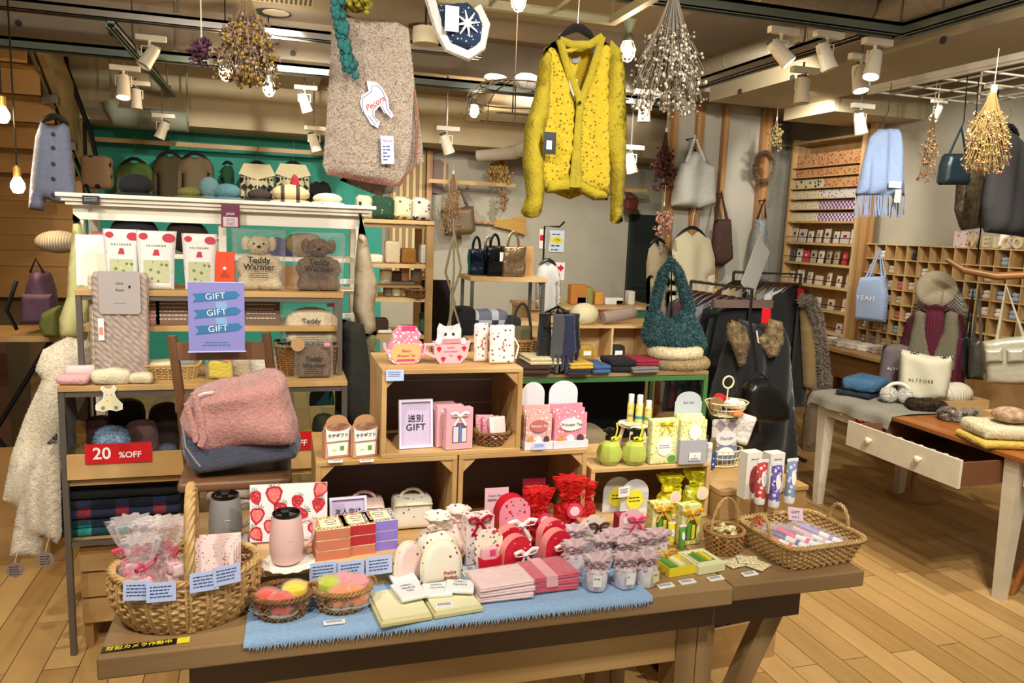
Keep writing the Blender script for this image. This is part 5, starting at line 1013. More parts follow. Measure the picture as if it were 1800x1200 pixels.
# inside the pale crate
IR=TZ+.013
organza('yellow organza bag with lemon label, left one in the pale crate',(YP(1168,900,1.95).x,1.93,IR),1.05,ORY,LYEL,0,'yellow organza bags',YEL,.8); organza('yellow organza bag with green leaf pack, right one in the pale crate',(YP(1213,905,1.95).x,1.93,IR),1.1,ORY,LYEL,0,'yellow organza bags',LM,.85)
for i,(px,c) in enumerate([(1085,'rear'),(1108,'front')]):
    o=thing('clear_gift_bag','frosted gift bag with rounded cut-out handle and yellow label in the pale crate, '+c+' one','gift bag',(YP(px,905,1.95).x,1.96-.03*i,IR),.05,'frosted gift bags'); N(FOGGY).prism([(-.045,0),(.045,0),(.045,.06)]+ell(0,.06,.045,.045,14,0,PI)+[(-.045,.06)],-.001,.001).out('bag',o); m=N(pm('sun_yellow','#e8dd3a',.5)).prism(ell(0,.045,.028,.03,18),-.002,-.0012); scrib(m,-.018,.018,.05,-.002,.003,INK,i); scrib(m,-.018,.018,.04,-.002,.003,INK,i+3); m.out('label',o,smooth=False)
card('price_card','pale grey price card clipped on the frosted gift bags','price card',(YP(1096,865,1.92).x,1.915,YP(1096,872,1.92).z),.04,.03,PAPER,.2,0,3,None,None,INK)
# --- chair: folded blankets and GIFT sign
def folded(label,c,w,d,h,mat,layers=2,rz=0,wob=.006,name='folded_blanket',fz=0,fl=.006,grp=None,rx=0,ry=0,fm=None):
    o=thing(name,label,'blanket' if 'blanket' in name else ('sweater' if 'sweater' in name else 'cloth'),c,rz,grp,rx=rx,ry=ry); hh=h/layers; m=N(mat)
    for k in range(layers): m.rbox(-w/2+R.uniform(0,.02)*w,w/2-R.uniform(0,.02)*w,-d/2+.004*k,d/2-.004*k,hh*k*.97,hh*(k+1),hh*.48,3,wob,7/max(w,.2),8)
    if fz: m.fuzz(fz,fl,mat=fm or mat)
    m.out('cloth',o); return o
SHP=pm('sherpa_pink','#c48f86',.95,'#b37c74','noise',40,amt=.6,bump=(120,.6),sheen=.5); SHB=pm('fleece_slate','#4c5064',.95,'#3f4354','noise',40,amt=.6,bump=(150,.5),sheen=.4)
cx=(pL0.x+pR0.x)/2; sb_=sz
def cloth(label,name,cat,poly,mat,y,th=.06,fold=None,fz=0,fl=.01,res=None,edge=None,grp=None,rz=0,p=.5):
    # soft thing: its outline is measured at its own distance y and given real thickness
    ps=[YP(a,b,y) for a,b in poly]; cx=sum(q.x for q in ps)/len(ps); zt=max(q.z for q in ps); o=thing(name,label,cat,(cx,y,zt),rz,grp)
    m=N(mat).puff([(q.x-cx,q.z-zt) for q in ps],th,res=res,fold=fold,edge=edge,p=p)
    if fz: m.fuzz(fz,fl)
    m.out('body',o,ang=80); return o
o=cloth('slate blue folded blanket on the chair, under the pink one','folded_blanket','blanket',[(318,750),(330,742),(420,745),(520,742),(528,762),(529,785),(520,797),(440,808),(352,822),(335,812),(322,785)],SHB,2.34,.24,fz=9000,fl=.003,edge=.03,grp='blankets on the chair')
N(pm('piping_grey','#8a8a8c',.8)).tube([YP(a,b,2.22)-o.location for a,b in ((322,755),(326,785),(345,812),(352,820))],.003,6).out('piping',o)
o=cloth('dusty pink fluffy folded blanket on top of the slate blue one on the chair','folded_blanket','blanket',[(316,737),(328,705),(345,682),(385,668),(430,660),(462,652),(490,652),(502,662),(512,705),(522,735),(525,762),(515,772),(440,775),(380,786),(352,786),(338,765)],SHP,2.33,.26,lambda x,z:.012*math.sin(x*17+z*20)+.006*math.sin(z*55),fz=26000,fl=.0035,edge=.035,grp='blankets on the chair')
N(SHP).tube([YP(a,b,2.205)-o.location for a,b in ((340,690),(352,730),(358,770),(352,784))],.009,8).tube([YP(a,b,2.21)-o.location for a,b in ((328,708),(338,745),(345,776))],.008,8).out('fold_edge',o)
N(pm('label_cream','#e2dccf',.7)).tube([YP(a,b,2.215)-o.location for a,b in ((345,697),(358,691),(376,689))],.003,5).out('label_tab',o)
p=YP(382,617,2.455); k=K(p); o=thing('gift_sign','lavender-blue GIFT GIFT GIFT sign with three blue ribbons, hung on the chair back','sign',(p.x,2.455,p.z),.03,rx=-.03)
w,h=92*k,120*k; N(pm('sign_lilac','#8482bf',.45)).box(-w/2,w/2,-.002,.002,0,h).out('panel',o,smooth=False); m=N(pm('sign_clear_edge','#b8c0ea',.3))
for a in ((-w/2-.003,w/2+.003,-.003,.001),(-w/2-.003,w/2+.003,h,h+.003)): m.box(a[0],a[1],-.003,.003,a[2],a[3])
m.out('sleeve',o,smooth=False); rb=pm('ribbon_blue','#2f6f9f',.5); rb2=pm('ribbon_light','#7fa6d2',.5); m=M()
for i in range(3):
    z=h*(.80-.235*i); dx=[-.02,0,.02][i]*w
    m.m(rb).prism([(-w*.40+dx,z-h*.085),(w*.36+dx,z-h*.03),(w*.44+dx,z+h*.03),(w*.36+dx,z+h*.085),(-w*.40+dx,z+h*.04),(-w*.34+dx,z-.02*h)],-.0036,-.0026)
    if i<2: m.m(rb2).prism([(-w*.02,z-h*.08),(w*.16,z-h*.07),(w*.2,z-h*.17),(-w*.0,z-h*.17)],-.0030,-.0022)
    addtext(m,'GIFT',h*.13,(dx,-.0042,z+.003*h),WINK,tilt=.09,ext=.0003,bold=-.0002,space=1.05)
scrib(m,-w*.22,w*.22,h*.13,-.0024,.0035,MATS['ribbon_blue'],3); scrib(m,-w*.25,w*.25,h*.09,-.0024,.0035,rb,4); m.out('print',o,smooth=False)
# --- left shelf goods
S1=1.001; SU=1.326
KN1=pm('knit_taupe','#b3a195',.95,'#9a887c','noise',60,amt=.5,bump=(60,.35,28,'DIAGONAL')); KN2=pm('knit_cream','#d8ccb2',.95,'#c4b697','noise',60,amt=.5,bump=(60,.3,25,'DIAGONAL'))
yk=2.97
for px,w,mt_,l,yy,t0 in ((170,30,KN2,'cream knitted leg warmers behind the taupe ones',3.07,483),(211,92,KN1,'taupe cable-knit leg warmers with grey header card, on the left shelf',3.015,478)):
    pt,pb_=YP(px,t0,yy),YP(px,640,yy); k=K(pt); o=thing('leg_warmers',l,'leg warmers',(pt.x,yy,S1),0,'leg warmers'); W=w*k/2; Hh=pt.z-S1
    N(mt_).puff([(-W,0),(-W*.1,.0),(W*.1,.0),(W*.92,.004),(W*.96,Hh*.5),(W,Hh*.96),(W*.9,Hh),(-W*.9,Hh),(-W,Hh*.95),(-W*.98,Hh*.4)],.035,fold=lambda x,z:.0035*abs(math.sin(x*75+.9*math.sin(z*60)))+.002*math.sin(x*200),edge=.02,res=.0055).out('knit',o)
    if w>50:
        m=N(pm('header_grey','#a79d98',.6)).prism([(-W*.72,Hh*.62+.01),(-W*.64,Hh*.62),(W*.64,Hh*.62),(W*.72,Hh*.62+.01),(W*.72,Hh*1.01),(-W*.72,Hh*1.01)],-.0225,-.021); addtext(m,'Cable',.011,(0,-.023,Hh*.9),INK,ext=.0002,shear=.3); addtext(m,'Rabbit',.011,(.0,-.023,Hh*.84),INK,ext=.0002,shear=.3); m.m(INK).prism(ell(W*.35,Hh*.87,.004,.006,10),-.0232,-.0225); scrib(m,-.02,.02,Hh*.72,-.0226,.002,GREYINK,2); m.out('header_card',o,smooth=False); N(PAPER).box(-W*.78,-W*.58,-.022,-.021,Hh*.38,Hh*.58).m(SAL).box(-W*.75,-W*.61,-.0225,-.022,Hh*.43,Hh*.5).out('price_tag',o,smooth=False)
# three white pouches, orange carton, cards on the top board
for i,(px,py,w,h) in enumerate([(215,518,60,104),(277,516,66,102),(352,515,58,98)]):
    q=YP(px,py,3.065); k=K(q); W=w*k/2; Hh=h*k; yq=3.065+(.015 if i==0 else 0); o=thing('white_pouch','white stand-up pouch with red discs and clear leaf window, '+['leftmost, behind the leg warmers','middle','rightmost beside the orange carton'][i],'pouch',(q.x,yq,SU),0,'white pouches on the top board',rx=-.06)
    N(pm('pouch_white','#dcd8d2',.4)).puff([(-W*.82,0),(W*.82,0),(W*.86,Hh*.5),(W,Hh),(-W,Hh),(-W*.9,Hh*.5)],.03,edge=.02).out('bag',o)
    m=N(pm('leaf_window','#b8b990',.3,'#6c7a3a','dots',35,thr=.2,col3='#dcdcc0')).box(-W*.62,W*.62,-.0165,-.0155,Hh*.12,Hh*.5); m.m(HOT if 0 else pm('disc_red','#b8243a',.4)).prism(ell(-W*.6,Hh*.9,W*.22,W*.18,16),-.0160,-.006); m.prism(ell(W*.62,Hh*.88,W*.32,W*.24,16),-.0162,-.006); m.prism([(-W*.18,Hh*.58),(W*.18,Hh*.58),(W*.12,Hh*.68),(-W*.08,Hh*.68)],-.0165,-.0155); addtext(m,'寝ころりはらまき' if 0 else 'ひえとりはらまき',.0085,(0,-.016,Hh*.74),INK,ext=.0002,bold=.0001); m.out('print',o,smooth=False)
q=YP(396,512,3.09); k=K(q); o=thing('orange_carton','bright orange carton standing beside the cream teddy warmer','carton',(q.x,3.09,SU)); N(pm('orange','#e2491c',.45)).box(-16*k,16*k,-.015,.015,0,66*k).out('box',o,bev=.0008,smooth=False); m=N(pm('orange_dark','#b8350f',.5)).prism([(-9*k,22*k),(9*k,22*k),(0,36*k)],-.0158,-.015); m.m(PAPER).prism(ell(0,38*k,3*k,3*k,8),-.0162,-.0158); scrib(m,-.0,.012,18*k,-.0158,.003,GREYINK,1); scrib(m,0,.012,12*k,-.0158,.003,GREYINK,2); m.out('print',o,smooth=False)
for px,w,h,l in ((163,50,88,'large white board standing at the left end of the top board'),(178,46,58,'cream patterned booklet in front of the large white board')):
    q=YP(px,518,3.2); k=K(q); solo(N(PAPER if w==50 else CREAM).box(-w*k/2,w*k/2,-.0015,.0015,0,h*k),'white_board',l,'card',(q.x,3.2 if w==50 else 3.16,SU),-.1,rx=-.05,smooth=False)
# teddy warmers in clear bags
def teddy(label,px,py,w,h,mat,shape=1):
    q=YP(px,py,3.10); k=K(q); W=w*k/2; Hh=h*k; o=thing('teddy_warmer',label,'teddy bear',(q.x,3.10,SU),0,'bagged teddy warmers',rx=-.04)
    m=N(mat).puff([(-W*.78,0),(-W*.1,0),(0,.008),(W*.1,0),(W*.78,0),(W*.9,Hh*.1),(W*.78,Hh*.25),(W*.92,Hh*.4),(W*.8,Hh*.56),(W*.4,Hh*.64),(-W*.4,Hh*.64),(-W*.8,Hh*.56),(-W*.92,Hh*.4),(-W*.78,Hh*.25),(-W*.9,Hh*.1)],.05,edge=.03); m.at((0,-.004,0)).ball((0,0,Hh*.79),W*.48,1,.8,.8,18,10); 
    for s1 in (-1,1): m.ball((s1*W*.5,0,Hh*.82),W*.2,1,.5,1.5,12,7)
    m.off(); m.fuzz(3500,.006); m.out('plush_body',o); e=-W*.40
    m=N(INK); 
    for s1 in (-1,1): m.ball((s1*W*.19,e+.0,Hh*.82),W*.045,n=8,k=5)
    m.ball((0,e-.006,Hh*.77),W*.065,1.2,.7,.8,8,5); m.out('face',o)
    m=N(CLEAR).puff([(-W*1.0,0),(W*1.0,0),(W*1.05,Hh*.6),(W*1.08,Hh*1.08),(-W*1.08,Hh*1.08),(-W*1.05,Hh*.6)],.085,edge=.03); m.out('clear_bag',o)
    m=M(); addtext(m,'Teddy',Hh*.15,(0,-.0445,Hh*.53),INK,ext=.0003,bold=.0006,shear=.05); addtext(m,'Warmer',Hh*.15,(0,-.0445,Hh*.41),INK,ext=.0003,bold=.0006,shear=.05)
    for j in range(3): scrib(m,-W*.4,W*.4,Hh*(.30-.035*j),-.0445,.0022,INK,j)
    m.out('print',o,smooth=False); return o
FURC=pm('fur_cream','#d9c9a6',.95,'#c9b68e','noise',60,amt=.5,bump=(150,.6)); FURB=pm('fur_brown','#7a5f42',.95,'#5f4830','noise',60,amt=.5,bump=(150,.6))
teddy('cream plush bear hand warmer in a clear bag printed Teddy Warmer',456,514,84,98,FURC); teddy('brown plush bear hand warmer in a clear bag printed Teddy Warmer',560,514,84,94,FURB)
q=YP(508,512,3.2); solo(N(CARDBD).box(-.11,.12,-.002,.002,0,.085),'kraft_board','kraft cardboard panel behind the two teddy warmers','card',(q.x-.01,3.30,SU),0,smooth=False)
# between the boards: printed cartons
p=YP(305,575,3.2); 
for i,(px,w,h,c,l) in enumerate([(268,26,50,'#b5746a','narrow pink carton'),(306,56,52,'#7a5e4c','brown carton with red lid stripe'),(368,40,50,'#5b6b7c','grey carton behind the GIFT sign'),(460,62,62,'#6b5545','wide brown carton right of the GIFT sign')]):
    q=YP(px,580,3.12); k=K(q); o=thing('printed_carton',l+', between the upper shelf boards','carton',(q.x,3.14,1.191),0,'cartons between the upper boards'); N(pm('cart%d'%i,c,.5)).box(-w*k/2,w*k/2,-.03,.03,0,h*k).out('box',o,smooth=False); m=N(RED).box(-w*k*.45,w*k*.45,-.031,-.03,h*k*.86,h*k*.94)
    for j in range(5): scrib(m,-w*k*.4,w*k*.4,h*k*(.7-.13*j),-.0305,.004,pm('cart_ink','#d9c8b4',.6),j+i)
    m.out('print',o,smooth=False)
# lower board goods
solo(N(pm('knit_pinkbunny','#d3a3a3',.95,bump=(90,.5))).rbox(-.055,.055,-.03,.03,0,.035,.017,3,.006,25),'knit_scarf','rolled pink knitted scarf at the left end of the lower board','scarf',(YP(130,672,2.95).x,2.955,S1),-.2); solo(N(pm('print_bunny','#dfc4c0',.9,'#a88','dots',50,thr=.15)).rbox(-.05,.05,-.02,.02,0,.055,.017,3,.006,25),'printed_towel','pale pink printed towel roll behind the pink scarf','towel',(YP(146,655,3.0).x-.01,3.02,S1),.1)
CRM=pm('fleece_cream','#dccfae',.95,bump=(120,.5)); solo(N(CRM).rbox(-.06,.065,-.035,.035,0,.05,.022,3,.012,22),'baby_socks','cream fleece roll with bear tag on the lower board','cloth',(YP(196,672,2.95).x,2.955,S1),.15); solo(N(CRM).rbox(-.04,.04,-.03,.03,0,.035,.016,3,.01,25),'baby_socks','small cream fleece roll left of the pale wicker basket','cloth',(YP(242,672,2.95).x+.012,2.957,S1),-.15)
def beartag(label,px,py,y,s):
    p=YP(px,py,y); o=thing('bear_tag',label,'tag',(p.x,y,p.z),0); s*=K(p); cr=pm('tag_cream','#e6dfb8',.6); out=[(-.3,1.1),(-.26,1.6),(-.42,2.0),(-.30,2.3),(-.14,2.0),(.08,2.0),(.22,2.35),(.36,2.0),(.26,1.6),(.34,1.15),(.62,.6),(.6,.1),(.3,-.05),(0,.1),(-.3,-.05),(-.66,.1),(-.66,.55)]
    N(PAPER).prism([(a*s*.85,b*s*.5) for a,b in out],0,.0015).out('card',o,smooth=False); m=N(cr).prism([(a*s*.73,b*s*.43+.07*s) for a,b in out],-.0006,0); m.m(GREYINK)
    for x in (-.09,.09): m.prism(ell(x*s,.72*s,.022*s,.03*s,8),-.001,-.0006)
    m.m(OR).prism([(-.12*s,.5*s),(0,.46*s),(.12*s,.5*s),(.12*s,.42*s),(0,.46*s),(-.12*s,.42*s)],-.001,-.0006); m.m(pm('paw','#8c8a5c',.6)).prism(ell(-.26*s,.14*s,.08*s,.09*s,10),-.001,-.0006); m.prism(ell(.26*s,.14*s,.08*s,.09*s,10),-.001,-.0006); m.out('print',o,smooth=False)
beartag('white bear-shaped cardboard tag hanging over the edge of the lower board',193,722,2.912,40)
q=ZP(298,668,S1); o=thing('pale_basket','pale wicker basket of folded prints on the lower board','basket',(q.x,q.y+.075,S1)); basket(o,.085,.06,.05,1.15,8,30,WICKL,.002,se=5); solo(N(pm('tee_print','#d8cfa8',.9,'#8a7a4a','dots',50,thr=.2)).rbox(-.07,.03,-.04,.04,0,.03,.012,3,.006,25),'folded_print','folded cream printed cloth in the pale wicker basket','cloth',(q.x-.01,q.y+.075,S1+.03),.1); solo(N(pm('denim_mix','#5d7fa0',.9,'#9a8c6a','noise',40,amt=.4)).rbox(-.03,.04,-.03,.03,0,.03,.012,3,.006,25),'folded_print','folded blue cloth at the right of the pale wicker basket','cloth',(q.x+.04,q.y+.07,S1+.04),.3)
for px,py,w,h,c,l in ((387,668,50,42,'#dcc43c','yellow dish sponge in a clear bag'),(424,664,36,44,'#b9a983','beige sponge in a clear bag'),(452,660,40,48,'#cfc8b4','white sponge in a clear bag'),(484,660,34,44,'#a99f86','pale brown sponge in a clear bag, behind the chair post')):
    q=ZP(px,py,S1); k=K(q); o=thing('bagged_sponge',l+', on the lower board','sponge',(q.x,q.y+.03,S1),0,'bagged sponges'); N(pm('sp'+c[1:],c,.9,bump=(90,.7))).rbox(-w*k*.4,w*k*.4,-.015,.015,.002,h*k*.75,.012,3,.004,40).out('sponge',o); N(CLEAR).puff(rrect(-w*k/2,w*k/2,0,h*k,.006),.05).out('bag',o); N(SAL).box(w*k*.1,w*k*.35,-.0265,-.0255,h*k*.8,h*k*.95).out('sticker',o,smooth=False)
q=ZP(540,662,S1); o=thing('brown_wicker_basket','square brown wicker basket on the right of the lower board','basket',(q.x-.0,q.y+.10,S1)); basket(o,.105,.08,.115,1.12,14,34,WICKD,.0028,se=6)
def bagfig(label,px,py,w,h,y,z,mat,name,txt):
    p=YP(px,py,y); k=K(p); W=w*k/2; Hh=h*k; o=thing(name,label,'soft toy',(p.x,y,z if z else p.z),0,rx=-.05); m=N(mat).puff([(-W*.8,0),(W*.8,0),(W*.85,Hh*.5)]+ell(0,Hh*.5,W*.85,Hh*.35,10,0,PI)+[(-W*.85,Hh*.5)],.04,edge=.02); m.fuzz(1500,.005); m.out('plush',o); N(CLEAR).puff(rrect(-W,W,0,Hh,.005),.06,edge=.02).out('clear_bag',o); m=M()
    for i,t in enumerate(txt): addtext(m,t,Hh*.17,(0,-.0325,Hh*(.52-.17*i)),INK,ext=.0003,bold=.0004)
    for j in range(3): scrib(m,-W*.5,W*.5,Hh*(.24-.05*j),-.0322,.002,INK,j)
    m.out('print',o,smooth=False); N(SAL).box(W*.5,W*.8,-.0325,-.0315,Hh*.86,Hh*.95).out('sticker',o,smooth=False)
bagfig('cream plush hand warmer bag above the brown wicker basket',547,600,104,74,q.y+.1,S1+.118,FURC,'plush_hand_warmer',['Teddy','Hand Warmer']); bagfig('brown plush warmer in a square clear bag, in front of the brown wicker basket',552,664,66,66,q.y-.012,S1,FURB,'plush_warmer',['Teddy','Warmer'])
solo(N(CARDBD).prism(ell(0,0,.025,.025,24),-.0007,.0007),'kraft_tag','round kraft tag on the brown wicker basket','tag',(YP(523,602,q.y-.0).x,q.y-.052,YP(523,602,q.y).z))
# drawer shelf goods (socks and caps) z=.665
Z2=.6555
def lump(label,px,w,h,mat,y=3.05,z=Z2,fz=0,name='wool_sock',cat='socks',grp='socks in the drawer shelf',rz=0,py=None,d=.05):
    q=YP(px,780,y); k=K(q); m=N(mat).rbox(-w*k/2,w*k/2,-d,d,0,h*k,min(w,h)*k*.42,3,.008,14); 
    if fz: m.fuzz(fz,.01)
    return solo(m,name,label,cat,(q.x,y,z),rz,grp)
WD=lambda n,c,f=60: pm(n,c,.95,bump=(f,.6))
lump('moss brown fluffy sock, front left in the drawer shelf',141,36,46,WD('wl_moss','#6a5a35'),fz=900); lump('mustard brown sock behind the moss one',142,24,80,WD('wl_must','#8a6228'),3.14); lump('light blue fluffy sock, middle of the drawer shelf',197,56,76,pm('wl_blue','#8ba3bb',.95,'#6f8aa6','noise',50,amt=.5,bump=(60,.6)),fz=2500); lump('dark maroon sock standing behind the light blue one',175,40,84,WD('wl_mar','#3c1f1e'),3.16)
lump('mauve brown wool sock right of the light blue one',250,54,76,WD('wl_mauve','#5b403c'),3.14); lump('black and white spotted sock lying on the shelf rail',255,50,36,pm('wl_cow','#101010',.9,'#e6e2da','dots',26,thr=.3),2.99); lump('slate grey knit cap, right of the spotted sock',292,34,40,WD('wl_slate','#3e4452')); lump('dark brown knit cap at the back of the drawer shelf',290,50,96,WD('wl_dkb','#231915'),3.2); lump('black knit cap behind the bear tag',225,60,100,WD('wl_blk','#1b1512'),3.24)
lump('mustard yellow mitten at the right of the drawer shelf',538,26,54,WD('wl_must2','#9c8420')); lump('dark green mitten on the right end of the drawer shelf',570,40,74,WD('wl_grn','#2f3426'),3.12); lump('striped cream mitten below the dark green one',566,36,46,pm('wl_str','#8d8a66',.95,'#cfc79e','stripe',40,thr=.5),3.0); solo(N(pm('teal_card','#1f4d50',.5)).prism([(-.05,0),(.05,0),(.05,.04)]+ell(0,.04,.05,.04,10,0,PI)+[(-.05,.04)],0,.002),'teal_display_card','dark teal rounded card behind the mittens','card',(YP(566,700,3.18).x,3.2,.84))
# tartan blankets on the low board
PLD=lambda n,a,b,c: pm(n,a,.95,b,'plaid',8,thr=.35,col3=c,bump=(200,.4))
p=YP(212,940,3.05)
for i,(mt_,l,h) in enumerate([(PLD('tartan_teal','#0c1e2c','#12404a','#2a8f86'),'teal and black tartan blanket, bottom of the pile',.062),(PLD('tartan_navy','#0e1420','#1d2440','#7a2630'),'navy and red tartan blanket, middle of the pile',.07),(WD('blk_fleece','#0c0c0e'),'black fleece blanket, top of the pile',.08)]):
    folded(l+' on the low board',(p.x,3.12,.431+[0,.065,.138][i]),.44,.30,h,mt_,2,.01,.006,fz=1500,fl=.004)
# folded knits on the low board right of the chair
folded('beige patterned fleece blanket behind the chair legs',(YP(440,900,3.1).x,3.14,.431),.3,.28,.09,pm('fleece_pat','#b9a888',.95,'#8a7558','noise',12,amt=.3),2,0,.006,fz=800,fl=.006); folded('white fluffy edged blanket on the beige patterned one',(YP(430,880,3.1).x,3.14,.523),.28,.27,.08,WD('fleece_wh','#b8ac98'),2,0,.008,fz=1500,fl=.01)
# --- things hanging left of the shelf
FLUF=pm('fluffy_cream','#eadfc8',.95,'#dccfb2','noise',50,amt=.5,bump=(150,.6),sheen=.4)
cloth('cream fluffy scarf-like coat hanging at the left end of the shelf','fluffy_coat','coat',[(118,592),(160,600),(170,640),(150,700),(118,760),(100,830),(92,860),(60,900),(30,890),(5,878),(20,800),(45,730),(75,665),(62,650),(75,615)],FLUF,3.13,.10,lambda x,z:.014*math.sin(x*38+z*9),fz=26000,fl=.005)
cloth('cream sherpa blanket with stitched edge hanging low at the left end of the shelf','sherpa_blanket','blanket',[(62,800),(100,760),(106,830),(108,940),(100,955),(75,940),(72,980),(50,975),(18,975),(30,900),(48,840)],pm('sherpa_grey','#dccfba',.95,'#cdbfa6','noise',50,amt=.5,bump=(150,.6),sheen=.4),2.93,.08,lambda x,z:.018*math.sin(x*75+z*4),fz=22000,fl=.0045)
for px,py,l in ((33,993,'left one'),(86,975,'right one')):
    p=YP(px,py,2.90); o=thing('scalloped_tag','brown-grey scalloped paper tag hanging under the sherpa blanket, '+l,'tag',(p.x,2.86,p.z),0,'scalloped tags under the sherpa blanket'); N(pm('tag_taupe','#7d6c68',.6)).prism([(.027*math.cos(a)*(1+.07*math.cos(8*a)),.027*math.sin(a)*(1+.07*math.cos(8*a))) for a in [2*PI*i/40 for i in range(40)]],0,.0015).out('card',o,smooth=False); m=M()
    for j in range(4): scrib(m,-.017,.017,.012-.009*j,-.0001,.003,INK,j)
    m.out('print',o,smooth=False); N(STRING).tube([(0,0,.026),(.002,.04,.06)],.0008,4).out('string',o)
cloth('pale yellow coat hanging on the left end of the white unit','yellow_coat','coat',[(128,375),(140,385),(150,420),(165,500),(160,560),(140,600),(105,592),(104,560),(118,520),(120,470),(126,420)],pm('coat_yellow','#cdc98a',.8),3.36,.09,lambda x,z:.010*math.sin(x*70))
cloth('beige coat hanging on the right end of the white unit','beige_coat','coat',[(634,375),(645,420),(656,470),(664,500),(658,540),(662,590),(636,592),(620,545),(626,440)],pm('coat_beige','#a89a80',.9,'#9a8c72','noise',40,amt=.4),3.30,.09,lambda x,z:.008*math.sin(x*60))
solo(N(BLACK).tube([(0,0,.05),(0,0,0),(.004,0,-.04)],.006,6),'black_hook','black hook holding the beige coat on the white unit','hook',(YP(630,380,3.33).x+.01,3.36,YP(630,375,3.33).z))
cloth('dark olive coat hanging between the shelf and the upper crate','dark_coat','coat',[(600,560),(640,570),(650,640),(655,740),(620,750),(590,720),(600,640)],pm('coat_olive','#26261e',.9,'#1c1c18','noise',20,amt=.4),3.15,.10,lambda x,z:.012*math.sin(x*60))
cloth('green-brown patterned scarf hanging beside the dark olive coat','patterned_scarf','scarf',[(640,585),(662,590),(660,700),(662,760),(640,760),(636,680)],pm('scarf_olive','#77704e',.95,'#4a4632','noise',60,amt=.4),3.22,.05,lambda x,z:.006*math.sin(x*80))
# signs on the white unit
p=YP(160,354,3.33); card('black_label','small black lettered label on the white cornice','sign',(p.x,3.33,p.z-.012),.06,.034,INK,0,0,3,ink=pm('chalk','#b9b4a8',.7)); p=YP(405,380,3.32)
o=card('maroon_card','maroon JAM card sign pinned at the middle of the white unit','sign',(p.x,3.32,p.z-.045),.07,.09,pm('maroon','#6d1a3c',.5),0,0,0,'JANA',.014,PAPER,tz=-.02); m=N(pm('card_pink2','#d8c4cc',.6)).box(-.028,.028,-.001,0,.004,.042); addtext(m,'□1□',.013,(0,-.0015,.03),INK); addtext(m,'□2□',.013,(0,-.0015,.014),INK); m.out('inset',o,smooth=False)
# cotton goods in clear cases on the white unit boards
for i,px in enumerate([175,212,248,300,345,375]):
    q=YP(px,448,3.5); k=K(q); o=thing('boxed_doll','small white cotton figure in a clear case on the white unit, number in the row told by place: '+['leftmost','second from left','third from left','third from right','second from right','rightmost'][i],'box',(q.x,3.55,1.439),0,'clear cases on the white unit'); o['label']='white cotton bundle in a clear case, '+['leftmost','second from left','third from left','third from right','second from right','rightmost'][i]+' on the white unit'
    N(WD('wl_cotton','#c9c4ba')).ball((0,0,.035),.03,1,.7,1.1,14,8,.05).out('cotton',o); N(CLEAR).box(-.042,.042,-.035,.035,0,.09).out('case',o,smooth=False); N([SAL,LILAC,CREAM,PAPER,LBLUE,PPINK][i]).box(-.03,.03,-.036,-.0355,.065,.08).out('label_strip',o,smooth=False)
# caps and hats on top of the white unit
TP=CZ+.001
def cap(label,px,w,h,mat,y=3.52,brim=True,rz=0,grp='hats on top of the white unit'):
    q=YP(px,350,y); k=K(q); r_=w*k/2; o=thing('cloth_cap',label,'hat',(q.x,y,TP),rz,grp); N(mat).ball((0,0,h*k*.42),r_*.85,1,.9,h/w*1.0,18,8,.05).out('crown',o)
    if brim: N(mat).lathe([(r_*.7,.008),(r_*1.05,.0),(r_*1.08,.003),(r_*.7,.014)],24,sy=.85,fn=lambda a,z:1+.05*math.sin(3*a)).out('brim',o)
cap('black wide hat on the left of the white unit top',238,70,46,WD('hat_black','#15151a')); cap('olive cap with dark stripe on the white unit top',335,50,24,WD('hat_olive','#5f5f2c')); cap('blue-grey denim hat beside the olive cap',368,40,46,WD('hat_denim','#4f6a6e')); cap('teal denim bucket hat, middle of the white unit top',400,56,34,WD('hat_teal','#466a72')); cap('dark brown cap, right of the teal hat',456,50,26,WD('hat_brown','#2c201c')); cap('beige cap with dark stripes, right part of the white unit top',510,76,38,pm('hat_beige','#b7a27c',.9,'#3a2f28','stripe',5,thr=.85)); cap('red knit cap peeking behind the beige cap',518,20,60,WD('hat_red','#8c1f24'),3.62,False); cap('cream cap with dark lettering, at the right end of the white unit top',575,60,24,pm('hat_cream','#d3c6a4',.9,'#3a2f28','dots',40,thr=.18))
# hats standing on the inner board, seen under the cornice
for px,c,l,w in ((240,'hat_black','big black hat below the cornice, left half of the white unit',80),(330,'wl_dkb','dark brown hat below the cornice beside the black one',70)):
    q=YP(px,395,3.5); solo(N(MATS[c]).ball((0,0,.075),w*K(q)*.5,1,.6,.85,18,9,.04),'round_hat',l,'hat',(q.x,3.46,1.44+.0),0)
solo(N(pm('navy_card','#1a1f5c',.5)).prism([(-.07,0),(.07,0),(.07,.03)]+ell(0,.03,.06,.05,12,0,PI)+[(-.07,.03)],0,.002),'navy_display_card','navy arched display card above the teddy bags','card',(YP(487,410,3.47).x,3.47,1.44)); solo(N(pm('hat_tan','#8a7650',.9)).ball((0,0,.05),.09,1,.7,.6,18,9,.03),'tan_hat','tan wide hat below the cornice at the right','hat',(YP(535,390,3.5).x,3.5,1.44))
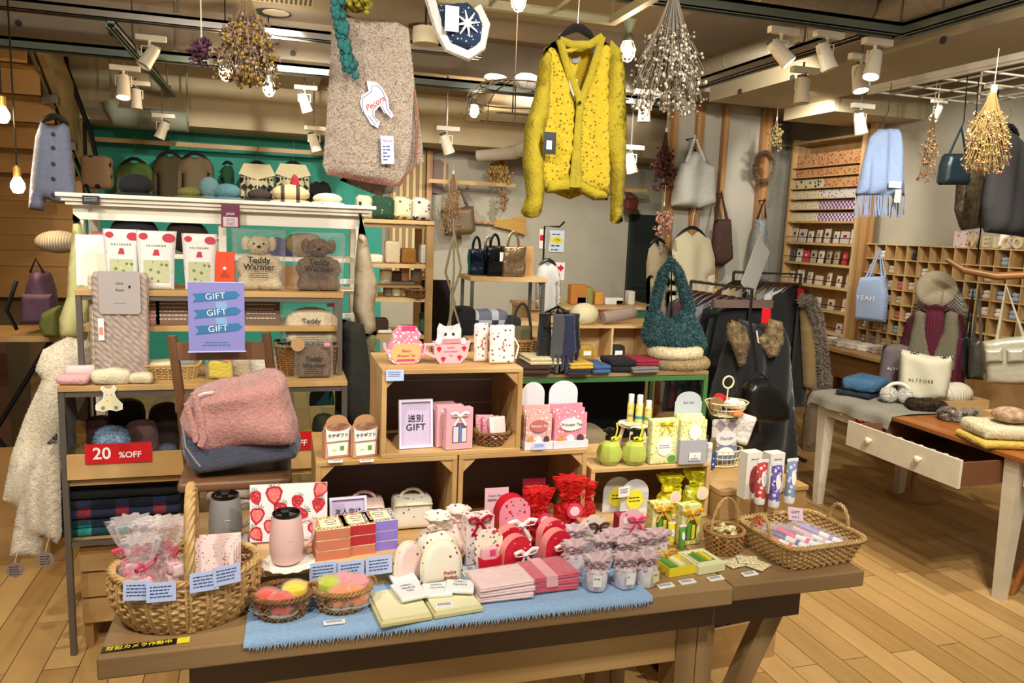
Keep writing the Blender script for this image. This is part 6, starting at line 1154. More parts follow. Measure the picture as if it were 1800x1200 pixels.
# ================= lamps, hanging display =================
def spotlight(label,px,py,ax=1,aim=(0,-.4,-1),lit=False,zr=2.64,s=1.0,rz=0,yy=None,grp='white track spotlights'):
    p=ZP(px,py,zr); yy={216:2.62,238:2.62,272:2.62,285:2.62,1413:2.69,1135:3.07,1515:2.8,1110:3.07,552:2.8,785:2.8,535:2.8,1650:3.0,1745:3.0}.get(px); o=thing('track_spotlight',label,'spotlight',p,rz,grp); o.scale=(s,)*3
    N(WHITE).box(-.07,.09,-.018,.018,-.03,0).out('adapter',o,bev=.002,smooth=False)
    if yy: N(STEEL).tube([(0,0,0),(0,0,(yy-p.z)/s)],.006,6).out('stem',o)
    d=Vector(aim).normalized()
    m=N(WHITE); m.tube([(0,0,-.03),(0,0,-.06)],.008,8); e=Vector((0,0,-.115)); side=Vector((1,0,0)); 
    for q in (-1,1): m.tube([(0,0,-.06),(q*.042,0,-.06),(q*.042,0,-.115)],.004,6)
    m.out('yoke',o); 
    def at(t,r,n=20):
        a=d.orthogonal().normalized(); b=d.cross(a); return [e+d*t+(a*math.cos(2*PI*k/n)+b*math.sin(2*PI*k/n))*r for k in range(n)]
    def rev(m,pr,n=20):
        vs=[];L=len(pr)
        for r,t in pr: vs+=at(t,r,n)
        m.add(vs,[(i*n+k,(i+1)*n+k,(i+1)*n+(k+1)%n,i*n+(k+1)%n) for i in range(L-1) for k in range(n)]); return m
    rev(N(WHITE),[(.001,-.06),(.03,-.06),(.034,-.02),(.036,.02),(.040,.07),(.036,.07),(.030,.05)]).out('head',o); rev(N(LENS if lit else pm('dull_lens','#8f8d86',.3)),[(.031,.055),(.001,.055)]).out('lens',o); rev(N(pm('heatsink','#5c5b58',.5)),[(.001,-.062),(.022,-.062),(.026,-.075),(.001,-.075)]).out('heat_sink',o); return o
for a in [('under the aluminium rail, upper left',262,62,(-.5,-.3,-.9),False,1.15),('lit, above the green wall, nearest of the left track',216,115,(0,-.3,-1),True,1.2),('unlit, second on the left track',238,142,(0,-.1,-1),False,1.15),('third on the left track',272,182,(0,0,-1),False,1.1),('farthest on the left track, tilted',285,200,(-.4,0,-1),False,1.1),
  ('bright, tilted right, first on the sage rail',1375,48,(.6,-.4,-.8),True,1.05),('second on the sage rail, aiming right',1455,55,(.35,-.2,-1),False,1.05),('behind the second one on the sage rail',1413,118,(0,-.1,-1),False,1.2),('third on the sage rail, shining down-left',1540,68,(-.3,-.2,-1),True,1.1),('very bright, just under the third one',1515,95,(0,-.3,-1),True,1.1),
  ('right of centre behind the dried flowers',1135,158,(0,0,-1),False,1.2),('under the right soffit above the bookcase',1515,182,(.3,0,-1),False,1.2),('small, by the maroon dried flowers',1110,255,(.3,0,-1),False,1.3),('by the pendant left of the blanket',552,222,(.3,0,-1),False,1.2),('long pale one hanging beside the blanket',785,222,(.4,.1,-1),False,1.2),('tilted, beside the blanket near the sage rail',535,150,(.35,.2,-1),False,1.1),('inside the hanging grid, tilted left',1650,175,(-.5,0,-.8),False,.8),('inside the hanging grid at its right',1745,150,(.2,0,-1),False,.8)]:
    l,px,py,aim,lit,s_0=a; spotlight('white track spotlight '+l,px,py,1,aim,lit,{216:2.60,238:2.60,272:2.60,285:2.42,262:2.74,1413:2.66,1135:2.6,1515:2.62,1110:2.35,552:2.42,785:2.4,535:2.64,1650:2.62,1745:2.62}.get(px,2.655),s_0)
def caged(label,px,py,y,s=1,lit=True,e=6):
    p=YP(px,py,y); o=thing('caged_lamp',label,'lamp',p,0,'caged bulb lamps'); o.scale=(s,)*3
    N(SAGE).lathe([(.001,.16),(.035,.16),(.02,.12),(.016,.09),(.026,.075),(.026,.06),(.001,.06)],16).out('socket',o); N(BULB).lathe([(.001,.06),(.012,.058),(.024,.03),(.026,.015),(.018,-.008),(.001,-.014)],16).out('bulb',o); m=N(WHITE)
    for z,r in ((.02,.04),(-.01,.034)): m.tube([(r*math.cos(2*PI*k/20),r*math.sin(2*PI*k/20),z) for k in range(20)],.002,5,True)
    for k in range(3): a=PI*k/3; m.tube([(math.cos(a)*r,math.sin(a)*r,z) for r,z in ((.026,.06),(.04,.03),(.038,0),(.02,-.03),(0,-.038),(-.02,-.03),(-.038,0),(-.04,.03),(-.026,.06))],.0018,5)
    m.out('cage',o); N(BLKM).tube([(0,0,.16),(0,0,(3.07-p.z)/s)],.004,5).out('stem',o)
    if lit: point((p.x,p.y-.06,p.z-.05),e)
for a in [('nearest the sage rail behind the left dried flowers',397,132,5.9,1.1),('right of the left dried flowers',473,160,6.2,1.1),('at the top middle above the wire ring, large',911,8,3.2,.8),('beside the right shoulder of the yellow cardigan',1103,95,4.0,1.1),('small and far, left of the yellow cardigan',833,198,6.6,1.1)]: caged('lit caged bulb lamp '+a[0],*a[1:])
def pend(label,px,py,y):
    p=YP(px,py,y); o=thing('pendant_bulb',label,'lamp',p,0,'bare pendant bulbs'); N(BULB).lathe([(.001,-.05),(.02,-.045),(.032,-.02),(.03,.0),(.014,.03),(.001,.032)],18).out('bulb',o); N(pm('brass','#8c7440',.35,metal=.8)).lathe([(.001,.03),(.018,.03),(.018,.075),(.008,.085),(.001,.085)],14).out('socket',o); N(BLACK).tube([(0,0,.085),(0,0,3.07-p.z)],.004,5).out('cord',o); point((p.x,p.y-.07,p.z-.02),5)
pend('bare bulb on a black cord at the left edge, higher one',4,198,4.3); pend('bare bulb on a black cord beside the blue-grey cardigan, lower one',31,322,4.35)
# ceiling cassette, vent, round ceiling speaker, ring frame
p=YP(905,238,7.3); o=thing('ceiling_cassette','cream square ceiling air unit with black slot, behind the cardigan','air conditioner',(p.x,7.2,2.62)); N(CREAMP).box(-.42,.42,-.42,.42,0,.05).out('panel',o,bev=.01,smooth=False); m=N(BLACK).box(-.3,.3,-.34,-.27,-.003,0); m.box(-.3,.3,.27,.34,-.003,0); m.out('slot',o,smooth=False); N(CREAMP).box(-.36,.36,-.36,.36,.05,.24).out('body',o,smooth=False)
p=ZP(490,5,3.0); o=thing('ceiling_vent','cream slotted ceiling vent at the top edge, left of the blanket','vent',(p.x,p.y-.1,3.0)); N(CREAMP).box(-.3,.22,-.2,.13,0,.08).out('frame',o,bev=.004,smooth=False); m=N(pm('vent_dark','#4c463c',.7))
for k in range(16): m.box(-.26+.03*k,-.245+.03*k,-.16,.09,-.003,0)
m.out('slots',o,smooth=False)
for px,py,l in ((480,25,'beside the slotted vent'),(748,50,'above the drum lamp, right of the blanket')):
    p=ZP(px,py,3.07); m=N(pm('hole_dark','#3a352c',.9)).lathe([(.001,-.004),(.13,-.004),(.13,0),(.001,0)],30); m.m(CREAMP).lathe([(.001,-.006),(.095,-.006),(.095,-.004),(.001,-.004)],24,(.02,-.03,0)); solo(m,'round_downlight','round recessed downlight '+l,'ceiling light',(p.x,p.y,3.079))
p=YP(748,78,4.4); o=thing('drum_lamp','cream drum-shaped ceiling fitting right of the blanket','lamp',p); N(pm('drum_cream','#c9bd9c',.6)).lathe([(.001,0),(.07,0),(.072,.01),(.072,.085),(.001,.085)],28).out('shade',o); N(BLKM).tube([(0,0,.085),(0,0,3.07-p.z)],.006,6).out('stem',o)
# hanging frame above the cardigan
F1=ZP(1083,44,2.62); m=N(pm('frame_sage','#a8a78e',.5)); bx0=F1.x-.95; m.box(bx0,F1.x,F1.y-.02,F1.y+.02,2.62,2.66); m.box(F1.x-.04,F1.x,F1.y-1.2,F1.y-.02,2.62,2.66); m.box(bx0,bx0+.04,F1.y-1.2,F1.y-.02,2.62,2.66); m.box(bx0,F1.x,F1.y-1.24,F1.y-1.2,2.62,2.66)
for k in (.3,.62): m.box(bx0+.95*k,bx0+.95*k+.012,F1.y-1.2,F1.y-.02,2.625,2.637)
for a,b in ((bx0+.02,F1.y),(F1.x-.02,F1.y),(bx0+.02,F1.y-1.22),(F1.x-.02,F1.y-1.22)): m.tube([(a,b,2.66),(a,b,3.08)],.006,6)
solo(m,'suspended_rack','pale sage steel frame hung from the ceiling above the yellow cardigan','frame',(0,0,0),smooth=False)
# white mesh grid, upper right
GM=pm('grid_white','#cfc8b4',.5); m=N(GM); gx0_,gx1_,gy0_,gy1_=3.42,4.3,1.6,4.02
m.box(gx0_,gx0_+.02,gy0_,gy1_,2.48,2.53)
for x in (3.42,3.6,3.8,4.0,4.2,4.3): m.tube([(x,gy0_,2.50),(x,gy1_,2.50)],.006,6)
y=gy0_
while y<=gy1_+.01: m.tube([(gx0_,y,2.5),(gx1_,y,2.5)],.006,6); y+=.242
for a in ((3.43,gy1_),(3.43,2.85),(4.28,gy1_),(4.28,2.85)): m.tube([(a[0],a[1],2.5),(a[0],a[1],2.72 if a[0]<4.25 else 3.08)],.007,6)
solo(m,'hanging_grid','white steel mesh grid hung under the beam, upper right, bags hanging from it','grid',(0,0,0))
# wire ring chandelier
p=YP(905,152,3.3); o=thing('wire_ring_hanger','rusty wire ring hanger with hooks, beside the yellow cardigan','hanger',p); RUST=pm('rust_wire','#4a3f33',.6,metal=.4); k=K(p); m=N(RUST)
for r,z in ((.07,.02),(.15,0),(.21,-.06)): m.tube([(r*math.cos(2*PI*i/30),r*math.sin(2*PI*i/30),z) for i in range(30)],.003,5,True)
for i in range(10): a=2*PI*i/10; m.tube([(.02*math.cos(a),.02*math.sin(a),.03),(.15*math.cos(a),.15*math.sin(a),0),(.205*math.cos(a),.205*math.sin(a),-.05),(.21*math.cos(a),.21*math.sin(a),-.11),(.22*math.cos(a),.22*math.sin(a),-.14),(.235*math.cos(a),.235*math.sin(a),-.13)],.0028,5)
m.tube([(0,0,.03),(0,0,2.7-p.z)],.003,5); m.out('wire',o); solo(N(WD('cotton_ball','#d8d6d0')).ball((0,0,0),.05,1.2,.8,.7,12,7,.12),'cotton_bunch','white cotton bunch on the wire ring hanger','cotton',YP(925,143,3.25)); solo(N(MATS['cotton_ball']).ball((0,0,0),.035,1.6,.8,.6,12,7,.12),'cotton_bunch','small flat cotton bunch at the back of the wire ring','cotton',YP(870,138,3.4))
# hangers
def hanger(o,w,c=(0,0,0),mat=None,up=.08):
    m=N(mat or pm('hanger_black','#17181b',.4)); c=Vector(c)
    m.tube([c+Vector(q) for q in ((-w,0,-w*.55),(-w*.6,0,-w*.22),(-w*.18,0,0),(w*.18,0,0),(w*.6,0,-w*.22),(w,0,-w*.55))],[.006,.013,.016,.016,.013,.006],8,flat=1.3)
    m.m(ALU).tube([c+Vector(q) for q in ((0,0,.01),(0,0,up*.5),(.012,0,up*.65),(.010,0,up),(-.006,0,up+.004))],.002,5); m.out('hanger',o)
# yellow cardigan
YK=pm('mustard_knit','#8f8016',.9,'#a89418','noise',18,amt=.5,bump=(90,.5)); YKH=pm('mustard_lattice','#b59c1a',.9,'#6f5f0c','dots',70,thr=.26,bump=(60,.7),st=(1,.35,1)); CYD=2.62
o=thing('yellow_cardigan','mustard yellow openwork V-neck cardigan on a black hanger, hanging from the ceiling','cardigan',(0,CYD,0)); P=lambda a,b: (YP(a,b,CYD).x,YP(a,b,CYD).z)
def pan(name,poly,mat,th,yo=0,fold=None,res=None,edge=.02): m=N(mat); m.at((0,yo,0)); m.puff([P(a,b) for a,b in poly],th,fold=fold,res=res,edge=edge); m.out(name,o,ang=80)
pan('back_panel',[(985,85),(1020,78),(1048,80),(1060,330),(1010,350),(960,330)],YKH,.02,.05)
fd=lambda x,z:.010*math.sin(x*45+z*6)
pan('left_front',[(975,72),(985,100),(1000,150),(1012,190),(1008,260),(1000,318),(958,338),(935,300),(928,240),(938,200),(948,120),(955,85)],YKH,.05,-.005,fd)
pan('right_front',[(1052,66),(1045,95),(1030,140),(1012,182),(1008,250),(1012,318),(1045,342),(1068,345),(1072,250),(1068,140),(1075,85)],YKH,.05,-.012,fd)
pan('left_sleeve',[(968,80),(968,130),(962,200),(950,250),(954,300),(954,340),(949,372),(944,381),(930,384),(918,380),(912,373),(922,345),(915,285),(919,225),(936,170),(945,110),(954,88)],YK,.07,-.02,fd)
pan('right_sleeve',[(1070,72),(1088,90),(1095,130),(1098,230),(1096,300),(1090,380),(1091,388),(1084,393),(1074,393),(1068,388),(1070,300),(1064,270),(1052,240),(1062,160),(1064,100)],YK,.07,-.02,fd)
pan('hem',[(958,318),(1000,308),(1012,312),(1045,330),(1066,335),(1066,352),(1040,352),(1010,335),(985,338),(958,340)],YK,.05,-.01)
for a in ([(978,74),(990,115),(1011,172),(1013,188),(1007,260),(1000,330)],[(1052,68),(1044,96),(1030,140),(1014,182),(1008,255),(1010,330)],[(978,74),(1000,82),(1030,82),(1052,68)]):
    m=N(YK).tube([(P(*q)[0],-.035,P(*q)[1]) for q in a],.013,8,flat=.5); m.out('rib_band',o)
N(BLACK).ball((P(1010,184)[0],-.05,P(1010,184)[1]),.006).out('button',o); m=N(GREYINK).box(P(1013,95)[0],P(1025,95)[0],.035,.038,P(1013,107)[1],P(1013,95)[1]); m.out('neck_label',o,smooth=False); m=N(PAPER).box(P(1000,140)[0],P(1015,140)[0],.0,.003,P(1000,170)[1],P(1000,138)[1]); m.out('white_tag',o,smooth=False)
m=N(BLACK).box(P(944,235)[0],P(966,235)[0],-.072,-.070,P(944,273)[1],P(944,235)[1]); m.m(PAPER).box(P(949,250)[0],P(958,250)[0],-.073,-.072,P(949,265)[1],P(949,250)[1]); m.out('black_tag',o,smooth=False); hh=P(1018,48); hanger(o,.068,(hh[0],.012,hh[1]),up=.28)
# cream blanket over the frame
o=thing('hanging_blanket','beige pile blanket folded over a bar and hanging from the ceiling','blanket',(0,2.5,0)); P=lambda a,b,y=2.5:(YP(a,b,y).x,YP(a,b,y).z)
BP=pm('blanket_beige','#ad9d8d',.95,'#9c8c7b','noise',25,amt=.5,bump=(160,.6)); 
def bl(name,poly,yo,mat,fz): m=N(mat); m.at((0,yo,0)); m.puff([P(a,b) for a,b in poly],.03,fold=lambda x,z:.012*math.sin(x*22+z*3),edge=.02); m.T=None; m.fuzz(fz,.007); m.out(name,o,ang=80)
bl('front_layer',[(585,24),(600,22),(640,38),(700,40),(718,50),(728,140),(722,260),(706,320),(700,328),(640,318),(575,306),(568,290),(578,150)],0,BP,12000); bl('back_layer',[(706,45),(722,60),(735,140),(748,240),(752,282),(735,290),(712,310),(705,335),(670,343),(600,315),(700,200)],.07,BP,5000)
m=N(pm('rust_stitch','#a0604f',.8)); pts=[(575,306),(640,318),(700,328),(706,320)]
for j in range(len(pts)-1):
    for t in range(22): a=pts[j][0]+(pts[j+1][0]-pts[j][0])*t/22; b=pts[j][1]+(pts[j+1][1]-pts[j][1])*t/22; q=P(a,b); m.tube([(q[0],-.012,q[1]-.004),(q[0]+.002,-.02,q[1]+.016)],.0012,4)
q=[P(a,b) for a,b in ((722,95),(733,160),(740,220),(735,290),(712,312))]; m.tube([(x,.05,z) for x,z in q],.003,5); m.out('stitched_edge',o)
o=thing('sheep_tag','white sheep-shaped tag with blue outline and red script, on the hanging blanket','tag',(0,2.465,0)); P=lambda a,b:(YP(a,b,2.465).x,YP(a,b,2.465).z)
shp=[(645,142),(663,145),(672,155),(682,172),(684,190),(692,203),(688,208),(680,200),(675,198),(668,186),(659,195),(658,205),(668,215),(664,225),(652,218),(645,205),(637,195),(633,180),(636,168),(648,160),(646,152)]
N(PAPER).prism([P(a,b) for a,b in shp],0,.0025).out('card',o,smooth=False); m=N(NAVY).tube([(P(a,b)[0],-.0005,P(a,b)[1]) for a,b in [(640,200),(636,185),(638,172),(652,162),(654,152),(662,149),(672,160),(678,175),(680,190),(687,203),(681,204),(673,190),(667,182),(656,192),(655,203),(664,216),(660,220),(648,204)]],.0011,4); p_=P(660,182); addtext(m,'Pecora',.024,(p_[0]-.002,-.001,p_[1]),RED,tilt=.6,shear=.35,ext=.0003,bold=.0004); m.out('print',o,smooth=False)
p=YP(681,262,2.462); o=thing('woven_label','blue-grey woven label sewn near the lower right of the hanging blanket','label',(p.x,2.462,p.z),0,ry=-.05); N(LBLUE).box(-.020,.020,0,.003,-.045,.04).out('label',o,smooth=False); m=M(); addtext(m,'Pecora',.011,(0,-.0006,.025),RED,shear=.3,ext=.0002)
for j in range(5): scrib(m,-.014,.014,.008-.01*j,-.0002,.004,NAVY,j)
m.out('print',o,smooth=False)
# fair isle mitten hanging by a cord
NVW=pm('fairisle_navy','#1f3350',.95,'#aab4c4','dots',60,thr=.2,bump=(120,.5)); o=cloth('navy and white patterned knit slipper hanging at the top, right of the blanket','knit_slipper','slipper',[(765,10),(820,5),(840,25),(848,50),(845,80),(825,92),(790,82),(768,50)],NVW,2.6,.09)
q=YP(815,48,2.6)-o.location; m=N(PAPER)
for i in range(4): a=PI*i/4+.2; m.tube([(q.x-.042*math.cos(a),-.052,q.z-.042*math.sin(a)),(q.x,-.058,q.z),(q.x+.042*math.cos(a),-.052,q.z+.042*math.sin(a))],[.002,.006,.002],5)
m.out('snowflake_pattern',o)
N(WD('wool_white','#dcd8d0')).tube([Vector(YP(a,b,2.6))-Vector(o.location)+Vector((0,-.02,0)) for a,b in ((752,-5),(770,55),(785,85),(820,100),(842,85),(850,45),(835,15))],.018,8).out('fleece_trim',o); N(PAPER).box(*sum(([min(q),max(q)] for q in [((YP(776,20,2.6)-o.location).x,(YP(800,20,2.6)-o.location).x),(-.062,-.059),((YP(780,62,2.6)-o.location).z,(YP(780,18,2.6)-o.location).z)]),[])).out('paper_tag',o,smooth=False)
# dried bunches
def dried(label,px,top,bot,w,y,stem,heads,n=90,cat='dried flowers',seed=1,droop=.25,hs=.006,zc=None,name='dried_flowers'):
    r=random.Random(seed); a=YP(px,top,y); b=YP(px,bot,y); L=a.z-b.z; W=w*K(b)/2; o=thing(name,label,cat,a); m=N(stem); tips=[]
    for i in range(n):
        th=r.uniform(0,2*PI); q=r.random()**.6*W; t=r.uniform(.55,1); e=Vector((q*math.cos(th),q*math.sin(th)*.7,-L*t)); c=Vector((e.x*droop,e.y*droop,-L*t*.45)); P=bez((e.x*.06,e.y*.06,0),c,e,5); m.tube(P,.0013,3); tips.append(e)
        for k in range(2): tips.append(P[4-k]+Vector((r.uniform(-1,1),r.uniform(-1,1),r.uniform(-.5,.5)))*W*.16); m.tube([P[3],tips[-1]],.0008,3)
    m.out('stems',o); gs={}
    for i,e in enumerate(tips): gs.setdefault(i%len(heads),[]).append(e)
    for gi,es in gs.items():
        m=N(heads[gi])
        for e in es:
            for k in range(2): c=e+Vector((r.uniform(-1,1),r.uniform(-1,1),r.uniform(-1,1)))*hs*1.8; m.ball(c,hs*r.uniform(.5,1.1),1,1,r.uniform(.6,1.3),5,3)
        m.out('flower_heads',o,ang=180)
    N(STRING).lathe([(W*.10,0),(W*.12,-.02),(W*.10,-.035)],10).out('tie',o); N(STRING).tube([(0,0,0),(0,0,max(.05,(zc or 2.62)-a.z))],.002,4).out('string',o)
ST1=pm('stem_tan','#8a7452',.8); HD=lambda n,c: pm('head_'+n,c,.8); 
dried('large bunch of brown dried flowers with yellow sprigs, hanging upper left',432,-20,145,110,2.55,ST1,[HD('brown','#6f5545'),HD('taupe','#8a6f5c'),HD('gold','#a8862a'),HD('taupe2','#9a8068')],230,seed=2,hs=.0065)
dried('small tuft of dark purple dried flowers, left of the large brown bunch',354,62,108,36,2.5,ST1,[HD('purple','#3c1c30'),HD('purple2','#5a2c40')],24,seed=3,hs=.008); dried('big bunch of pale silvery dried flowers and seed pods, hanging right of the yellow cardigan',1185,-25,205,135,2.5,pm('stem_grey','#8c8474',.8),[HD('silver','#c9c0ae'),HD('tan','#a0917a'),HD('pod','#6a5c4a'),HD('silver2','#b3a893')],190,seed=4,hs=.007)
dried('cone of golden dried flowers with rosy centre, hanging from the white grid',1748,150,305,92,2.9,pm('stem_gold','#a08850',.8),[HD('gold2','#c9a964'),HD('gold3','#b3904e'),HD('rosy','#8c4a48'),HD('gold4','#d9bf86')],330,seed=5,hs=.005,zc=2.5); dried('maroon dried bunch on the back wall beside the white tote',1172,225,335,40,6.38,pm('stem_maroon','#5a3028',.8),[HD('maroon','#4a2420'),HD('maroon2','#6a3a30')],50,seed=6,hs=.016,zc=2.8)
dried('small brown dried flowers hanging left of the dark tote on the grid',1642,190,320,40,3.6,ST1,[HD('dust','#8f6f50'),HD('dust2','#a88a60')],36,seed=7,hs=.008,zc=2.5); dried('round yellow-brown dried flower ball on the back wall rail',880,275,318,40,8.1,ST1,[HD('straw','#a8874a')],50,seed=8,hs=.02,zc=2.4); dried('thin strand of dried buds under the round flower ball',888,318,372,10,8.1,ST1,[HD('bud','#8f6a4a')],14,seed=9,hs=.016,zc=2.0); dried('dusty pink dried roses on the post left of the cream blouse',1168,355,415,26,5.9,ST1,[HD('rose','#c59a86'),HD('rose2','#9a6a5a')],26,seed=10,hs=.016,zc=2.0); dried('wispy dried grass hanging over the brown tote',797,300,410,42,8.0,pm('grass','#9a7a58',.8),[HD('grass2','#9a7a58')],60,seed=11,hs=.01,zc=2.2); dried('small dried sprig hanging beside the thick wooden post',1366,205,262,24,5.9,ST1,[HD('sprig','#6f6038')],22,seed=12,hs=.014,zc=2.75)
dried('mustard yellow dried flowers at the very top beside the blanket',625,-20,10,60,2.45,ST1,[HD('must','#8f8420')],40,seed=13,hs=.012)
m=N(pm('teal_leaf','#1f5f5c',.9)); r=random.Random(4); pts=[YP(a,b,2.42) for a,b in ((592,-5),(596,30),(600,60),(606,85),(612,105),(617,128))]; c0=pts[0]
for i in range(len(pts)-1):
    for k in range(22): c=pts[i].lerp(pts[i+1],k/22)-c0+Vector((r.uniform(-1,1),r.uniform(-1,1),r.uniform(-1,1)))*.014; m.ball(c,.014*r.uniform(.6,1),1,.5,1,6,3)
m.tube([p_-c0 for p_ in pts],.006,5); solo(m,'leaf_garland','dark teal leafy garland hanging over the left of the blanket','garland',c0,ang=180)
# blue-grey cardigan on the stairs
BG=pm('knit_bluegrey','#8088a0',.95,'#737b92','noise',60,amt=.5,bump=(140,.5)); o=cloth('blue-grey buttoned knit cardigan on a black hanger in front of the staircase','blue_cardigan','cardigan',[(72,212),(85,222),(100,222),(112,215),(122,225),(128,280),(134,330),(135,355),(105,358),(82,350),(76,372),(50,368),(54,310),(62,240)],BG,4.2,.10,lambda x,z:.012*math.sin(x*40))
m=N(pm('button_dark','#33343c',.5))
for b in (237,261,289,315,342): q=YP(99,b,4.2)-o.location; m.ball((q.x,-.055,q.z),.009,1,.5,1,10,5)
m.out('buttons',o); q=YP(96,205,4.2)-o.location; hanger(o,.06,tuple(q))
# scarf, totes and bags under the grid
BLS=pm('scarf_blue','#93a8cc',.9,'#879cc2','noise',30,amt=.5,bump=(200,.4)); o=cloth('pale blue fringed scarf with cream tags hanging from the white grid','blue_scarf','scarf',[(1545,226),(1580,226),(1586,260),(1590,345),(1545,342),(1503,345),(1515,290),(1530,240)],BLS,3.75,.07,lambda x,z:.014*math.sin(x*55+z*4)); m=N(BLS)
for i in range(44): a=1504+i*86/44; q=YP(a,343,3.75)-o.location; e=YP(a+R.uniform(-3,1)-(1545-a)*.05,380+R.uniform(-4,3),3.75)-o.location; m.tube([(q.x,R.uniform(-.02,.02),q.z),(e.x,R.uniform(-.02,.02),e.z)],.0035,4)
m.out('fringe',o); m=N(CREAM)
for a,b,w_,h_ in ((1562,325,26,11),(1567,345,13,22)): q=YP(a,b,3.75)-o.location; k=K(YP(a,b,3.75)); m.box(q.x-w_*k/2,q.x+w_*k/2,-.05,-.047,q.z-h_*k/2,q.z+h_*k/2)
m.out('tags',o,smooth=False); q=YP(1562,195,3.75)-o.location; N(BLKM).tube([(q.x,0,2.5-o.location.z),(q.x,0,q.z),(q.x-.05,0,-.01)],.003,5).out('hook',o)
def tote(label,name,body,strap,mat,smat,y,th=.08,fold=None,txt=None,sr=.010,fz=0,fl=.005,grp=None):
    o=cloth(label,name,'bag',body,mat,y,th,fold,fz=fz,fl=fl)
    for st_ in strap: N(smat).tube([(lambda q:(q.x,j,q.z))(YP(a,b,y)-o.location) for (a,b) in st_ for j in (0,)],sr,6,flat=.6).out('strap',o)
    t0=YP(*strap[0][len(strap[0])//2],y)-o.location
    if 6.2<y<6.5: N(BLKM).tube([(t0.x,-.02,t0.z-.012),(t0.x,6.505-y,t0.z-.012)],.006,6).out('hook',o)
    elif y<3.6: N(BLKM).tube([(t0.x,0,t0.z-.01),(t0.x+.012,0,t0.z+.03),(t0.x,0,2.5-o.location.z)],.003,5).out('hook',o)
    if txt: m=M(); q=YP(txt[1],txt[2],y)-o.location; addtext(m,txt[0],txt[3],(q.x,-th*.5-.006,q.z),txt[4],ext=.0004,bold=txt[5] if len(txt)>5 else 0,space=1.1); m.out('lettering',o)
    return o
tote('dark teal leather tote hanging from the white grid','dark_tote',[(1662,270),(1702,270),(1700,325),(1650,325),(1655,290)],[[(1668,272),(1690,224),(1698,272)]],pm('leather_teal','#0f222b',.4),MATS['leather_teal'],3.4)
tote('dark patterned quilted bag hanging below the dried golden cone','quilted_bag',[(1700,300),(1725,295),(1732,340),(1728,400),(1690,405),(1680,370),(1684,320)],[[(1700,302),(1712,210),(1724,298)]],pm('camo','#3f3626',.5,'#5f523a','noise',40,amt=.3,bump=(50,.8)),pm('strap_br','#3c2d20',.6),3.5)
o=cloth('charcoal zip jacket hanging at the upper right edge','dark_jacket','jacket',[(1745,245),(1765,225),(1785,235),(1800,250),(1812,300),(1812,420),(1790,415),(1730,408),(1728,360),(1738,290)],pm('jacket_char','#2c2a2b',.9),3.3,.10,lambda x,z:.012*math.sin(x*50)); q=YP(1772,222,3.3)-o.location; hanger(o,.08,tuple(q))
tote('white-grey boucle tote hanging on the wooden post','white_tote',[(1205,285),(1222,262),(1240,285),(1254,290),(1256,360),(1230,366),(1180,362),(1185,320),(1195,288)],[[(1208,285),(1222,240),(1238,283)]],pm('boucle','#d6dad4',.95,'#c3c8c1','noise',70,amt=.4,bump=(80,.6)),MATS['boucle'],6.34,.16,lambda x,z:.02*math.sin(x*25),None,.022)
tote('dark brown soft shoulder bag hanging right of the white tote','brown_bag',[(1256,385),(1284,385),(1288,455),(1270,468),(1250,465),(1252,420)],[[(1258,388),(1268,338),(1278,387)]],pm('bag_brown','#3a241c',.8,'#4a3026','noise',50,amt=.4),MATS['bag_brown'],6.36,.12,None,None,.02)
tote('grey glittery soft bag hanging on the thick wooden post','grey_bag',[(1328,385),(1346,382),(1352,440),(1350,500),(1312,500),(1318,430)],[[(1330,388),(1344,350),(1346,385)]],pm('glitter','#5f6264',.6,'#9a9c9a','noise',120,amt=.25),pm('strap_black','#151515',.6),6.34,.15,lambda x,z:.02*math.sin(x*28),None,.014)
tote('olive-brown leather tote hanging from the back wall rail','olive_tote',[(780,365),(832,362),(836,405),(828,412),(782,415),(774,372)],[[(802,366),(806,328),(822,364)]],pm('leather_olive','#5f4c30',.5),pm('strap_brown','#3a2418',.5),8.1,.14,None,None,.018)
tote('small octagonal wine-red handbag on the back wall','red_handbag',[(1096,352),(1102,348),(1118,348),(1121,354),(1119,366),(1110,372),(1098,368)],[[(1100,350),(1106,336),(1116,349)]],pm('leather_wine','#5c221c',.45),MATS['leather_wine'],8.08,.12,None,None,.008)
# teal fur bag
TF=pm('fur_teal','#3f6468',.95,'#2f5054','noise',30,amt=.5,bump=(80,.7)); o=cloth('teal faux fur shoulder bag standing on the green-framed table','fur_bag','bag',[(1150,535),(1168,560),(1180,566),(1196,548),(1210,540),(1228,575),(1238,606),(1230,614),(1180,616),(1138,606),(1131,590),(1140,555)],TF,3.72,.14,fz=9000,fl=.016)
m=N(TF).tube([YP(a,b,3.72)-o.location for a,b in ((1150,545),(1156,515),(1166,480),(1180,458),(1192,478),(1202,510),(1212,550))],[.022,.025,.022,.018,.022,.026,.03],10); m.fuzz(6000,.016); m.out('strap',o,ang=80)
N(BLACK).tube([YP(1180,440,3.76)-o.location,YP(1180,612,3.76)-o.location],.005,6).out('stand_rod',o)
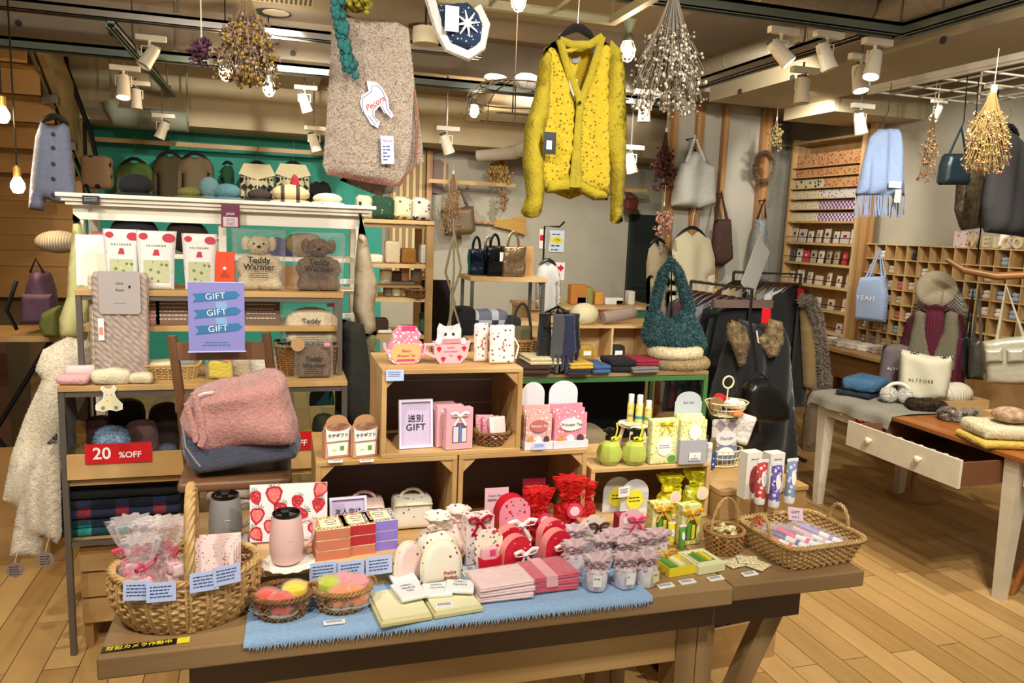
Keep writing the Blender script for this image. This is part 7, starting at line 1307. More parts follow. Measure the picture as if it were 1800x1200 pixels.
# wall rails and posters
for x0,x1,z,l,y in ((YP(134,236,8.1).x,YP(600,278,8.1).x,YP(365,257,8.1).z,'wooden wall rail across the green wall',8.1),(YP(752,320,8.1).x,YP(905,325,8.1).x,YP(830,322,8.1).z,'short wooden rail on the grey wall over the brown tote',8.1),(YP(1098,335,8.1).x,YP(1136,335,8.1).x,YP(1115,335,8.1).z,'tiny wooden rail above the red handbag',8.1)):
    m=N(W_PINE).box(x0,x1,-.012,.012,-.02,.02); 
    for x in (x0+.1,x1-.1): m.box(x-.01,x+.01,.012,.31,-.01,.01)
    solo(m,'wall_rail',l,'rail',(0,y-.02,z),smooth=False)
p=YP(980,424,8.36); o=thing('wall_poster','pale blue and yellow notice poster on the grey wall','poster',(p.x,8.385,p.z)); k=K(p); N(pm('poster_blue','#c9dce8',.6)).box(-14*k,14*k,0,.004,-19*k,19*k).out('sheet',o,smooth=False); m=N(YEL).prism(ell(0,2*k,11*k,6*k,18),-.001,0); addtext(m,'10%',7*k,(0,-.002,2*k),INK); scrib(m,-9*k,9*k,12*k,-.0005,2*k,BLUEINK,1); scrib(m,-10*k,10*k,-8*k,-.0005,2.4*k,INK,2); scrib(m,-10*k,10*k,-15*k,-.0005,2*k,INK,3); m.out('print',o,smooth=False)
p=YP(955,420,8.36); o=thing('wall_sign','narrow white and red notice beside the blue poster','sign',(p.x,8.385,p.z)); N(PAPER).box(-6*k,6*k,0,.004,-17*k,17*k).out('sheet',o,smooth=False); m=N(REDP).prism(rrect(-5*k,5*k,-3*k,7*k,1.5*k),-.001,0); m.out('print',o,smooth=False)
p=YP(984,476,6.5); o=thing('arrow_sign','white sign with red arrow standing on the back counter','sign',(p.x,6.5,p.z),0); N(BLKM).tube([(0,.008,0),(0,.008,.932-p.z)],.006,6).out('stand',o); k=K(p); N(PAPER).box(-9*k,9*k,0,.004,-16*k,15*k).out('card',o,smooth=False); N(REDP).prism([(-9*k,2*k),(0,2*k),(0,-2*k),(8*k,5*k),(0,12*k),(0,8*k),(-9*k,8*k)],-.001,0).out('arrow',o,smooth=False)
# wreath, broom, guitar-like board
p=YP(1342,293,6.38); k=K(p); m=N(pm('wreath_brown','#6f5a48',.9)); r=random.Random(3)
for j in range(9): m.tube([((22+r.uniform(-3,3))*k*math.cos(2*PI*i/30)*.9,r.uniform(-.02,.02),(25+r.uniform(-3,3))*k*math.sin(2*PI*i/30)) for i in range(30)],.008,5,True)
solo(m,'vine_wreath','brown vine wreath hung on the thick wooden post','wreath',(p.x,6.36,p.z))
p0_,p1_=YP(832,390,8.32),YP(925,398,8.32); o=thing('straw_broom','straw broom hung sideways on the grey wall','broom',(p0_.x,8.33,p0_.z)); d_=p1_-p0_; N(W_PINEZ).tube([(0,0,0),(d_.x*.4,0,d_.z*.4)],.015,8).out('handle',o); m=N(pm('straw','#bd9850',.8))
for i in range(40): a=R.uniform(-1,1); m.tube([(d_.x*.38,a*.01,d_.z*.4+a*.03),(d_.x*.7,a*.02,d_.z*.7+a*.07),(d_.x*1.0,a*.02,d_.z+a*.13)],.007,4)
m.out('bristles',o)
solo(N(W_DARK).prism([(0,0),(.09,-.01),(.14,.06),(.14,.30),(.10,.36),(0,.34)],-.02,0).m(W_PINE).box(.14,.17,-.02,0,.05,.33),'wall_board','dark wooden board with pale edge on the grey wall, left of the rail','board',YP(757,338,8.3)+Vector((0,.05,0)),smooth=False)
# garments on the green wall
def garment(label,name,px,py,w,h,mat,y=8.1,rz=0,cat='sweater',col=None,fold=True,hang=True,grp=None,sl=.9):
    a=w/2; poly=[(px-a*.28,py),(px,py+h*.05),(px+a*.28,py),(px+a*.78,py+h*.08),(px+a,py+h*.25),(px+a,py+h*sl),(px+a*.72,py+h*sl),(px+a*.68,py+h*.4),(px+a*.66,py+h),(px-a*.66,py+h),(px-a*.68,py+h*.4),(px-a*.72,py+h*sl),(px-a,py+h*sl),(px-a,py+h*.25),(px-a*.78,py+h*.08)]
    o=cloth(label,name,cat,poly,mat,y,.10,(lambda x,z:.015*math.sin(x*30)) if fold else None,grp=grp)
    if hang: q=YP(px,py-5,y)-o.location; hanger(o,w*.36*K(YP(px,py,y)),(q.x,0,q.z),up=.20)
    return o
GW='sweaters on the green wall rail'
garment('moss green sweater with white tag on the green wall','knit_sweater',236,284,66,70,WD('g_moss','#4f6a30'),8.08,grp=GW); garment('dark olive buttoned cardigan on the green wall','knit_sweater',298,272,60,85,WD('g_olive','#4a3f28'),8.09,grp=GW); garment('taupe crew-neck sweater on the green wall','knit_sweater',343,274,66,80,WD('g_taupe','#6f6048'),8.07,grp=GW); FI=pm('fair_isle','#d8cfa4',.95,'#2c2c34','dots',11,thr=.33,st=(1,.3,1),bump=(60,.5))
garment('dark green narrow garment on the green wall','green_garment',400,290,24,60,WD('g_grn','#1f4a2c'),8.1,cat='garment')
for px,l in ((452,'left'),(515,'right')):
    o=garment('cream patterned nordic cardigan on the green wall, '+l+' one','nordic_cardigan',px,290,60,75,FI,8.06+.02*(l=='right'),grp='nordic cardigans',cat='cardigan'); q=YP(px,292,8.0)-o.location; N(pm('fi_cream','#dcd3ac',.95)).prism([(q.x-.12,q.z+.02),(q.x+.12,q.z+.02),(q.x+.17,q.z-.08),(q.x,q.z-.13),(q.x-.17,q.z-.08)],-.075,-.05).out('collar',o); N(CREAM).box(q.x-.006,q.x+.006,-.082,-.074,q.z-.42,q.z-.12).out('zip',o,smooth=False)
    m=N(pm('fi_navy','#23242e',.9))
    for zz,n_,s0 in ((-.20,5,.030),(-.30,9,.014),(-.12,9,.012)):
        for i in range(n_):
            x=q.x+(i-(n_-1)/2)*(.30/n_); m.prism([(x-s0,q.z+zz),(x,q.z+zz-s0),(x+s0,q.z+zz),(x,q.z+zz+s0)],-.074,-.045)
    m.out('knit_pattern',o,smooth=False)
garment('black garment at the right end of the green wall','black_garment',562,318,40,60,WD('g_blk','#141518'),8.1,cat='garment',hang=False); solo(N(pm('leopard','#8f7255',.9,'#241a16','dots',14,thr=.3)).rbox(-.11,.11,-.08,.08,0,.26,.04,3,.01),'leopard_bag','leopard print bag between the staircase and the white unit','bag',YP(172,332,7.0))
# striped slat curtain
m=N(pm('slat_cream','#cdb98a',.7)); xa_,xb_=YP(690,300,8.2).x,YP(748,300,8.2).x; n=11
for i in range(n): m.m(MATS['slat_cream'] if i%2 else pm('slat_brown','#8f7a52',.7)).tube([(xa_+(xb_-xa_)*i/(n-1),8.28,1.0),(xa_+(xb_-xa_)*i/(n-1),8.28,2.37)],.020,8)
solo(m,'slat_blind','tall blind of cream and tan vertical slats behind the open shelf','blind',(0,0,0))
solo(N(W_PINEZ).box(-.03,.03,-.02,.02,0,2.38),'door_post','brown wooden post at the right side of the slat blind','post',(xb_+.06,8.3,0),smooth=False)
# ================= middle and back of the shop =================
# open wooden shelf behind the white unit
x0,x1=YP(632,390,4.2).x,YP(757,397,4.2).x; zt4=YP(700,393,4.2).z; o=thing('open_wooden_shelf','tall open wooden shelf with mugs and small crafts, behind the beige coat','shelf',((x0+x1)/2,4.4,0)); W=(x1-x0)/2
for py in (393,464,524,590,640): z=YP(700,py,4.2).z; N(W_LIGHT).box(-W+.02,W-.02,-.18,.18,z-.022,z-.002).out('board',o,smooth=False)
for sx in (-1,1):
    for y in (-.2,.17): N(W_OAK).box(sx*W-.02,sx*W+.02,y,y+.03,0,zt4-.001).out('post',o,smooth=False)
N(W_LIGHT).box(-W-.02,W+.02,-.21,.21,zt4,zt4+.02).out('top_board',o,bev=.002,smooth=False)
for px,c,l,w in ((640,'#d9d2b4','white and yellow print drawstring bag',30),(672,'#1f4630','dark green star-print drawstring bag',42),(707,'#d6cdaa','cream drawstring bag with olive flowers',34),(740,'#d8d4c8','white drawstring bag with dark blue flowers',34)):
    q=YP(px,385,4.35); k=K(q); mt_=pm('bagp'+c[1:],c,.85,{'#d9d2b4':'#c9b82c','#1f4630':'#d8d8c8','#d6cdaa':'#6b6a34','#d8d4c8':'#2c3044'}[c],'dots',24 if c!='#1f4630' else 45,thr=.33 if c!='#1f4630' else .16); solo(N(mt_).puff([(-w*k*.5,0),(w*k*.5,0),(w*k*.52,34*k),(w*k*.3,40*k),(-w*k*.3,41*k),(-w*k*.5,35*k)],.12,edge=.04),'print_bag',l+' on top of the open shelf','bag',(q.x,4.36,zt4+.021),0,'print bags on the open shelf')
def mugc(px,py,s,c,l,y=4.32):
    q=YP(px,py,y); k=K(q)*s; o=thing('ceramic_cup',l,'cup',(q.x,y,YP(px,py,y).z)); N(pm('cup'+c[1:],c,.4)).lathe([(.001,0),(10*k,0),(11*k,4*k),(11*k,19*k),(10*k,19*k),(9*k,2*k),(.001,2*k)],20).out('body',o); N(MATS['cup'+c[1:]]).tube([(10*k,0,16*k),(17*k,0,15*k),(17*k,0,7*k),(10*k,0,5*k)],1.4*k,6).out('handle',o); return o
zz={522:YP(700,524,4.2).z,496:0}
for px,py,s,c,l in ((678,493,1,'#c9b890','cream mug on the inner step of the open shelf'),(732,493,.95,'#8f8872','grey-green mug at the right of the inner step'),(682,519,.8,'#7a6f5c','small brown cup under the inner step'),(696,519,.8,'#cfc6a8','small patterned white cup under the inner step'),(713,519,.9,'#b3a888','taller patterned cup under the inner step')): mugc(px,py,s,c,l)
q=YP(690,497,4.3); o=thing('inner_step','small wooden inner step shelf holding the mugs','shelf',(q.x+.02,4.33,YP(690,523,4.2).z)); h_=q.z-YP(690,523,4.2).z-.012; N(W_OAK).box(-.12,.14,-.07,.07,h_-.012,h_-.001).out('top',o,smooth=False); N(W_OAK).box(-.12,-.108,-.07,.07,0,h_-.013).out('side',o,smooth=False); N(W_OAK).box(.128,.14,-.07,.07,0,h_-.013).out('side',o,smooth=False)
q=YP(735,522,4.28); o=thing('flat_basket','shallow brown basket on the open shelf','basket',(q.x-.01,4.26,YP(700,524,4.2).z)); basket(o,.05,.05,.045,1.3,5,16,WICKD,.003)
for px,py,w,h,c,l in ((668,500,1,1,'#e6e0d4',None),): pass
for px,py,w,h,d,c,n_,l in ((712,492,16,26,.03,'#b78464','pottery_bird','terracotta pointed pottery on the inner step'),(700,492,20,18,.03,'#4a3420','brown_pouch','brown pouch behind the pottery'),(690,458,26,38,.05,'#c9b89a','beige_pouch','beige pouch in the top compartment of the open shelf'),(718,458,26,26,.05,'#8a5f24','amber_box','amber box in the top compartment, under a black cap'),(660,458,24,14,.06,'#e6e0d0','white_cloth','white folded cloth at the left of the top compartment'),(748,458,18,34,.05,'#c9c4b6','white_tote','crumpled white canvas bag at the right of the top compartment'),(665,586,34,26,.05,'#3c2c20','dark_crate','dark wooden crate of cards low on the open shelf'),(745,588,14,36,.02,'#3f6b4a','green_picture','green leaning picture low on the open shelf'),(676,586,26,7,.06,'#e0e0d8','plate_stack','white plate on the lower board'),(720,588,30,12,.06,'#8a7a68','grey_trinkets','grey trinkets on the lower board'),(672,388+2,1,1,.01,'#000','x',None)):
    if l: q=YP(px,py,4.3); k=K(q); zb=YP(700,{492:497,458:464,586:590,588:590}[py],4.2).z+(0 if py!=492 else .0); solo(N(WD('os'+c[1:],c)).rbox(-w*k/2,w*k/2,-d,d,0,h*k,.012,3,.004,20),n_,l,n_.split('_')[1],(q.x,4.33 if py!=492 else 4.34,zb))
# dark panel and metal-bag table
tb_=YP(880,486,4.9); T2=tb_.z; xa,xb=YP(806,473,5.2).x,YP(958,490,4.9).x; o=thing('slim_table','tall slim table with steel legs carrying metallic bags, centre back','table',((xa+xb)/2,5.0,0)); W=(xb-xa)/2; N(W_LIGHT).box(-W,W,-.16,.18,T2-.03,T2).out('tabletop',o,bev=.002,smooth=False)
for x in (-W+.01,W-.03):
    for y in (-.14,.14): N(STEEL).box(x,x+.02,y,y+.02,0,T2-.031).out('leg',o,smooth=False)
N(W_LIGHT).box(-W,W,-.11,.14,.95,.975).out('lower_board',o,smooth=False)
FOILD=pm('foil_navy','#10182c',.18,metal=.5,bump=(14,1.0)); FOILB=pm('foil_black','#0a0a0c',.12,metal=.4,bump=(14,1.0)); FOILG=pm('foil_bronze','#8c7758',.25,metal=.7,bump=(14,1.0)); FOILS=pm('foil_silver','#a39a90',.22,metal=.8,bump=(14,1.0))
for px,w,h,mt_,l,yy in ((836,26,46,FOILD,'dark navy crinkled tote, leftmost',5.02),(856,20,46,FOILS,'silver crinkled tote behind the black one',5.08),(868,32,52,FOILB,'black glossy crinkled tote with white tag',4.97),(900,40,52,FOILG,'bronze metallic paper-like tote, rightmost',4.93)):
    q=YP(px,482,yy); k=K(q); o=thing('metallic_tote',l+', on the tall slim table','bag',(q.x,yy,T2+.001),0,'metallic totes on the slim table'); N(mt_).rbox(-w*k/2,w*k/2,-.05,.05,0,h*k,.012,3,.012,14).out('body',o); N(mt_).tube(arc(0,h*k*.95,w*k*.25,22*k if w<35 else 28*k),.009,6,flat=.4).out('handle',o)
    if w==32: N(PAPER).box(.02,.05,-.064,-.062,h*k*.5,h*k*.8).out('tag',o,smooth=False)
solo(N(W_OAK).box(-.05,.05,-.04,.04,0,.20),'wooden_stand','wooden block standing behind the bronze tote','block',(xb-.10,5.05,T2+.001),smooth=False)
# low table with scarves under it, left-centre
o=thing('scarf_table','low wooden table of scarves behind the upper crate','table',(1.55,4.5,0)); N(W_LIGHT).box(-.5,.45,-.2,.2,.93,.95).out('tabletop',o,smooth=False)
for x in (-.48,.41):
    for y in (-.18,.14): N(W_OAK).box(x,x+.03,y,y+.03,0,.929).out('leg',o,smooth=False)
for px,py,w,h,mt_,l in ((815,560,40,40,WD('sc_black','#14141a'),'black knit heap with pale trim'),(858,552,60,24,PLD('sc_check','#6a7488','#b9c0cc','#2c3550'),'blue-grey checked scarf roll'),(895,560,36,26,WD('sc_navy','#22283c'),'navy knit roll right of the checked scarf'),(838,575,50,14,WD('sc_cream','#cfc6a8'),'cream scarf under the checked roll')):
    q=YP(px,py,4.5); k=K(q); solo(N(mt_).rbox(-w*k/2,w*k/2,-.08,.08,0,h*k*1.2,.03,3,.012,16),'knit_scarf',l+' on the low scarf table','scarf',(q.x,4.5,.951+(.05 if py<556 else 0)),R.uniform(-.2,.2))
solo(N(pm('macrame','#8f8260',.9)).tube([(0,0,.9),(.01,0,.6),(-.01,0,.3),(0,0,0)],.006,5).tube([(.0,0,.85),(.05,.0,.62),(.0,0,.45),(.05,0,.3),(.02,0,.02)],.007,5).tube([(.0,0,.8),(-.04,.0,.6),(.02,0,.42),(-.03,0,.25),(.0,0,0)],.007,5),'macrame_hanger','tan macrame hanger beside the open shelf','macrame',YP(790,660,4.3)+Vector((0,0,-.0)))
solo(N(pm('panel_black','#131211',.8)).box(-.12,.1,-.02,.02,0,1.25),'dark_panel','dark standing panel right of the open shelf','panel',(YP(775,600,4.6).x,4.85,0),smooth=False)  # plain upright dark slab, flat and without folds
# back counter
o=thing('back_counter','wooden back counter with office clutter under the posters','counter',(2.62,6.6,0)); N(W_LIGHT).box(-.55,.75,-.3,.3,.90,.93).out('counter_top',o,smooth=False); N(W_LIGHT).box(-.53,.73,-.26,.28,0,.899).out('body',o,smooth=False)
for px,w,h,c,n_,l in ((1010,30,34,'#b9772e','folder_holder','amber folder holder'),(1028,14,30,'#8a8a4a','folder_holder','olive folder holder'),(1046,16,22,'#c98f3a','paper_stand','small yellow paper stand'),(1072,34,12,'#d8dad4','white_tray','white curved tray'),(1016,22,14,'#e6e4de','card_calendar','white desk calendar'),(1102,12,24,'#cfcdbf','glass_jar','tall clear jar'),(1082,18,9,'#8a4a3a','stapler','small brown box')):
    q=YP(px,540,6.6); k=K(q); solo(N(pm('bc'+c[1:],c,.6)).rbox(-w*k/2,w*k/2,-.05,.05,0,h*k,.01,2),n_,l+' on the back counter',n_.split('_')[-1],(q.x,6.55,.931))
q=YP(1096,560,6.0); o=thing('goods_rack','low rack with red and green boxes on top, at the back near the dark door','rack',(q.x,6.0,0)); N(W_OAK).box(-.22,.28,-.12,.12,.0,.88).out('body',o,smooth=False); m=N(BLACK)
for i in range(9): m.box(-.18+.05*i,-.155+.05*i,-.125,-.12,.62,.84)
m.out('books',o,smooth=False); N(pm('red_tray','#8f3a24',.5)).box(-.2,.02,-.1,.1,.881,.93).out('red_tray',o,smooth=False); N(pm('green_tray','#2a5a44',.5)).box(.05,.25,-.1,.1,.881,.93).out('green_tray',o,smooth=False)
o=garment('white blouse on a wire stand hanger beside the bronze tote','white_blouse',963,462,44,90,pm('blouse_white','#cfcfca',.8),5.6,cat='blouse')
solo(N(BLACK).tube([(0,0,0),(0,0,1.62),(.12,0,1.62),(.16,0,1.66)],.008,6),'garment_stand','black garment stand holding the white blouse','stand',(YP(953,500,5.62).x,5.62,0))
# --- goods on the green-framed table (top z .875)
G=.876
o=thing('handled_wicker','tall wicker basket with dark strap handle beside the white pouch','basket',(YP(915,612,3.85).x,3.85,G)); basket(o,.075,.06,.14,1.25,10,20,WICK,.003); N(pm('strap_dark','#2c2620',.6)).tube(arc(0,.13,.055,.20,0),.008,6,flat=.4).out('strap',o); N(pm('sign_khaki','#6f6a48',.7)).box(-.05,.05,-.004,.004,.13,.21).out('card',o,smooth=False)
solo(N(WD('rust_hat','#6a3a28')).ball((0,0,.05),.08,1,.8,.7,16,9,.05),'rust_hat','rust brown knit hat behind the pouches on the upper crate','hat',(YP(868,575,3.75).x,3.75,G+.06)); solo(N(W_OAK).box(-.1,.1,-.08,.08,0,.062),'hat_block','wooden block under the rust brown hat','block',(YP(868,575,3.75).x,3.75,G),smooth=False)
gs_=YP(975,615,3.68); o=thing('glove_stand','black wire glove stand with domed top on the green-framed table','stand',(gs_.x,3.66,G)); m=N(BLKM).tube([(0,0,0),(0,0,.34)],.005,6); m.lathe([(.001,0),(.07,0),(.07,.006),(.001,.006)],20)
for r,z in ((.095,.235),(.07,.30)): m.tube([(r*math.cos(2*PI*i/24),r*math.sin(2*PI*i/24),z) for i in range(24)],.003,5,True)
for i in range(5): a=PI*i/5; m.tube([(.095*math.cos(a),.095*math.sin(a),.235),(.07*math.cos(a),.07*math.sin(a),.30),(0,0,.34),(-.07*math.cos(a),-.07*math.sin(a),.30),(-.095*math.cos(a),-.095*math.sin(a),.235)],.003,5)
m.out('wire',o)
TSC=1.35
for dx,dy,c,l in ((-.075,-.02,'#0e0e10','black, leftmost'),(-.02,-.08,'#4a4a4c','dark grey, second'),(.03,-.085,'#1a2244','navy, in front'),(.08,-.02,'#121214','black with pearl trim, right'),(.045,.06,'#22243a','dark blue, at the back')):
    g_=pm('glove'+c[1:],c,.9,sheen=.3); o=thing('knit_glove','glove hanging from the glove stand, '+l,'glove',(gs_.x+dx,3.66+dy,G+.295),0,'gloves on the glove stand')
    N(g_).puff([(-.022,0),(.022,0),(.03,-.09),(.036,-.13),(.028,-.14),(.026,-.205),(.014,-.21),(.010,-.15),(.004,-.215),(-.008,-.215),(-.010,-.15),(-.016,-.20),(-.026,-.195),(-.03,-.12)],.03,edge=.012,res=.007).out('hand',o); N(g_).lathe([(.022,-.03),(.025,0),(.023,.006)],14,sy=.6).out('cuff',o)
TSC=1
ca,cb=YP(1003,570,3.95),YP(1132,572,3.95); cz0=G; cz1=ca.z; o=thing('divided_box','pale wooden box with two compartments lying open to the front on the green table','box',((ca.x+cb.x)/2,3.97,G)); W=(cb.x-ca.x)/2; hh=cz1-G
N(W_LIGHT).box(-W,W,-.09,.09,hh-.012,hh).out('top_board',o,smooth=False); N(W_LIGHT).box(-W,W,-.09,.09,0,.01).out('bottom_board',o,smooth=False); N(W_LIGHT).box(-W+.012,W-.012,.08,.09,.01,hh-.012).out('back_board',o,smooth=False)
for x in (-W,-.006,W-.012): N(W_LIGHTZ).box(x,x+.012,-.089,.089 if x in (-W,W-.012) else .08,.01,hh-.012).out('divider',o,smooth=False)
solo(N(WD('boucle_hat','#c9c09a',40)).ball((0,0,.0),.085,1,.8,.75,18,9,.03),'boucle_hat','cream boucle beret on top of the divided box','hat',(YP(1028,565,3.95).x,3.97,G+hh+.055)); solo(N(pm('mauve_roll','#8f7b72',.8)).tube([(-.1,.0,0),(.1,.02,.03)],.036,14),'rolled_mat','mauve-grey roll lying on top of the divided box','roll',(YP(1088,560,3.95).x,3.95,G+hh+.037))
for px,c,h,l in ((1032,'#a58a34','mustard','mustard yellow socks with paper band in the left compartment'),(1087,'#22231f','dark','black cap with white label in the right compartment')):
    q=YP(px,615,3.9); solo(N(WD('db'+h,c)).rbox(-.045,.045,-.03,.03,0,.085,.02,3,.004).m(PAPER).box(-.025,.02,-.034,-.031,.03,.055),h+'_sock' if h=='mustard' else 'dark_beanie',l,'socks' if h=='mustard' else 'cap',(q.x,3.92,G+.011))
KNS=[(930,650,62,'#3f2a20','dark brown folded knit, bottom left of the green table',.05,0,3.66),(950,635,60,'#cbbf95','cream folded knit over the dark brown one',.035,.051,3.66),(1010,652,44,'#c9a53c','mustard folded knit with paper label',.03,.031,3.64),(1008,655,44,'#2a2c3c','navy and white edged folded knit under the mustard one',.03,0,3.64),(1045,655,36,'#3c5a86','denim blue folded knit',.045,0,3.66),(1085,655,50,'#15151a','black folded knit with tiny dots',.065,0,3.68),(1120,640,60,'#8c1630','dark red folded knit',.03,.031,3.7),(1120,655,54,'#6f6f6a','grey folded knit under the dark red one',.03,0,3.66)]
for px,py,w,c,l,h,dz,yy in KNS: q=YP(px,py,yy); k=K(q); folded(l,(q.x,yy,G+dz),w*k,.19,h,WD('fk'+c[1:],c),2,R.uniform(-.08,.08),.003,'folded_sweater',grp='folded knits on the green-framed table')
for px,py,w,c,dz,l in ((1198,640,108,'#a08a62',0,'tan faux fur snood, under the cream one'),(1190,618,96,'#d8cba8',.062,'cream faux fur snood on top of the tan one')):
    q=YP(px,py,3.68); k=K(q); m=N(WD('snood'+c[1:],c)); m.tube([(w*k*.42*math.cos(a),.09*math.sin(a),.03) for a in [2*PI*i/24 for i in range(24)]],.030,10,True); m.fuzz(9000,.008); solo(m,'fur_snood',l,'snood',(q.x,3.70,G+dz),grp='fur snoods',ang=180)
# below the green table: cushions and dark stock
for px,py,w,h,c,l in ((985,760,60,60,'#6a5a46','brown cushion under the green table'),(1030,770,70,50,'#8a7a5c','beige fleece roll under the green table'),(1180,760,110,40,'#141518','black stock pile under the green table'),(960,720,40,50,'#3a3024','dark brown bag under the green table')):
    q=YP(px,py,3.8); k=K(q); solo(N(WD('ug'+c[1:],c)).rbox(-w*k/2,w*k/2,-.12,.12,0,h*k*1.2,.04,3,.012,12),'stock_pile',l,'cushion' if 'cushion' in l else 'stock',(q.x,3.85,.34))
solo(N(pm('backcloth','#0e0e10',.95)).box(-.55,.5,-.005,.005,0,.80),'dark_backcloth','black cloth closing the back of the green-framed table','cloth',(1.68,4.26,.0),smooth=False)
# --- clothes racks
CO={k:pm('co_'+k,v,.9,sheen=.2) for k,v in dict(black='#0f1012',navy='#1a2030',wine='#4a1a24',grey='#77757c',cream='#cbbf9f',white='#c9c6bd',char='#2a2a2c',green='#243430',ltgrey='#8b8c92',tan='#8c7348').items()}
def rack(label,a,b,y0,y1,items,h=None):
    A_,B_=YP(*a,y0),YP(*b,y1); o=thing('clothes_rack',label,'rack',(A_.x,A_.y,0)); L=B_-A_; m=N(pm('rack_grey','#3f3a36',.4,metal=.5)); m.tube([(0,0,0),(0,0,A_.z),(0,0,A_.z),tuple(Vector((L.x,L.y,B_.z))),(L.x,L.y,0)],.012,8); m.tube([(-.0,-.25,.02),(0,.25,.02)],.012,8); m.tube([(L.x,L.y-.25,.02),(L.x,L.y+.25,.02)],.012,8); m.out('frame',o)
    n=len(items); rz=math.atan2(L.y,L.x)+PI/2
    for i,(c,ln,sh,l) in enumerate(items):
        t=(i+.5)/n; p_=A_+L*t; g=thing('hanging_garment',l,'garment',(p_.x,p_.y,p_.z-.0),rz,'garments on the racks'); w=sh
        N(CO[c]).puff([(-.05,-.09),(.05,-.09),(w*.5,-.16),(w*.62,-.5),(w*.6,-ln*.75),(w*.46,-ln*.77),(w*.5,-ln),(-w*.5,-ln),(-w*.46,-ln*.77),(-w*.6,-ln*.75),(-w*.62,-.5),(-w*.5,-.16)],.045,fold=lambda x,z,s=i:.012*math.sin(x*28+s),res=.045,edge=.05).out('cloth',g); hanger(g,w*.38,(0,0,-.08),pm('hanger_brown','#3a2018',.4),.09)
        if i%2==0: N(REDP).box(-.025,.03,-.06,-.055,-.17,-.10).out('sale_tag',g,smooth=False)
        elif i%3==0: N(YEL).box(-.008,.008,-.012,.012,-.05,-.03).out('size_clip',g,smooth=False)
rack('dark metal clothes rack with dark coats, just behind the fur bag',(1215,494),(1322,508),5.2,4.35,[(c,ln,.40,l) for c,ln,l in (('char',1.0,'charcoal coat, farthest left on the front rack'),('wine',.95,'wine red dress, second on the front rack'),('green',1.0,'dark green coat, third on the front rack'),('navy',.95,'dark navy pleated dress on the front rack'),('grey',.6,'fluffy grey short garment on the front rack'),('black',1.05,'black coat in the middle of the front rack'),('green',.9,'grey-green pleated skirt on the front rack'),('black',1.05,'black long coat near the end of the front rack'))])
rack('second clothes rack behind, with pale and dark knits',(1290,478),(1408,482),5.6,4.75,[(c,ln,.38,l) for c,ln,l in (('wine',.7,'dark wine knit at the far end of the second rack'),('cream',.7,'cream knit on the second rack'),('cream',.75,'second cream knit on the second rack'),('white',.75,'off-white knit on the second rack'),('char',.8,'charcoal knit on the second rack'),('tan',.8,'tan striped knit on the second rack'),('ltgrey',.85,'light grey knit on the second rack'),('white',.8,'white knit with blue stripes on the second rack'),('black',1.0,'black vest at the near end of the second rack'))])
o=cloth('black poncho coat with patterned fur collar facing the viewer on the front rack','fur_collar_coat','coat',[(1300,560),(1330,570),(1372,565),(1386,600),(1396,700),(1400,820),(1330,800),(1262,760),(1240,720),(1262,640),(1282,590)],CO['black'],4.05,.20,lambda x,z:.03*math.sin(x*32))
FC=pm('fur_collar','#a08a62',.9,'#4a3826','noise',22,amt=.35,bump=(70,.6))
for poly in ([(1282,560),(1308,572),(1318,600),(1308,640),(1300,645),(1292,620),(1278,590)],[(1352,560),(1374,565),(1376,600),(1365,625),(1352,628),(1338,612),(1334,595),(1345,585)]):
    m=N(FC).puff([((lambda q:(q.x,q.z))(YP(a,b,3.93)-o.location)) for a,b in poly],.05,edge=.02); m.fuzz(2500,.008); m.v=[(x,y-.12,z) for x,y,z in m.v]; m.out('fur_collar',o,ang=80)
q=YP(1330,590,4.0)-o.location; m=N(CO['white']).tube([(q.x-.045,-.11,q.z+.04),(q.x-.03,-.115,q.z-.03),(q.x+.01,-.115,q.z-.05),(q.x+.05,-.11,q.z-.01),(q.x+.05,-.1,q.z+.04)],.006,6); m.out('inner_collar',o); q=YP(1335,548,4.0)-o.location; N(REDP).box(q.x-.03,q.x+.03,-.12,-.116,q.z-.06,q.z+.03).out('sale_tag',o,smooth=False)
solo(N(W_DARK).box(-.22,.22,-.02,.02,-.02,.03),'display_bar','dark brown wooden display bar across the front of the racks','bar',YP(1305,535,4.35),smooth=False)
o=tote('black doctor-style handbag hanging in front of the coats','black_handbag',[(1305,680),(1315,668),(1345,664),(1368,682),(1384,712),(1382,738),(1350,744),(1310,738),(1302,710)],[[(1320,672),(1334,655),(1352,668)]],pm('leather_black','#121212',.32),MATS['leather_black'],3.75,.14,None,None,.006); N(MATS['leather_black']).tube([YP(1322,510,3.8)-o.location,YP(1318,560,3.8)-o.location,YP(1330,655,3.8)-o.location],.010,6,flat=.4).out('long_strap',o)
o=cloth('tan wrap coat with long grey-brown fur edge at the right end of the rack','fur_edge_coat','coat',[(1405,520),(1424,528),(1436,560),(1444,620),(1450,680),(1436,700),(1428,690),(1412,680),(1408,600)],CO['tan'],4.75,.12,lambda x,z:.015*math.sin(x*40)); m=N(WD('fur_grey','#8c8070')).tube([YP(a,b,4.68)-o.location for a,b in ((1408,528),(1424,528),(1436,560),(1444,620),(1450,680),(1440,700))],.035,8); m.fuzz(6000,.025); m.out('fur_edge',o,ang=80)
solo(N(pm('corduroy','#6f5a42',.9)).puff([(-.07,0),(.07,0),(.08,.45),(.05,.5),(-.06,.5),(-.08,.3)],.10,edge=.03),'brown_trousers','brown trousers hanging under the fur-edged coat','trousers',YP(1424,800,4.8))
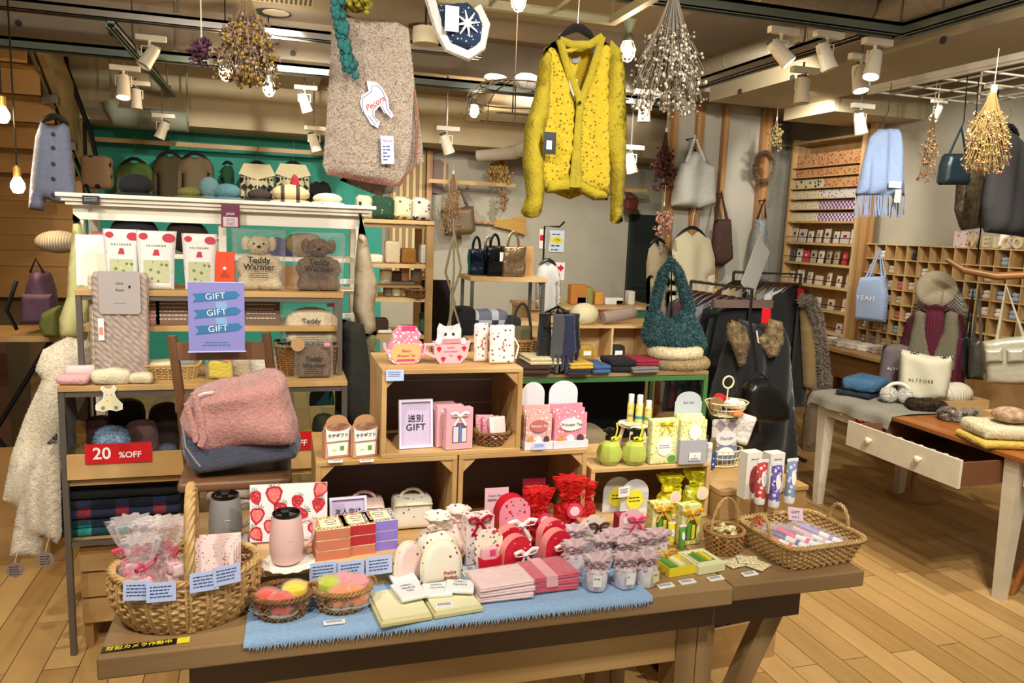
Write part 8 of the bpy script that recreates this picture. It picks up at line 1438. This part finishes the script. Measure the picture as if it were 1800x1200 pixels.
for px,py,w,h,mt_,l,yy,n_ in ((1217,405,80,200,pm('blouse_cream','#d8cfae',.85),'cream high-neck blouse with gathered hem on the wooden post',6.1,'cream_blouse'),(1157,425,42,150,pm('trench','#a5977c',.85),'beige long coat on the post left of the cream blouse',6.2,'beige_long_coat')): garment(l,n_,px,py,w,h,mt_,yy,cat='blouse' if 'blouse' in l else 'coat',sl=.8)
solo(N(pm('poster_pale','#c9c7c0',.5)).box(-.11,.11,-.003,.003,-.2,.2),'blank_board','plain pale board tilted above the racks','board',YP(1328,470,4.9),rz=.5,ry=.55,smooth=False)
# bottom: fabric bin under the table
q=ZP(1160,1195,.1); o=thing('fabric_bin','brown wooden bin of dark folded skirts on the floor under the gift table','bin',(1.55,2.45,0),.1); N(W_OAK).box(-.26,.26,-.14,-.128,.0,.16).out('front_board',o,smooth=False); N(W_OAK).box(-.26,.26,.128,.14,.0,.16).out('back_board',o,smooth=False); N(W_OAK).box(-.26,.26,-.127,.127,.0,.012).out('bottom_board',o,smooth=False)
for i,(c,l) in enumerate([('#2c1c1e','dark brown folded skirt, leftmost in the bin'),('#241820','plum folded skirt, second in the bin'),('#151a2c','navy folded skirt, third in the bin'),('#1a2238','dark blue folded skirt in the middle of the bin'),('#40201a','rust tartan folded skirt in the bin'),('#4a2218','red-brown tartan folded skirt in the bin'),('#1c2c3a','petrol blue folded jeans in the bin'),('#22343f','blue-grey folded jeans, rightmost in the bin')]):
    solo(N(WD('bin'+c[1:],c,40)).rbox(-.028,.028,-.11,.11,0,.27+.02*(i%3),.02,3,.006,20),'folded_skirt',l,'clothes',(1.55-.22+.062*i,2.43+.02*i*.3,.013),.1,'folded clothes in the floor bin',ry=.08*((i%3)-1))
# left rear: dim table, backpacks, cap
o=thing('dim_table','dark table with crossed metal legs in the shade under the stairs','table',(YP(55,595,4.4).x,4.5,0)); zt5=YP(60,590,4.3).z; N(W_OAK).box(-.5,.30,-.2,.2,zt5-.03,zt5).out('tabletop',o,smooth=False); m=N(BLKM).tube([(-.45,-.15,0),(.1,-.15,zt5-.03)],.012,6); m.tube([(.1,-.15,0),(-.45,-.15,zt5-.03)],.012,6); m.box(.1,.28,-.05,.15,0,zt5-.031); m.out('legs',o,smooth=False)
cloth('purple backpack standing on the dim table under the stairs','purple_backpack','backpack',[(48,500),(56,478),(70,471),(88,478),(98,510),(102,545),(96,562),(48,562),(42,545)],pm('nylon_purple','#4a2c40',.6,bump=(12,.6)),4.4,.2,edge=.05); bp_=bpy.data.objects['purple_backpack']; m=N(MATS['nylon_purple']).puff([(-.07,-.27),(.08,-.27),(.08,-.12),(-.06,-.12)],.06); m.v=[(x,y-.10,z) for x,y,z in m.v]; m.out('front_pocket',bp_); N(BLACK).tube([(-.03,-.05,-.02),(0,-.06,.05),(.03,-.05,-.02)],.006,6).tube([(-.08,-.09,-.06),(-.12,-.12,-.2),(-.09,-.09,-.3)],.010,6).out('strap',bp_); cloth('olive green bag leaning in front of the purple backpack','olive_bag','bag',[(75,550),(90,542),(108,535),(108,592),(80,592),(70,570)],pm('nylon_olive','#5a5f22',.7),4.25,.14)
solo(N(pm('cap_white','#b9ac8c',.9,'#8a8070','stripe',25,thr=.2)).ball((0,0,0),.09,1.2,1,.65,16,9,.03),'tweed_hat','pale striped flat cap hanging in front of the stairs','cap',YP(103,425,4.5)); solo(N(W_OAK).box(-.16,.10,-.1,.1,0,.48),'wooden_box','wooden box on the floor under the stairs at the left','box',(YP(50,720,4.0).x,3.95,0),smooth=False)
solo(N(pm('cab_brown','#4a3018',.6)).box(-.4,.0,-.2,.2,0,.86),'brown_cabinet','dark brown cabinet at the left edge behind the coats','cabinet',(YP(10,590,5.0).x,5.2,0),smooth=False)
# ================= right side =================
def PLR(px,py,p0,phi):
    n=Vector((-math.sin(phi),math.cos(phi),0)); r=_ray(px,py); return CAM+r*((Vector(p0)-CAM).dot(n)/r.dot(n))
def clothR(label,name,cat,poly,mat,p0,phi,th=.06,fold=None,fz=0,fl=.01,edge=None,grp=None,zbase=None):
    ex=Vector((math.cos(phi),math.sin(phi),0)); ps=[PLR(a,b,p0,phi) for a,b in poly]; c=sum(ps,Vector())/len(ps); zb=min(q.z for q in ps); c.z=zb; o=thing(name,label,cat,c if zbase is None else (c.x,c.y,zbase),phi,grp)
    m=N(mat).puff([((q-c).dot(ex),q.z-zb) for q in ps],th,fold=fold,edge=edge)
    if fz: m.fuzz(fz,fl)
    m.out('body',o,ang=80); L=lambda a,b:(((PLR(a,b,p0,phi)-c).dot(ex)),PLR(a,b,p0,phi).z-zb); return o,L
# bookcase of stationery
XB=4.92; ya=XP(1382,400,XB).y; yb=XP(1500,420,XB).y; zs_=[XP(1440,v,XB).z for v in (388,427,463,502,543,581)]; ztop=XP(1450,238,XB).z
bc=thing('stationery_bookcase','tall pale bookcase of wrapping paper and cards on the right wall','bookcase',(XB,(ya+yb)/2,0)); D=ya-yb; h2=D/2
N(W_LIGHT).box(.195,.22,-h2,h2,0,ztop).out('back_board',bc,smooth=False)
for s_ in (-1,1): N(W_LIGHTZ).box(0,.195,s_*h2-.012,s_*h2+.012,0,ztop).out('side_board',bc,smooth=False)
for z in [ztop-.03]+zs_: N(W_LIGHT).box(0,.194,-h2+.013,h2-.013,z-.02,z).out('shelf_board',bc,smooth=False)
m=N(BLACK)
for z in zs_[1:]: m.tube([(-.005,-h2+.02,z+.05),(-.005,h2-.02,z+.05)],.004,5)
m.out('retaining_rods',bc)
zr=[XP(1440,v,XB).z for v in (291,309,329,348,367,388)]
for i,z in enumerate(zr[:-1]): N(W_LIGHT).box(.0,.04,-h2+.013,h2-.013,z-.008,z).out('thin_rail',bc,smooth=False)
PR=dict(a=pm('wrap_red','#c79a66',.6,'#b8403a','dots',26,thr=.30,col3='#4a6a3c'),b=pm('wrap_cream','#dccfae',.6,'#7a7248','dots',34,thr=.22,col3='#b0604a'),c=pm('wrap_purple','#d9d0d8',.6,'#6a2f6e','check',42),d=pm('wrap_white','#d8d2cc',.6,'#5a4a5a','dots',30,thr=.25),e=pm('wrap_penguin','#cfc29a',.6,'#2c2c34','dots',22,thr=.32))
rows=[(zr[0],.12,[(0,1,'a','red floral wrapping paper, top row')]),(zr[1],.075,[(0,1,'a','red floral wrapping paper, second row')]),(zr[2],.085,[(0,.45,'e','penguin-print wrapping paper, third row left'),(.47,1,'a','red floral wrapping paper, third row right')]),(zr[3],.08,[(0,.42,'b','cream floral wrapping paper, fourth row left'),(.44,1,'d','white berry wrapping paper, fourth row right')]),(zr[4],.08,[(0,.4,'b','cream floral wrapping paper, fifth row left'),(.42,1,'c','purple geometric wrapping paper, fifth row right')]),(zr[5],.08,[(0,.4,'b','cream floral wrapping paper, bottom row left'),(.42,1,'c','purple geometric wrapping paper, bottom row right')])]
for z,h,its in rows:
    for a,b,k_,l in its: solo(N(PR[k_]).box(-.02,.02,0,D*.95*(b-a),0,h).box(.0,.05,.005,D*.95*(b-a)-.005,0,h*.9),'wrapping_paper',l+' of the bookcase','wrapping paper',(XB+.06,yb+D*.025+D*.95*(1-b),z+.001),0,'wrapping papers in the bookcase',smooth=False)
names=['first','second','third','fourth','fifth','sixth','seventh','eighth','ninth']; r=random.Random(12)
rn=['second shelf','third shelf','fourth shelf','fifth shelf','sixth shelf']
for ri,z in enumerate(zs_[1:]):
    n=[8,9,7,5,3][ri]
    for k in range(n):
        w=D/n*r.uniform(.55,.8) if ri in (0,1) else r.uniform(.05,.09); h=r.uniform(.11,.15) if ri<2 else r.uniform(.09,.14); c=r.choice(['#d8d2c4','#cfc8b8','#c4b8a0','#b9b0a6','#d9cfc0'] if ri!=1 else ['#5a564e','#b03a3a','#cfc6b4','#a89c88','#d8d0c4'])
        o=thing('greeting_card',f'{names[k]} card pack from the left, {rn[ri]} of the bookcase','card',(XB+.05,ya-D*(k+.6)/n,z+.001),r.uniform(-.2,.2),'card packs in the bookcase',ry=.12); N(pm('gc'+c[1:],c,.6)).box(-.006,.006,-w/2,w/2,0,h).out('pack',o,smooth=False); N(r.choice([INK,GREYINK,SAL,BLUEINK,DRED])).box(-.0075,-.006,-w*.2,w*.2,h*.5,h*.72).out('print',o,smooth=False)
# cubby shelf
XC=4.98; y1=XP(1522,430,XC).y; y0=XP(1800,445,XC).y-.25; ztc=XP(1600,431,XC).z; cw=.118; nc=int((y1-y0)/cw); cw=(y1-y0)/nc; rhh=XP(1540,427,XC).z-XP(1540,452.5,XC).z; nr=7
cu=thing('cubby_shelf','wide pigeonhole shelf of small square compartments along the right wall','shelf',(XC,(y0+y1)/2,ztc-nr*rhh)); hy=(y1-y0)/2; Hc=nr*rhh
N(W_LIGHT).box(.15,.165,-hy,hy,-.02,Hc).out('back_board',cu,smooth=False)
for i in range(nr+1): N(W_LIGHT).box(.0,.149,-hy,hy,i*rhh-.006,i*rhh+.002).out('shelf_board',cu,smooth=False)
for j in range(nc+1):
    for_=-hy+j*cw; N(W_LIGHTZ).box(.002,.148,for_-.004,for_+.004,.003,Hc-.007).out('divider',cu,smooth=False)
N(W_OAK).box(-.02,.165,-hy,hy,-.62+.0,-.03).out('lower_cabinet',cu,smooth=False)
SK=['#cfc8bc','#d8d2c8','#b8a890','#c9bfae','#8c9aa8','#b0605a','#22242c']; cnt=0
for row in range(nr):
    for j in range(nc):
        if row==0 and r.random()<.8 or row==1 and r.random()<.6 or r.random()<.12: continue
        cnt+=1; c=r.choice(SK[:5]) if r.random()<.85 else r.choice(SK[5:]); y=-hy+(nc-1-j+.5)*cw
        m=N(pm('sk'+c[1:],c,.9,'#5a5a62' if c in SK[:2] else None,'dots' if c in SK[:2] else None,40,thr=.16)).rbox(-.05,.04,-.036,.036,0,.038,.017,3,.004,40).rbox(-.045,.035,-.03,.032,.034,.066,.014,3,.005,40)
        solo(m,'folded_socks',f'folded socks in compartment {["one","two","three","four","five","six","seven","eight","nine","ten","eleven","twelve","thirteen","fourteen","fifteen","sixteen","seventeen","eighteen","nineteen","twenty"][j]} from the left, {["top","second","third","fourth","fifth","sixth","bottom"][row]} row of the pigeonhole shelf','socks',(XC+.075,(y0+y1)/2+y,ztc-(row+1)*rhh+.003),0,'folded socks in the pigeonholes')
for i,c in enumerate('WELCOME'):
    p=XP(1706+ (0,27,46,64,84,108,134)[i],428,XC+.05); me=textmesh(c,.105,.012,bold=.004); o=bpy.data.objects.new('wooden_letter',me); COL.objects.link(o); me.materials.append(pm('letter_wood','#cdb88c',.5)); o.location=(XC+.05,p.y,ztc+.045); o.rotation_euler=(PI/2,0,-PI/2); tag(o,['cream wooden letter W, first of the word WELCOME','cream wooden letter E, second of the word WELCOME','cream wooden letter L, third of the word WELCOME','cream wooden letter C of the word WELCOME','cream wooden letter O of the word WELCOME','cream wooden letter M of the word WELCOME','cream wooden letter E, last of the word WELCOME'][i],'letter','letters spelling WELCOME')
p=XP(1750,440,XC+.05); solo(N(PAPER).lathe([(.06,0),(.03,.10),(.001,.2)],20),'white_cone','white paper cone standing among the wooden letters','cone',(XC+.12,p.y,ztc+.003)); p=XP(1682,425,XC); solo(N(pm('flower_box','#d8c8c0',.6,'#c06a78','dots',30,thr=.3)).box(-.05,.05,-.06,.06,0,.12),'flower_print_box','pink flower-print box on the pigeonhole shelf, left of the letters','box',(XC+.08,p.y,ztc+.003),smooth=False)
GP=(4.88,5.4,0); o,L=clothR('blue gingham tote lettered YEAH hanging in front of the pigeonhole shelf','gingham_tote','bag',[(1512,487),(1555,485),(1562,520),(1557,567),(1503,562),(1506,510)],pm('gingham','#7f9cc8',.9,'#b9c9e2','check',110),GP,-PI/2+.4,.09,edge=.03)
for st_ in ([(1522,488),(1546,436),(1550,487)],[(1528,488),(1548,438),(1556,487)]): N(MATS['gingham']).tube([(L(a,b)[0],0,L(a,b)[1]) for a,b in st_],.010,6,flat=.6).out('strap',o)
m=M(); q=L(1526,524); addtext(m,'YEAH',.062,(q[0],-.052,q[1]),WINK,ext=.0004,bold=.001,space=1.1); m.out('lettering',o)
# wooden coat bar with bags
pa,pb2=PLR(1663,455,(3.9,3.3,1.5),-.75),PLR(1830,482,(3.9,3.3,1.5),-.75); solo(N(pm('bar_wood','#8f5f30',.35)).tube([(0,0,0),tuple((pb2-pa)*.2+Vector((0,0,-.045))),tuple((pb2-pa)*.55+Vector((0,0,-.05))),tuple((pb2-pa))],[.012,.020,.022,.020],10).m(BLKM).tube([tuple((pb2-pa)*.33),tuple((pb2-pa)*.33+Vector((0,0,.95)))],.004,5),'wooden_coat_bar','curved brown wooden coat bar hanging in front of the pigeonholes','coat bar',pa)
# mannequin
MP=(3.98,3.68,0); ph=-.82; tbk=pm('knit_wine','#5f1a30',.9,bump=(60,.5,20,'X')); o,L=clothR('dressmaker form in wine red knit dress and khaki vest behind the white table','mannequin','mannequin',[(1628,535),(1660,535),(1692,555),(1706,600),(1704,640),(1690,690),(1672,720),(1622,720),(1590,690),(1580,610),(1594,560)],tbk,MP,ph,.24,lambda x,z:.012*math.sin(x*35),edge=.08)
KH=pm('vest_khaki','#7c7862',.9,'#6f6b56','noise',60,amt=.4,bump=(120,.4))
for poly in ([(1610,545),(1628,540),(1630,580),(1642,625),(1632,650),(1588,645),(1600,590)],[(1662,540),(1684,548),(1686,590),(1680,650),(1636,650),(1636,625),(1656,580)]): m=N(KH).puff([L(a,b) for a,b in poly],.05,edge=.04); m.v=[(x,y-.112,z) for x,y,z in m.v]; m.out('vest_panel',o,ang=80)
q=L(1645,530); m=N(tbk).lathe([(.05,-.06),(.045,.0),(.048,.05)],20,(q[0],-.0,q[1])); m.out('neck',o); N(W_OAK).tube([(q[0],0,-.5),(q[0],0,.1)],.02,8).out('stand_pole',o); o2=o
zf=o.location.z; N(W_OAK).lathe([(.16,-zf+.001),(.16,-zf+.02),(.02,-zf+.05),(.02,-.3)],24,(q[0],0,0)).out('base',o)
pq=PLR(1645,508,MP,ph); solo(N(pm('beret','#b9ad94',.9,'#a99c80','noise',50,amt=.5,bump=(120,.5),sheen=.3)).ball((0,0,0),.115,1.0,.45,1.0,22,12,.02),'cream_beret','cream wool beret tilted upright on top of the mannequin','beret',(pq.x,pq.y,pq.z),ph,rx=-.2)
o,L=clothR('black and white checked bag hanging behind the mannequin','checked_bag','bag',[(1610,520),(1622,490),(1672,490),(1694,520),(1706,560),(1600,560)],pm('houndstooth','#d0cabc',.8,'#5f5a50','check',90),(4.2,3.9,0),ph,.06)
# small desk of cards
dk=thing('wooden_desk','old brown wooden desk piled with cards and cloths below the bookcase','desk',(4.62,5.35,0)); N(W_OAK).box(-.30,.30,-.75,.42,.70,.725).out('desktop',dk,smooth=False); N(pm('desk_brown','#6f4a26',.5)).box(-.27,.27,-.72,.40,.50,.699).out('drawer_front',dk,smooth=False); N(WHITE).lathe(KN,12).out('knob',dk,(-.27,-.1,.6),ry=-PI/2)
for x in (-.26,.22):
    for y in (-.7,.35): N(MATS['desk_brown']).box(x,x+.045,y,y+.045,0,.499).out('leg',dk,smooth=False)
for i in range(16):
    px=1466+ (i%8)*10.5; q=ZP(px,598-4*(i//8)+(i%8)*2.6,.75); solo(N(pm('stk%d'%(i%4),['#c9bfae','#d8d2c4','#a89a8a','#b9aca0'][i%4],.7)).rbox(-.05,.05,-.04,.04,0,.022,.006,2,.002,40).rbox(-.045,.05,-.038,.04,.021,.045,.006,2,.002,40),'card_bundle',f'bundle of pale cards on the old desk, {names[i%8]} from the left in the {["front","back"][i//8]} row','card',(min(4.86,4.42+.02*(i%8)+.13*(i//8)),5.62-.115*(i%8)-.0,.726),.3*(i%3-1),'card bundles on the desk')
solo(N(REDP).rbox(-.08,.08,-.06,.06,0,.05,.01,2),'red_box','flat red box at the right of the card bundles','box',(4.80,4.75,.726)); 
# goods on the white table
T3=.691
o=thing('grey_cloth','grey linen cloth draped over the far end of the white table','cloth',(3.1,3.62,T3)); m=N(pm('linen_grey','#8f8b7c',.9,'#837f70','noise',60,amt=.4,bump=(200,.3)))
def drp(u,v):
    x=-.04+v*.70; y=-.42+u*.70; z=.006+.003*math.sin(y*30+x*9)
    if v<.14: x=-.006-.022*(1+math.sin(y*26))*.5*(.14-v)/.14; z=.007-(.14-v)*.55 if v<.139 else .007
    if u>.93: z-= (u-.93)*1.2
    return (x,min(y,.262),z)
m.grid(drp,36,16); sd=m.out('cloth',o,ang=180); p=XP(1523,738,3.115); o=thing('sale_sign','red SALE sign on the side of the white table under the grey cloth','sign',(3.112,p.y,p.z),-PI/2); N(REDP).box(-.075,.075,-.003,.001,-.035,.035).out('card',o,smooth=False); m=M(); addtext(m,'SALE',.055,(0,-.0035,0),WINK,bold=.0012); m.out('lettering',o)
def tz(px,py): return ZP(px,py,T3)
q=tz(1518,702); folded('navy folded jeans under the denim blue shirt on the white table',(q.x+.05,q.y+.09,T3+.008),.24,.20,.035,WD('jn','#1c2836'),1,.5,.004,'folded_sweater'); folded('bright denim blue gathered shirt on the far end of the white table',(q.x+.06,q.y+.07,T3+.046),.27,.20,.075,WD('dn','#3a6282',50),1,.5,.014,'folded_sweater')
q=tz(1575,712); o=thing('ear_muffs','white fluffy ear muffs on the grey cloth','ear muffs',(q.x+.02,q.y+.02,T3+.012),-.6); 
for sx in (-1,1): m=N(FURC if 0 else pm('fur_white','#d9d6cc',.95)).ball((sx*.045,0,.042),.040,1,1,1,14,8,.05); m.fuzz(2500,.010); m.out('ear_pad',o)
N(MATS['fur_white']).tube(arc(0,.05,.065,.06),.010,8).out('band',o)
o,L=clothR('mauve-grey tote lettered ALTROSE behind the cream tote','grey_letter_tote','bag',[(1540,680),(1552,612),(1582,610),(1598,615),(1600,690),(1570,698)],pm('tote_mauve','#5f5658',.85),(3.62,3.55,0),-.75,.07,zbase=T3+.012); m=M(); q=L(1576,653); addtext(m,'ALTROSE',.021,(q[0],-.042,q[1]),WINK,ext=.0003,space=1.3); m.out('lettering',o)
o,L=clothR('cream canvas tote lettered ALTROSE with black ties, on the white table','cream_letter_tote','bag',[(1582,612),(1610,618),(1640,625),(1676,624),(1672,660),(1664,698),(1620,706),(1577,698),(1580,650)],pm('tote_cream','#cdc8ae',.85,'#c0bba0','noise',12,amt=.5),(3.52,3.42,0),-.75,.11,lambda x,z:.006*math.sin(x*40+z*20),zbase=T3+.012); m=M(); q=L(1618,665); addtext(m,'ALTROSE',.024,(q[0],-.063,q[1]),INK,ext=.0003,space=1.35); m.out('lettering',o); m=M()
for a,b in ((1608,618),(1660,624)): q=L(a,b); bow(m,(q[0],-.03,q[1]-.004),.022,INK)
m.out('black_ties',o)
q=tz(1668,722); o=thing('wooden_tray','open pale wooden tray of beanies on the white table','tray',(q.x+.12,q.y+.13,T3),0); 
for a in ((-.15,.15,-.14,-.13),(-.15,.15,.13,.14),(-.15,-.14,-.129,.129),(.14,.15,-.129,.129)): N(W_PINE).box(a[0],a[1],a[2],a[3],0,.055).out('side_board',o,smooth=False)
N(W_PINE).box(-.139,.139,-.129,.129,0,.008).out('bottom_board',o,smooth=False); TB=(q.x+.12,q.y+.13)
for dx,dy,s_,l in ((-.06,.06,.085,'left one, draping over the tray'),(.05,-.01,.08,'right one with a small label'),(.07,.09,.07,'rear one')): o=thing('knit_beanie','cream knit beanie in the wooden tray, '+l,'beanie',(TB[0]+dx,TB[1]+dy,T3+.01),0,'cream beanies in the wooden tray'); N(pm('beanie_cream','#cfc7b0',.95,bump=(60,.5,20,'X'))).ball((0,0,s_*.7),s_,1.15,.9,.85,20,11,.04).out('crown',o); N(CARDBD).box(-.012,.012,-s_*.93,-s_*.91,s_*.3,s_*.55).out('label',o,smooth=False)
for i,(px,py,c1,c2,l) in enumerate([(1632,726,'#4a3a26','#241a10','dark brown feathered fur scarf, left of the marbled one'),(1690,744,'#b0a490','#3a2c20','black and cream marbled fur scarf on the brown table top')]):
    q=tz(px,py); m=N(pm('fs%d'%i,c1,.9,c2,'noise',26,amt=.2,bump=(60,.7))).rbox(-.09,.10,-.05,.06,0,.055,.026,3,.014,18); m.fuzz(5000,.011); solo(m,'fur_scarf',l,'scarf',(q.x+.03,q.y+.05,T3+.004),-.5,ang=180)
q=tz(1755,790); folded('yellow fleece blanket under the cream one, right edge of the white table',(q.x+.10,q.y+.09,T3+.001),.28,.24,.035,WD('yf','#c9a94c'),1,-.3,.005,fz=5000,fl=.005); folded('cream fleece blanket on the yellow one, right edge of the white table',(q.x+.11,q.y+.10,T3+.038),.27,.23,.06,WD('cf2','#cfc3a2'),1,-.3,.008,fz=6000,fl=.005)
solo(N(pm('beret_pat','#b9a284',.9,'#8a6a48','noise',30,amt=.25)).ball((0,0,0),.075,1.1,1,.5,18,9),'patterned_beret','tan marbled beret on the cream fleece blanket','beret',(q.x+.14,q.y+.08,T3+.137),0)
solo(N(W_PINE).box(-.06,.1,-.06,.06,0,.10),'wooden_box','small wooden box at the right edge behind the beanies','box',(q.x+.30,q.y+.26,T3+.001),smooth=False)
# totes to the right of the mannequin
for lab,poly,mt_,st_,p0,n_ in (('black folded tote hanging right of the mannequin',[(1690,595),(1706,590),(1708,640),(1700,668),(1690,650)],CO['black'],[(1696,594),(1712,500),(1704,594)],(4.0,3.5,0),'black_tote'),('pewter shiny tote hanging beside the black one',[(1704,600),(1726,592),(1732,640),(1728,668),(1700,666)],pm('pewter','#5c5a52',.3,metal=.5,bump=(14,.8)),[(1710,600),(1722,500),(1724,596)],(3.95,3.4,0),'pewter_tote'),('large pale silver-white tote with gathered pockets at the right edge',[(1726,600),(1760,594),(1800,590),(1835,590),(1835,675),(1790,676),(1734,674)],pm('silver_white','#b5b39c',.35,metal=.25,bump=(14,.8)),[(1752,596),(1768,500),(1800,594)],(3.8,3.2,0),'silver_tote')):
    o,L=clothR(lab,n_,'bag',poly,mt_,p0,ph,.08,edge=.03); N(mt_).tube([(L(a,b)[0],0,L(a,b)[1]) for a,b in st_],.009,6,flat=.4).out('strap',o)
    if n_=='silver_tote':
        for a in (1746,1784): m=N(mt_).puff([L(a-16,612),L(a+16,610),L(a+17,634),L(a-15,636)],.05,edge=.02); m.v=[(x,y-.04,z) for x,y,z in m.v]; m.out('pocket',o)
# drawer contents
for i in range(9):
    solo(N(pm('dw%d'%(i%4),['#8f8a90','#b9b4b0','#5a5860','#c9c0c0'][i%4],.4)).rbox(-.10,.11,-.014,.014,0,.03,.008,2,.003,30),'packed_glove','grey packed item in the open drawer, '+(names[i])+' from the far end','packet',(3.02,3.22-.072*i,.549),.12-.05*(i%3),'packed items in the open drawer',ry=-.12)
solo(N(pm('orange_leg','#a8662a',.4)).tube([(0,0,0),(.07,-.03,.30),(.14,-.06,.5)],[.012,.016,.018],8),'slanted_chair_leg','slanted orange wooden leg at the right edge of the photo','chair leg',ZP(1778,1045,0)+Vector((0,0,.001)))
solo(N(W_OAK).box(-.25,.25,-.35,.3,0,.28),'floor_chest','low wooden chest on the floor behind the white table','chest',(4.55,4.2,0),smooth=False)
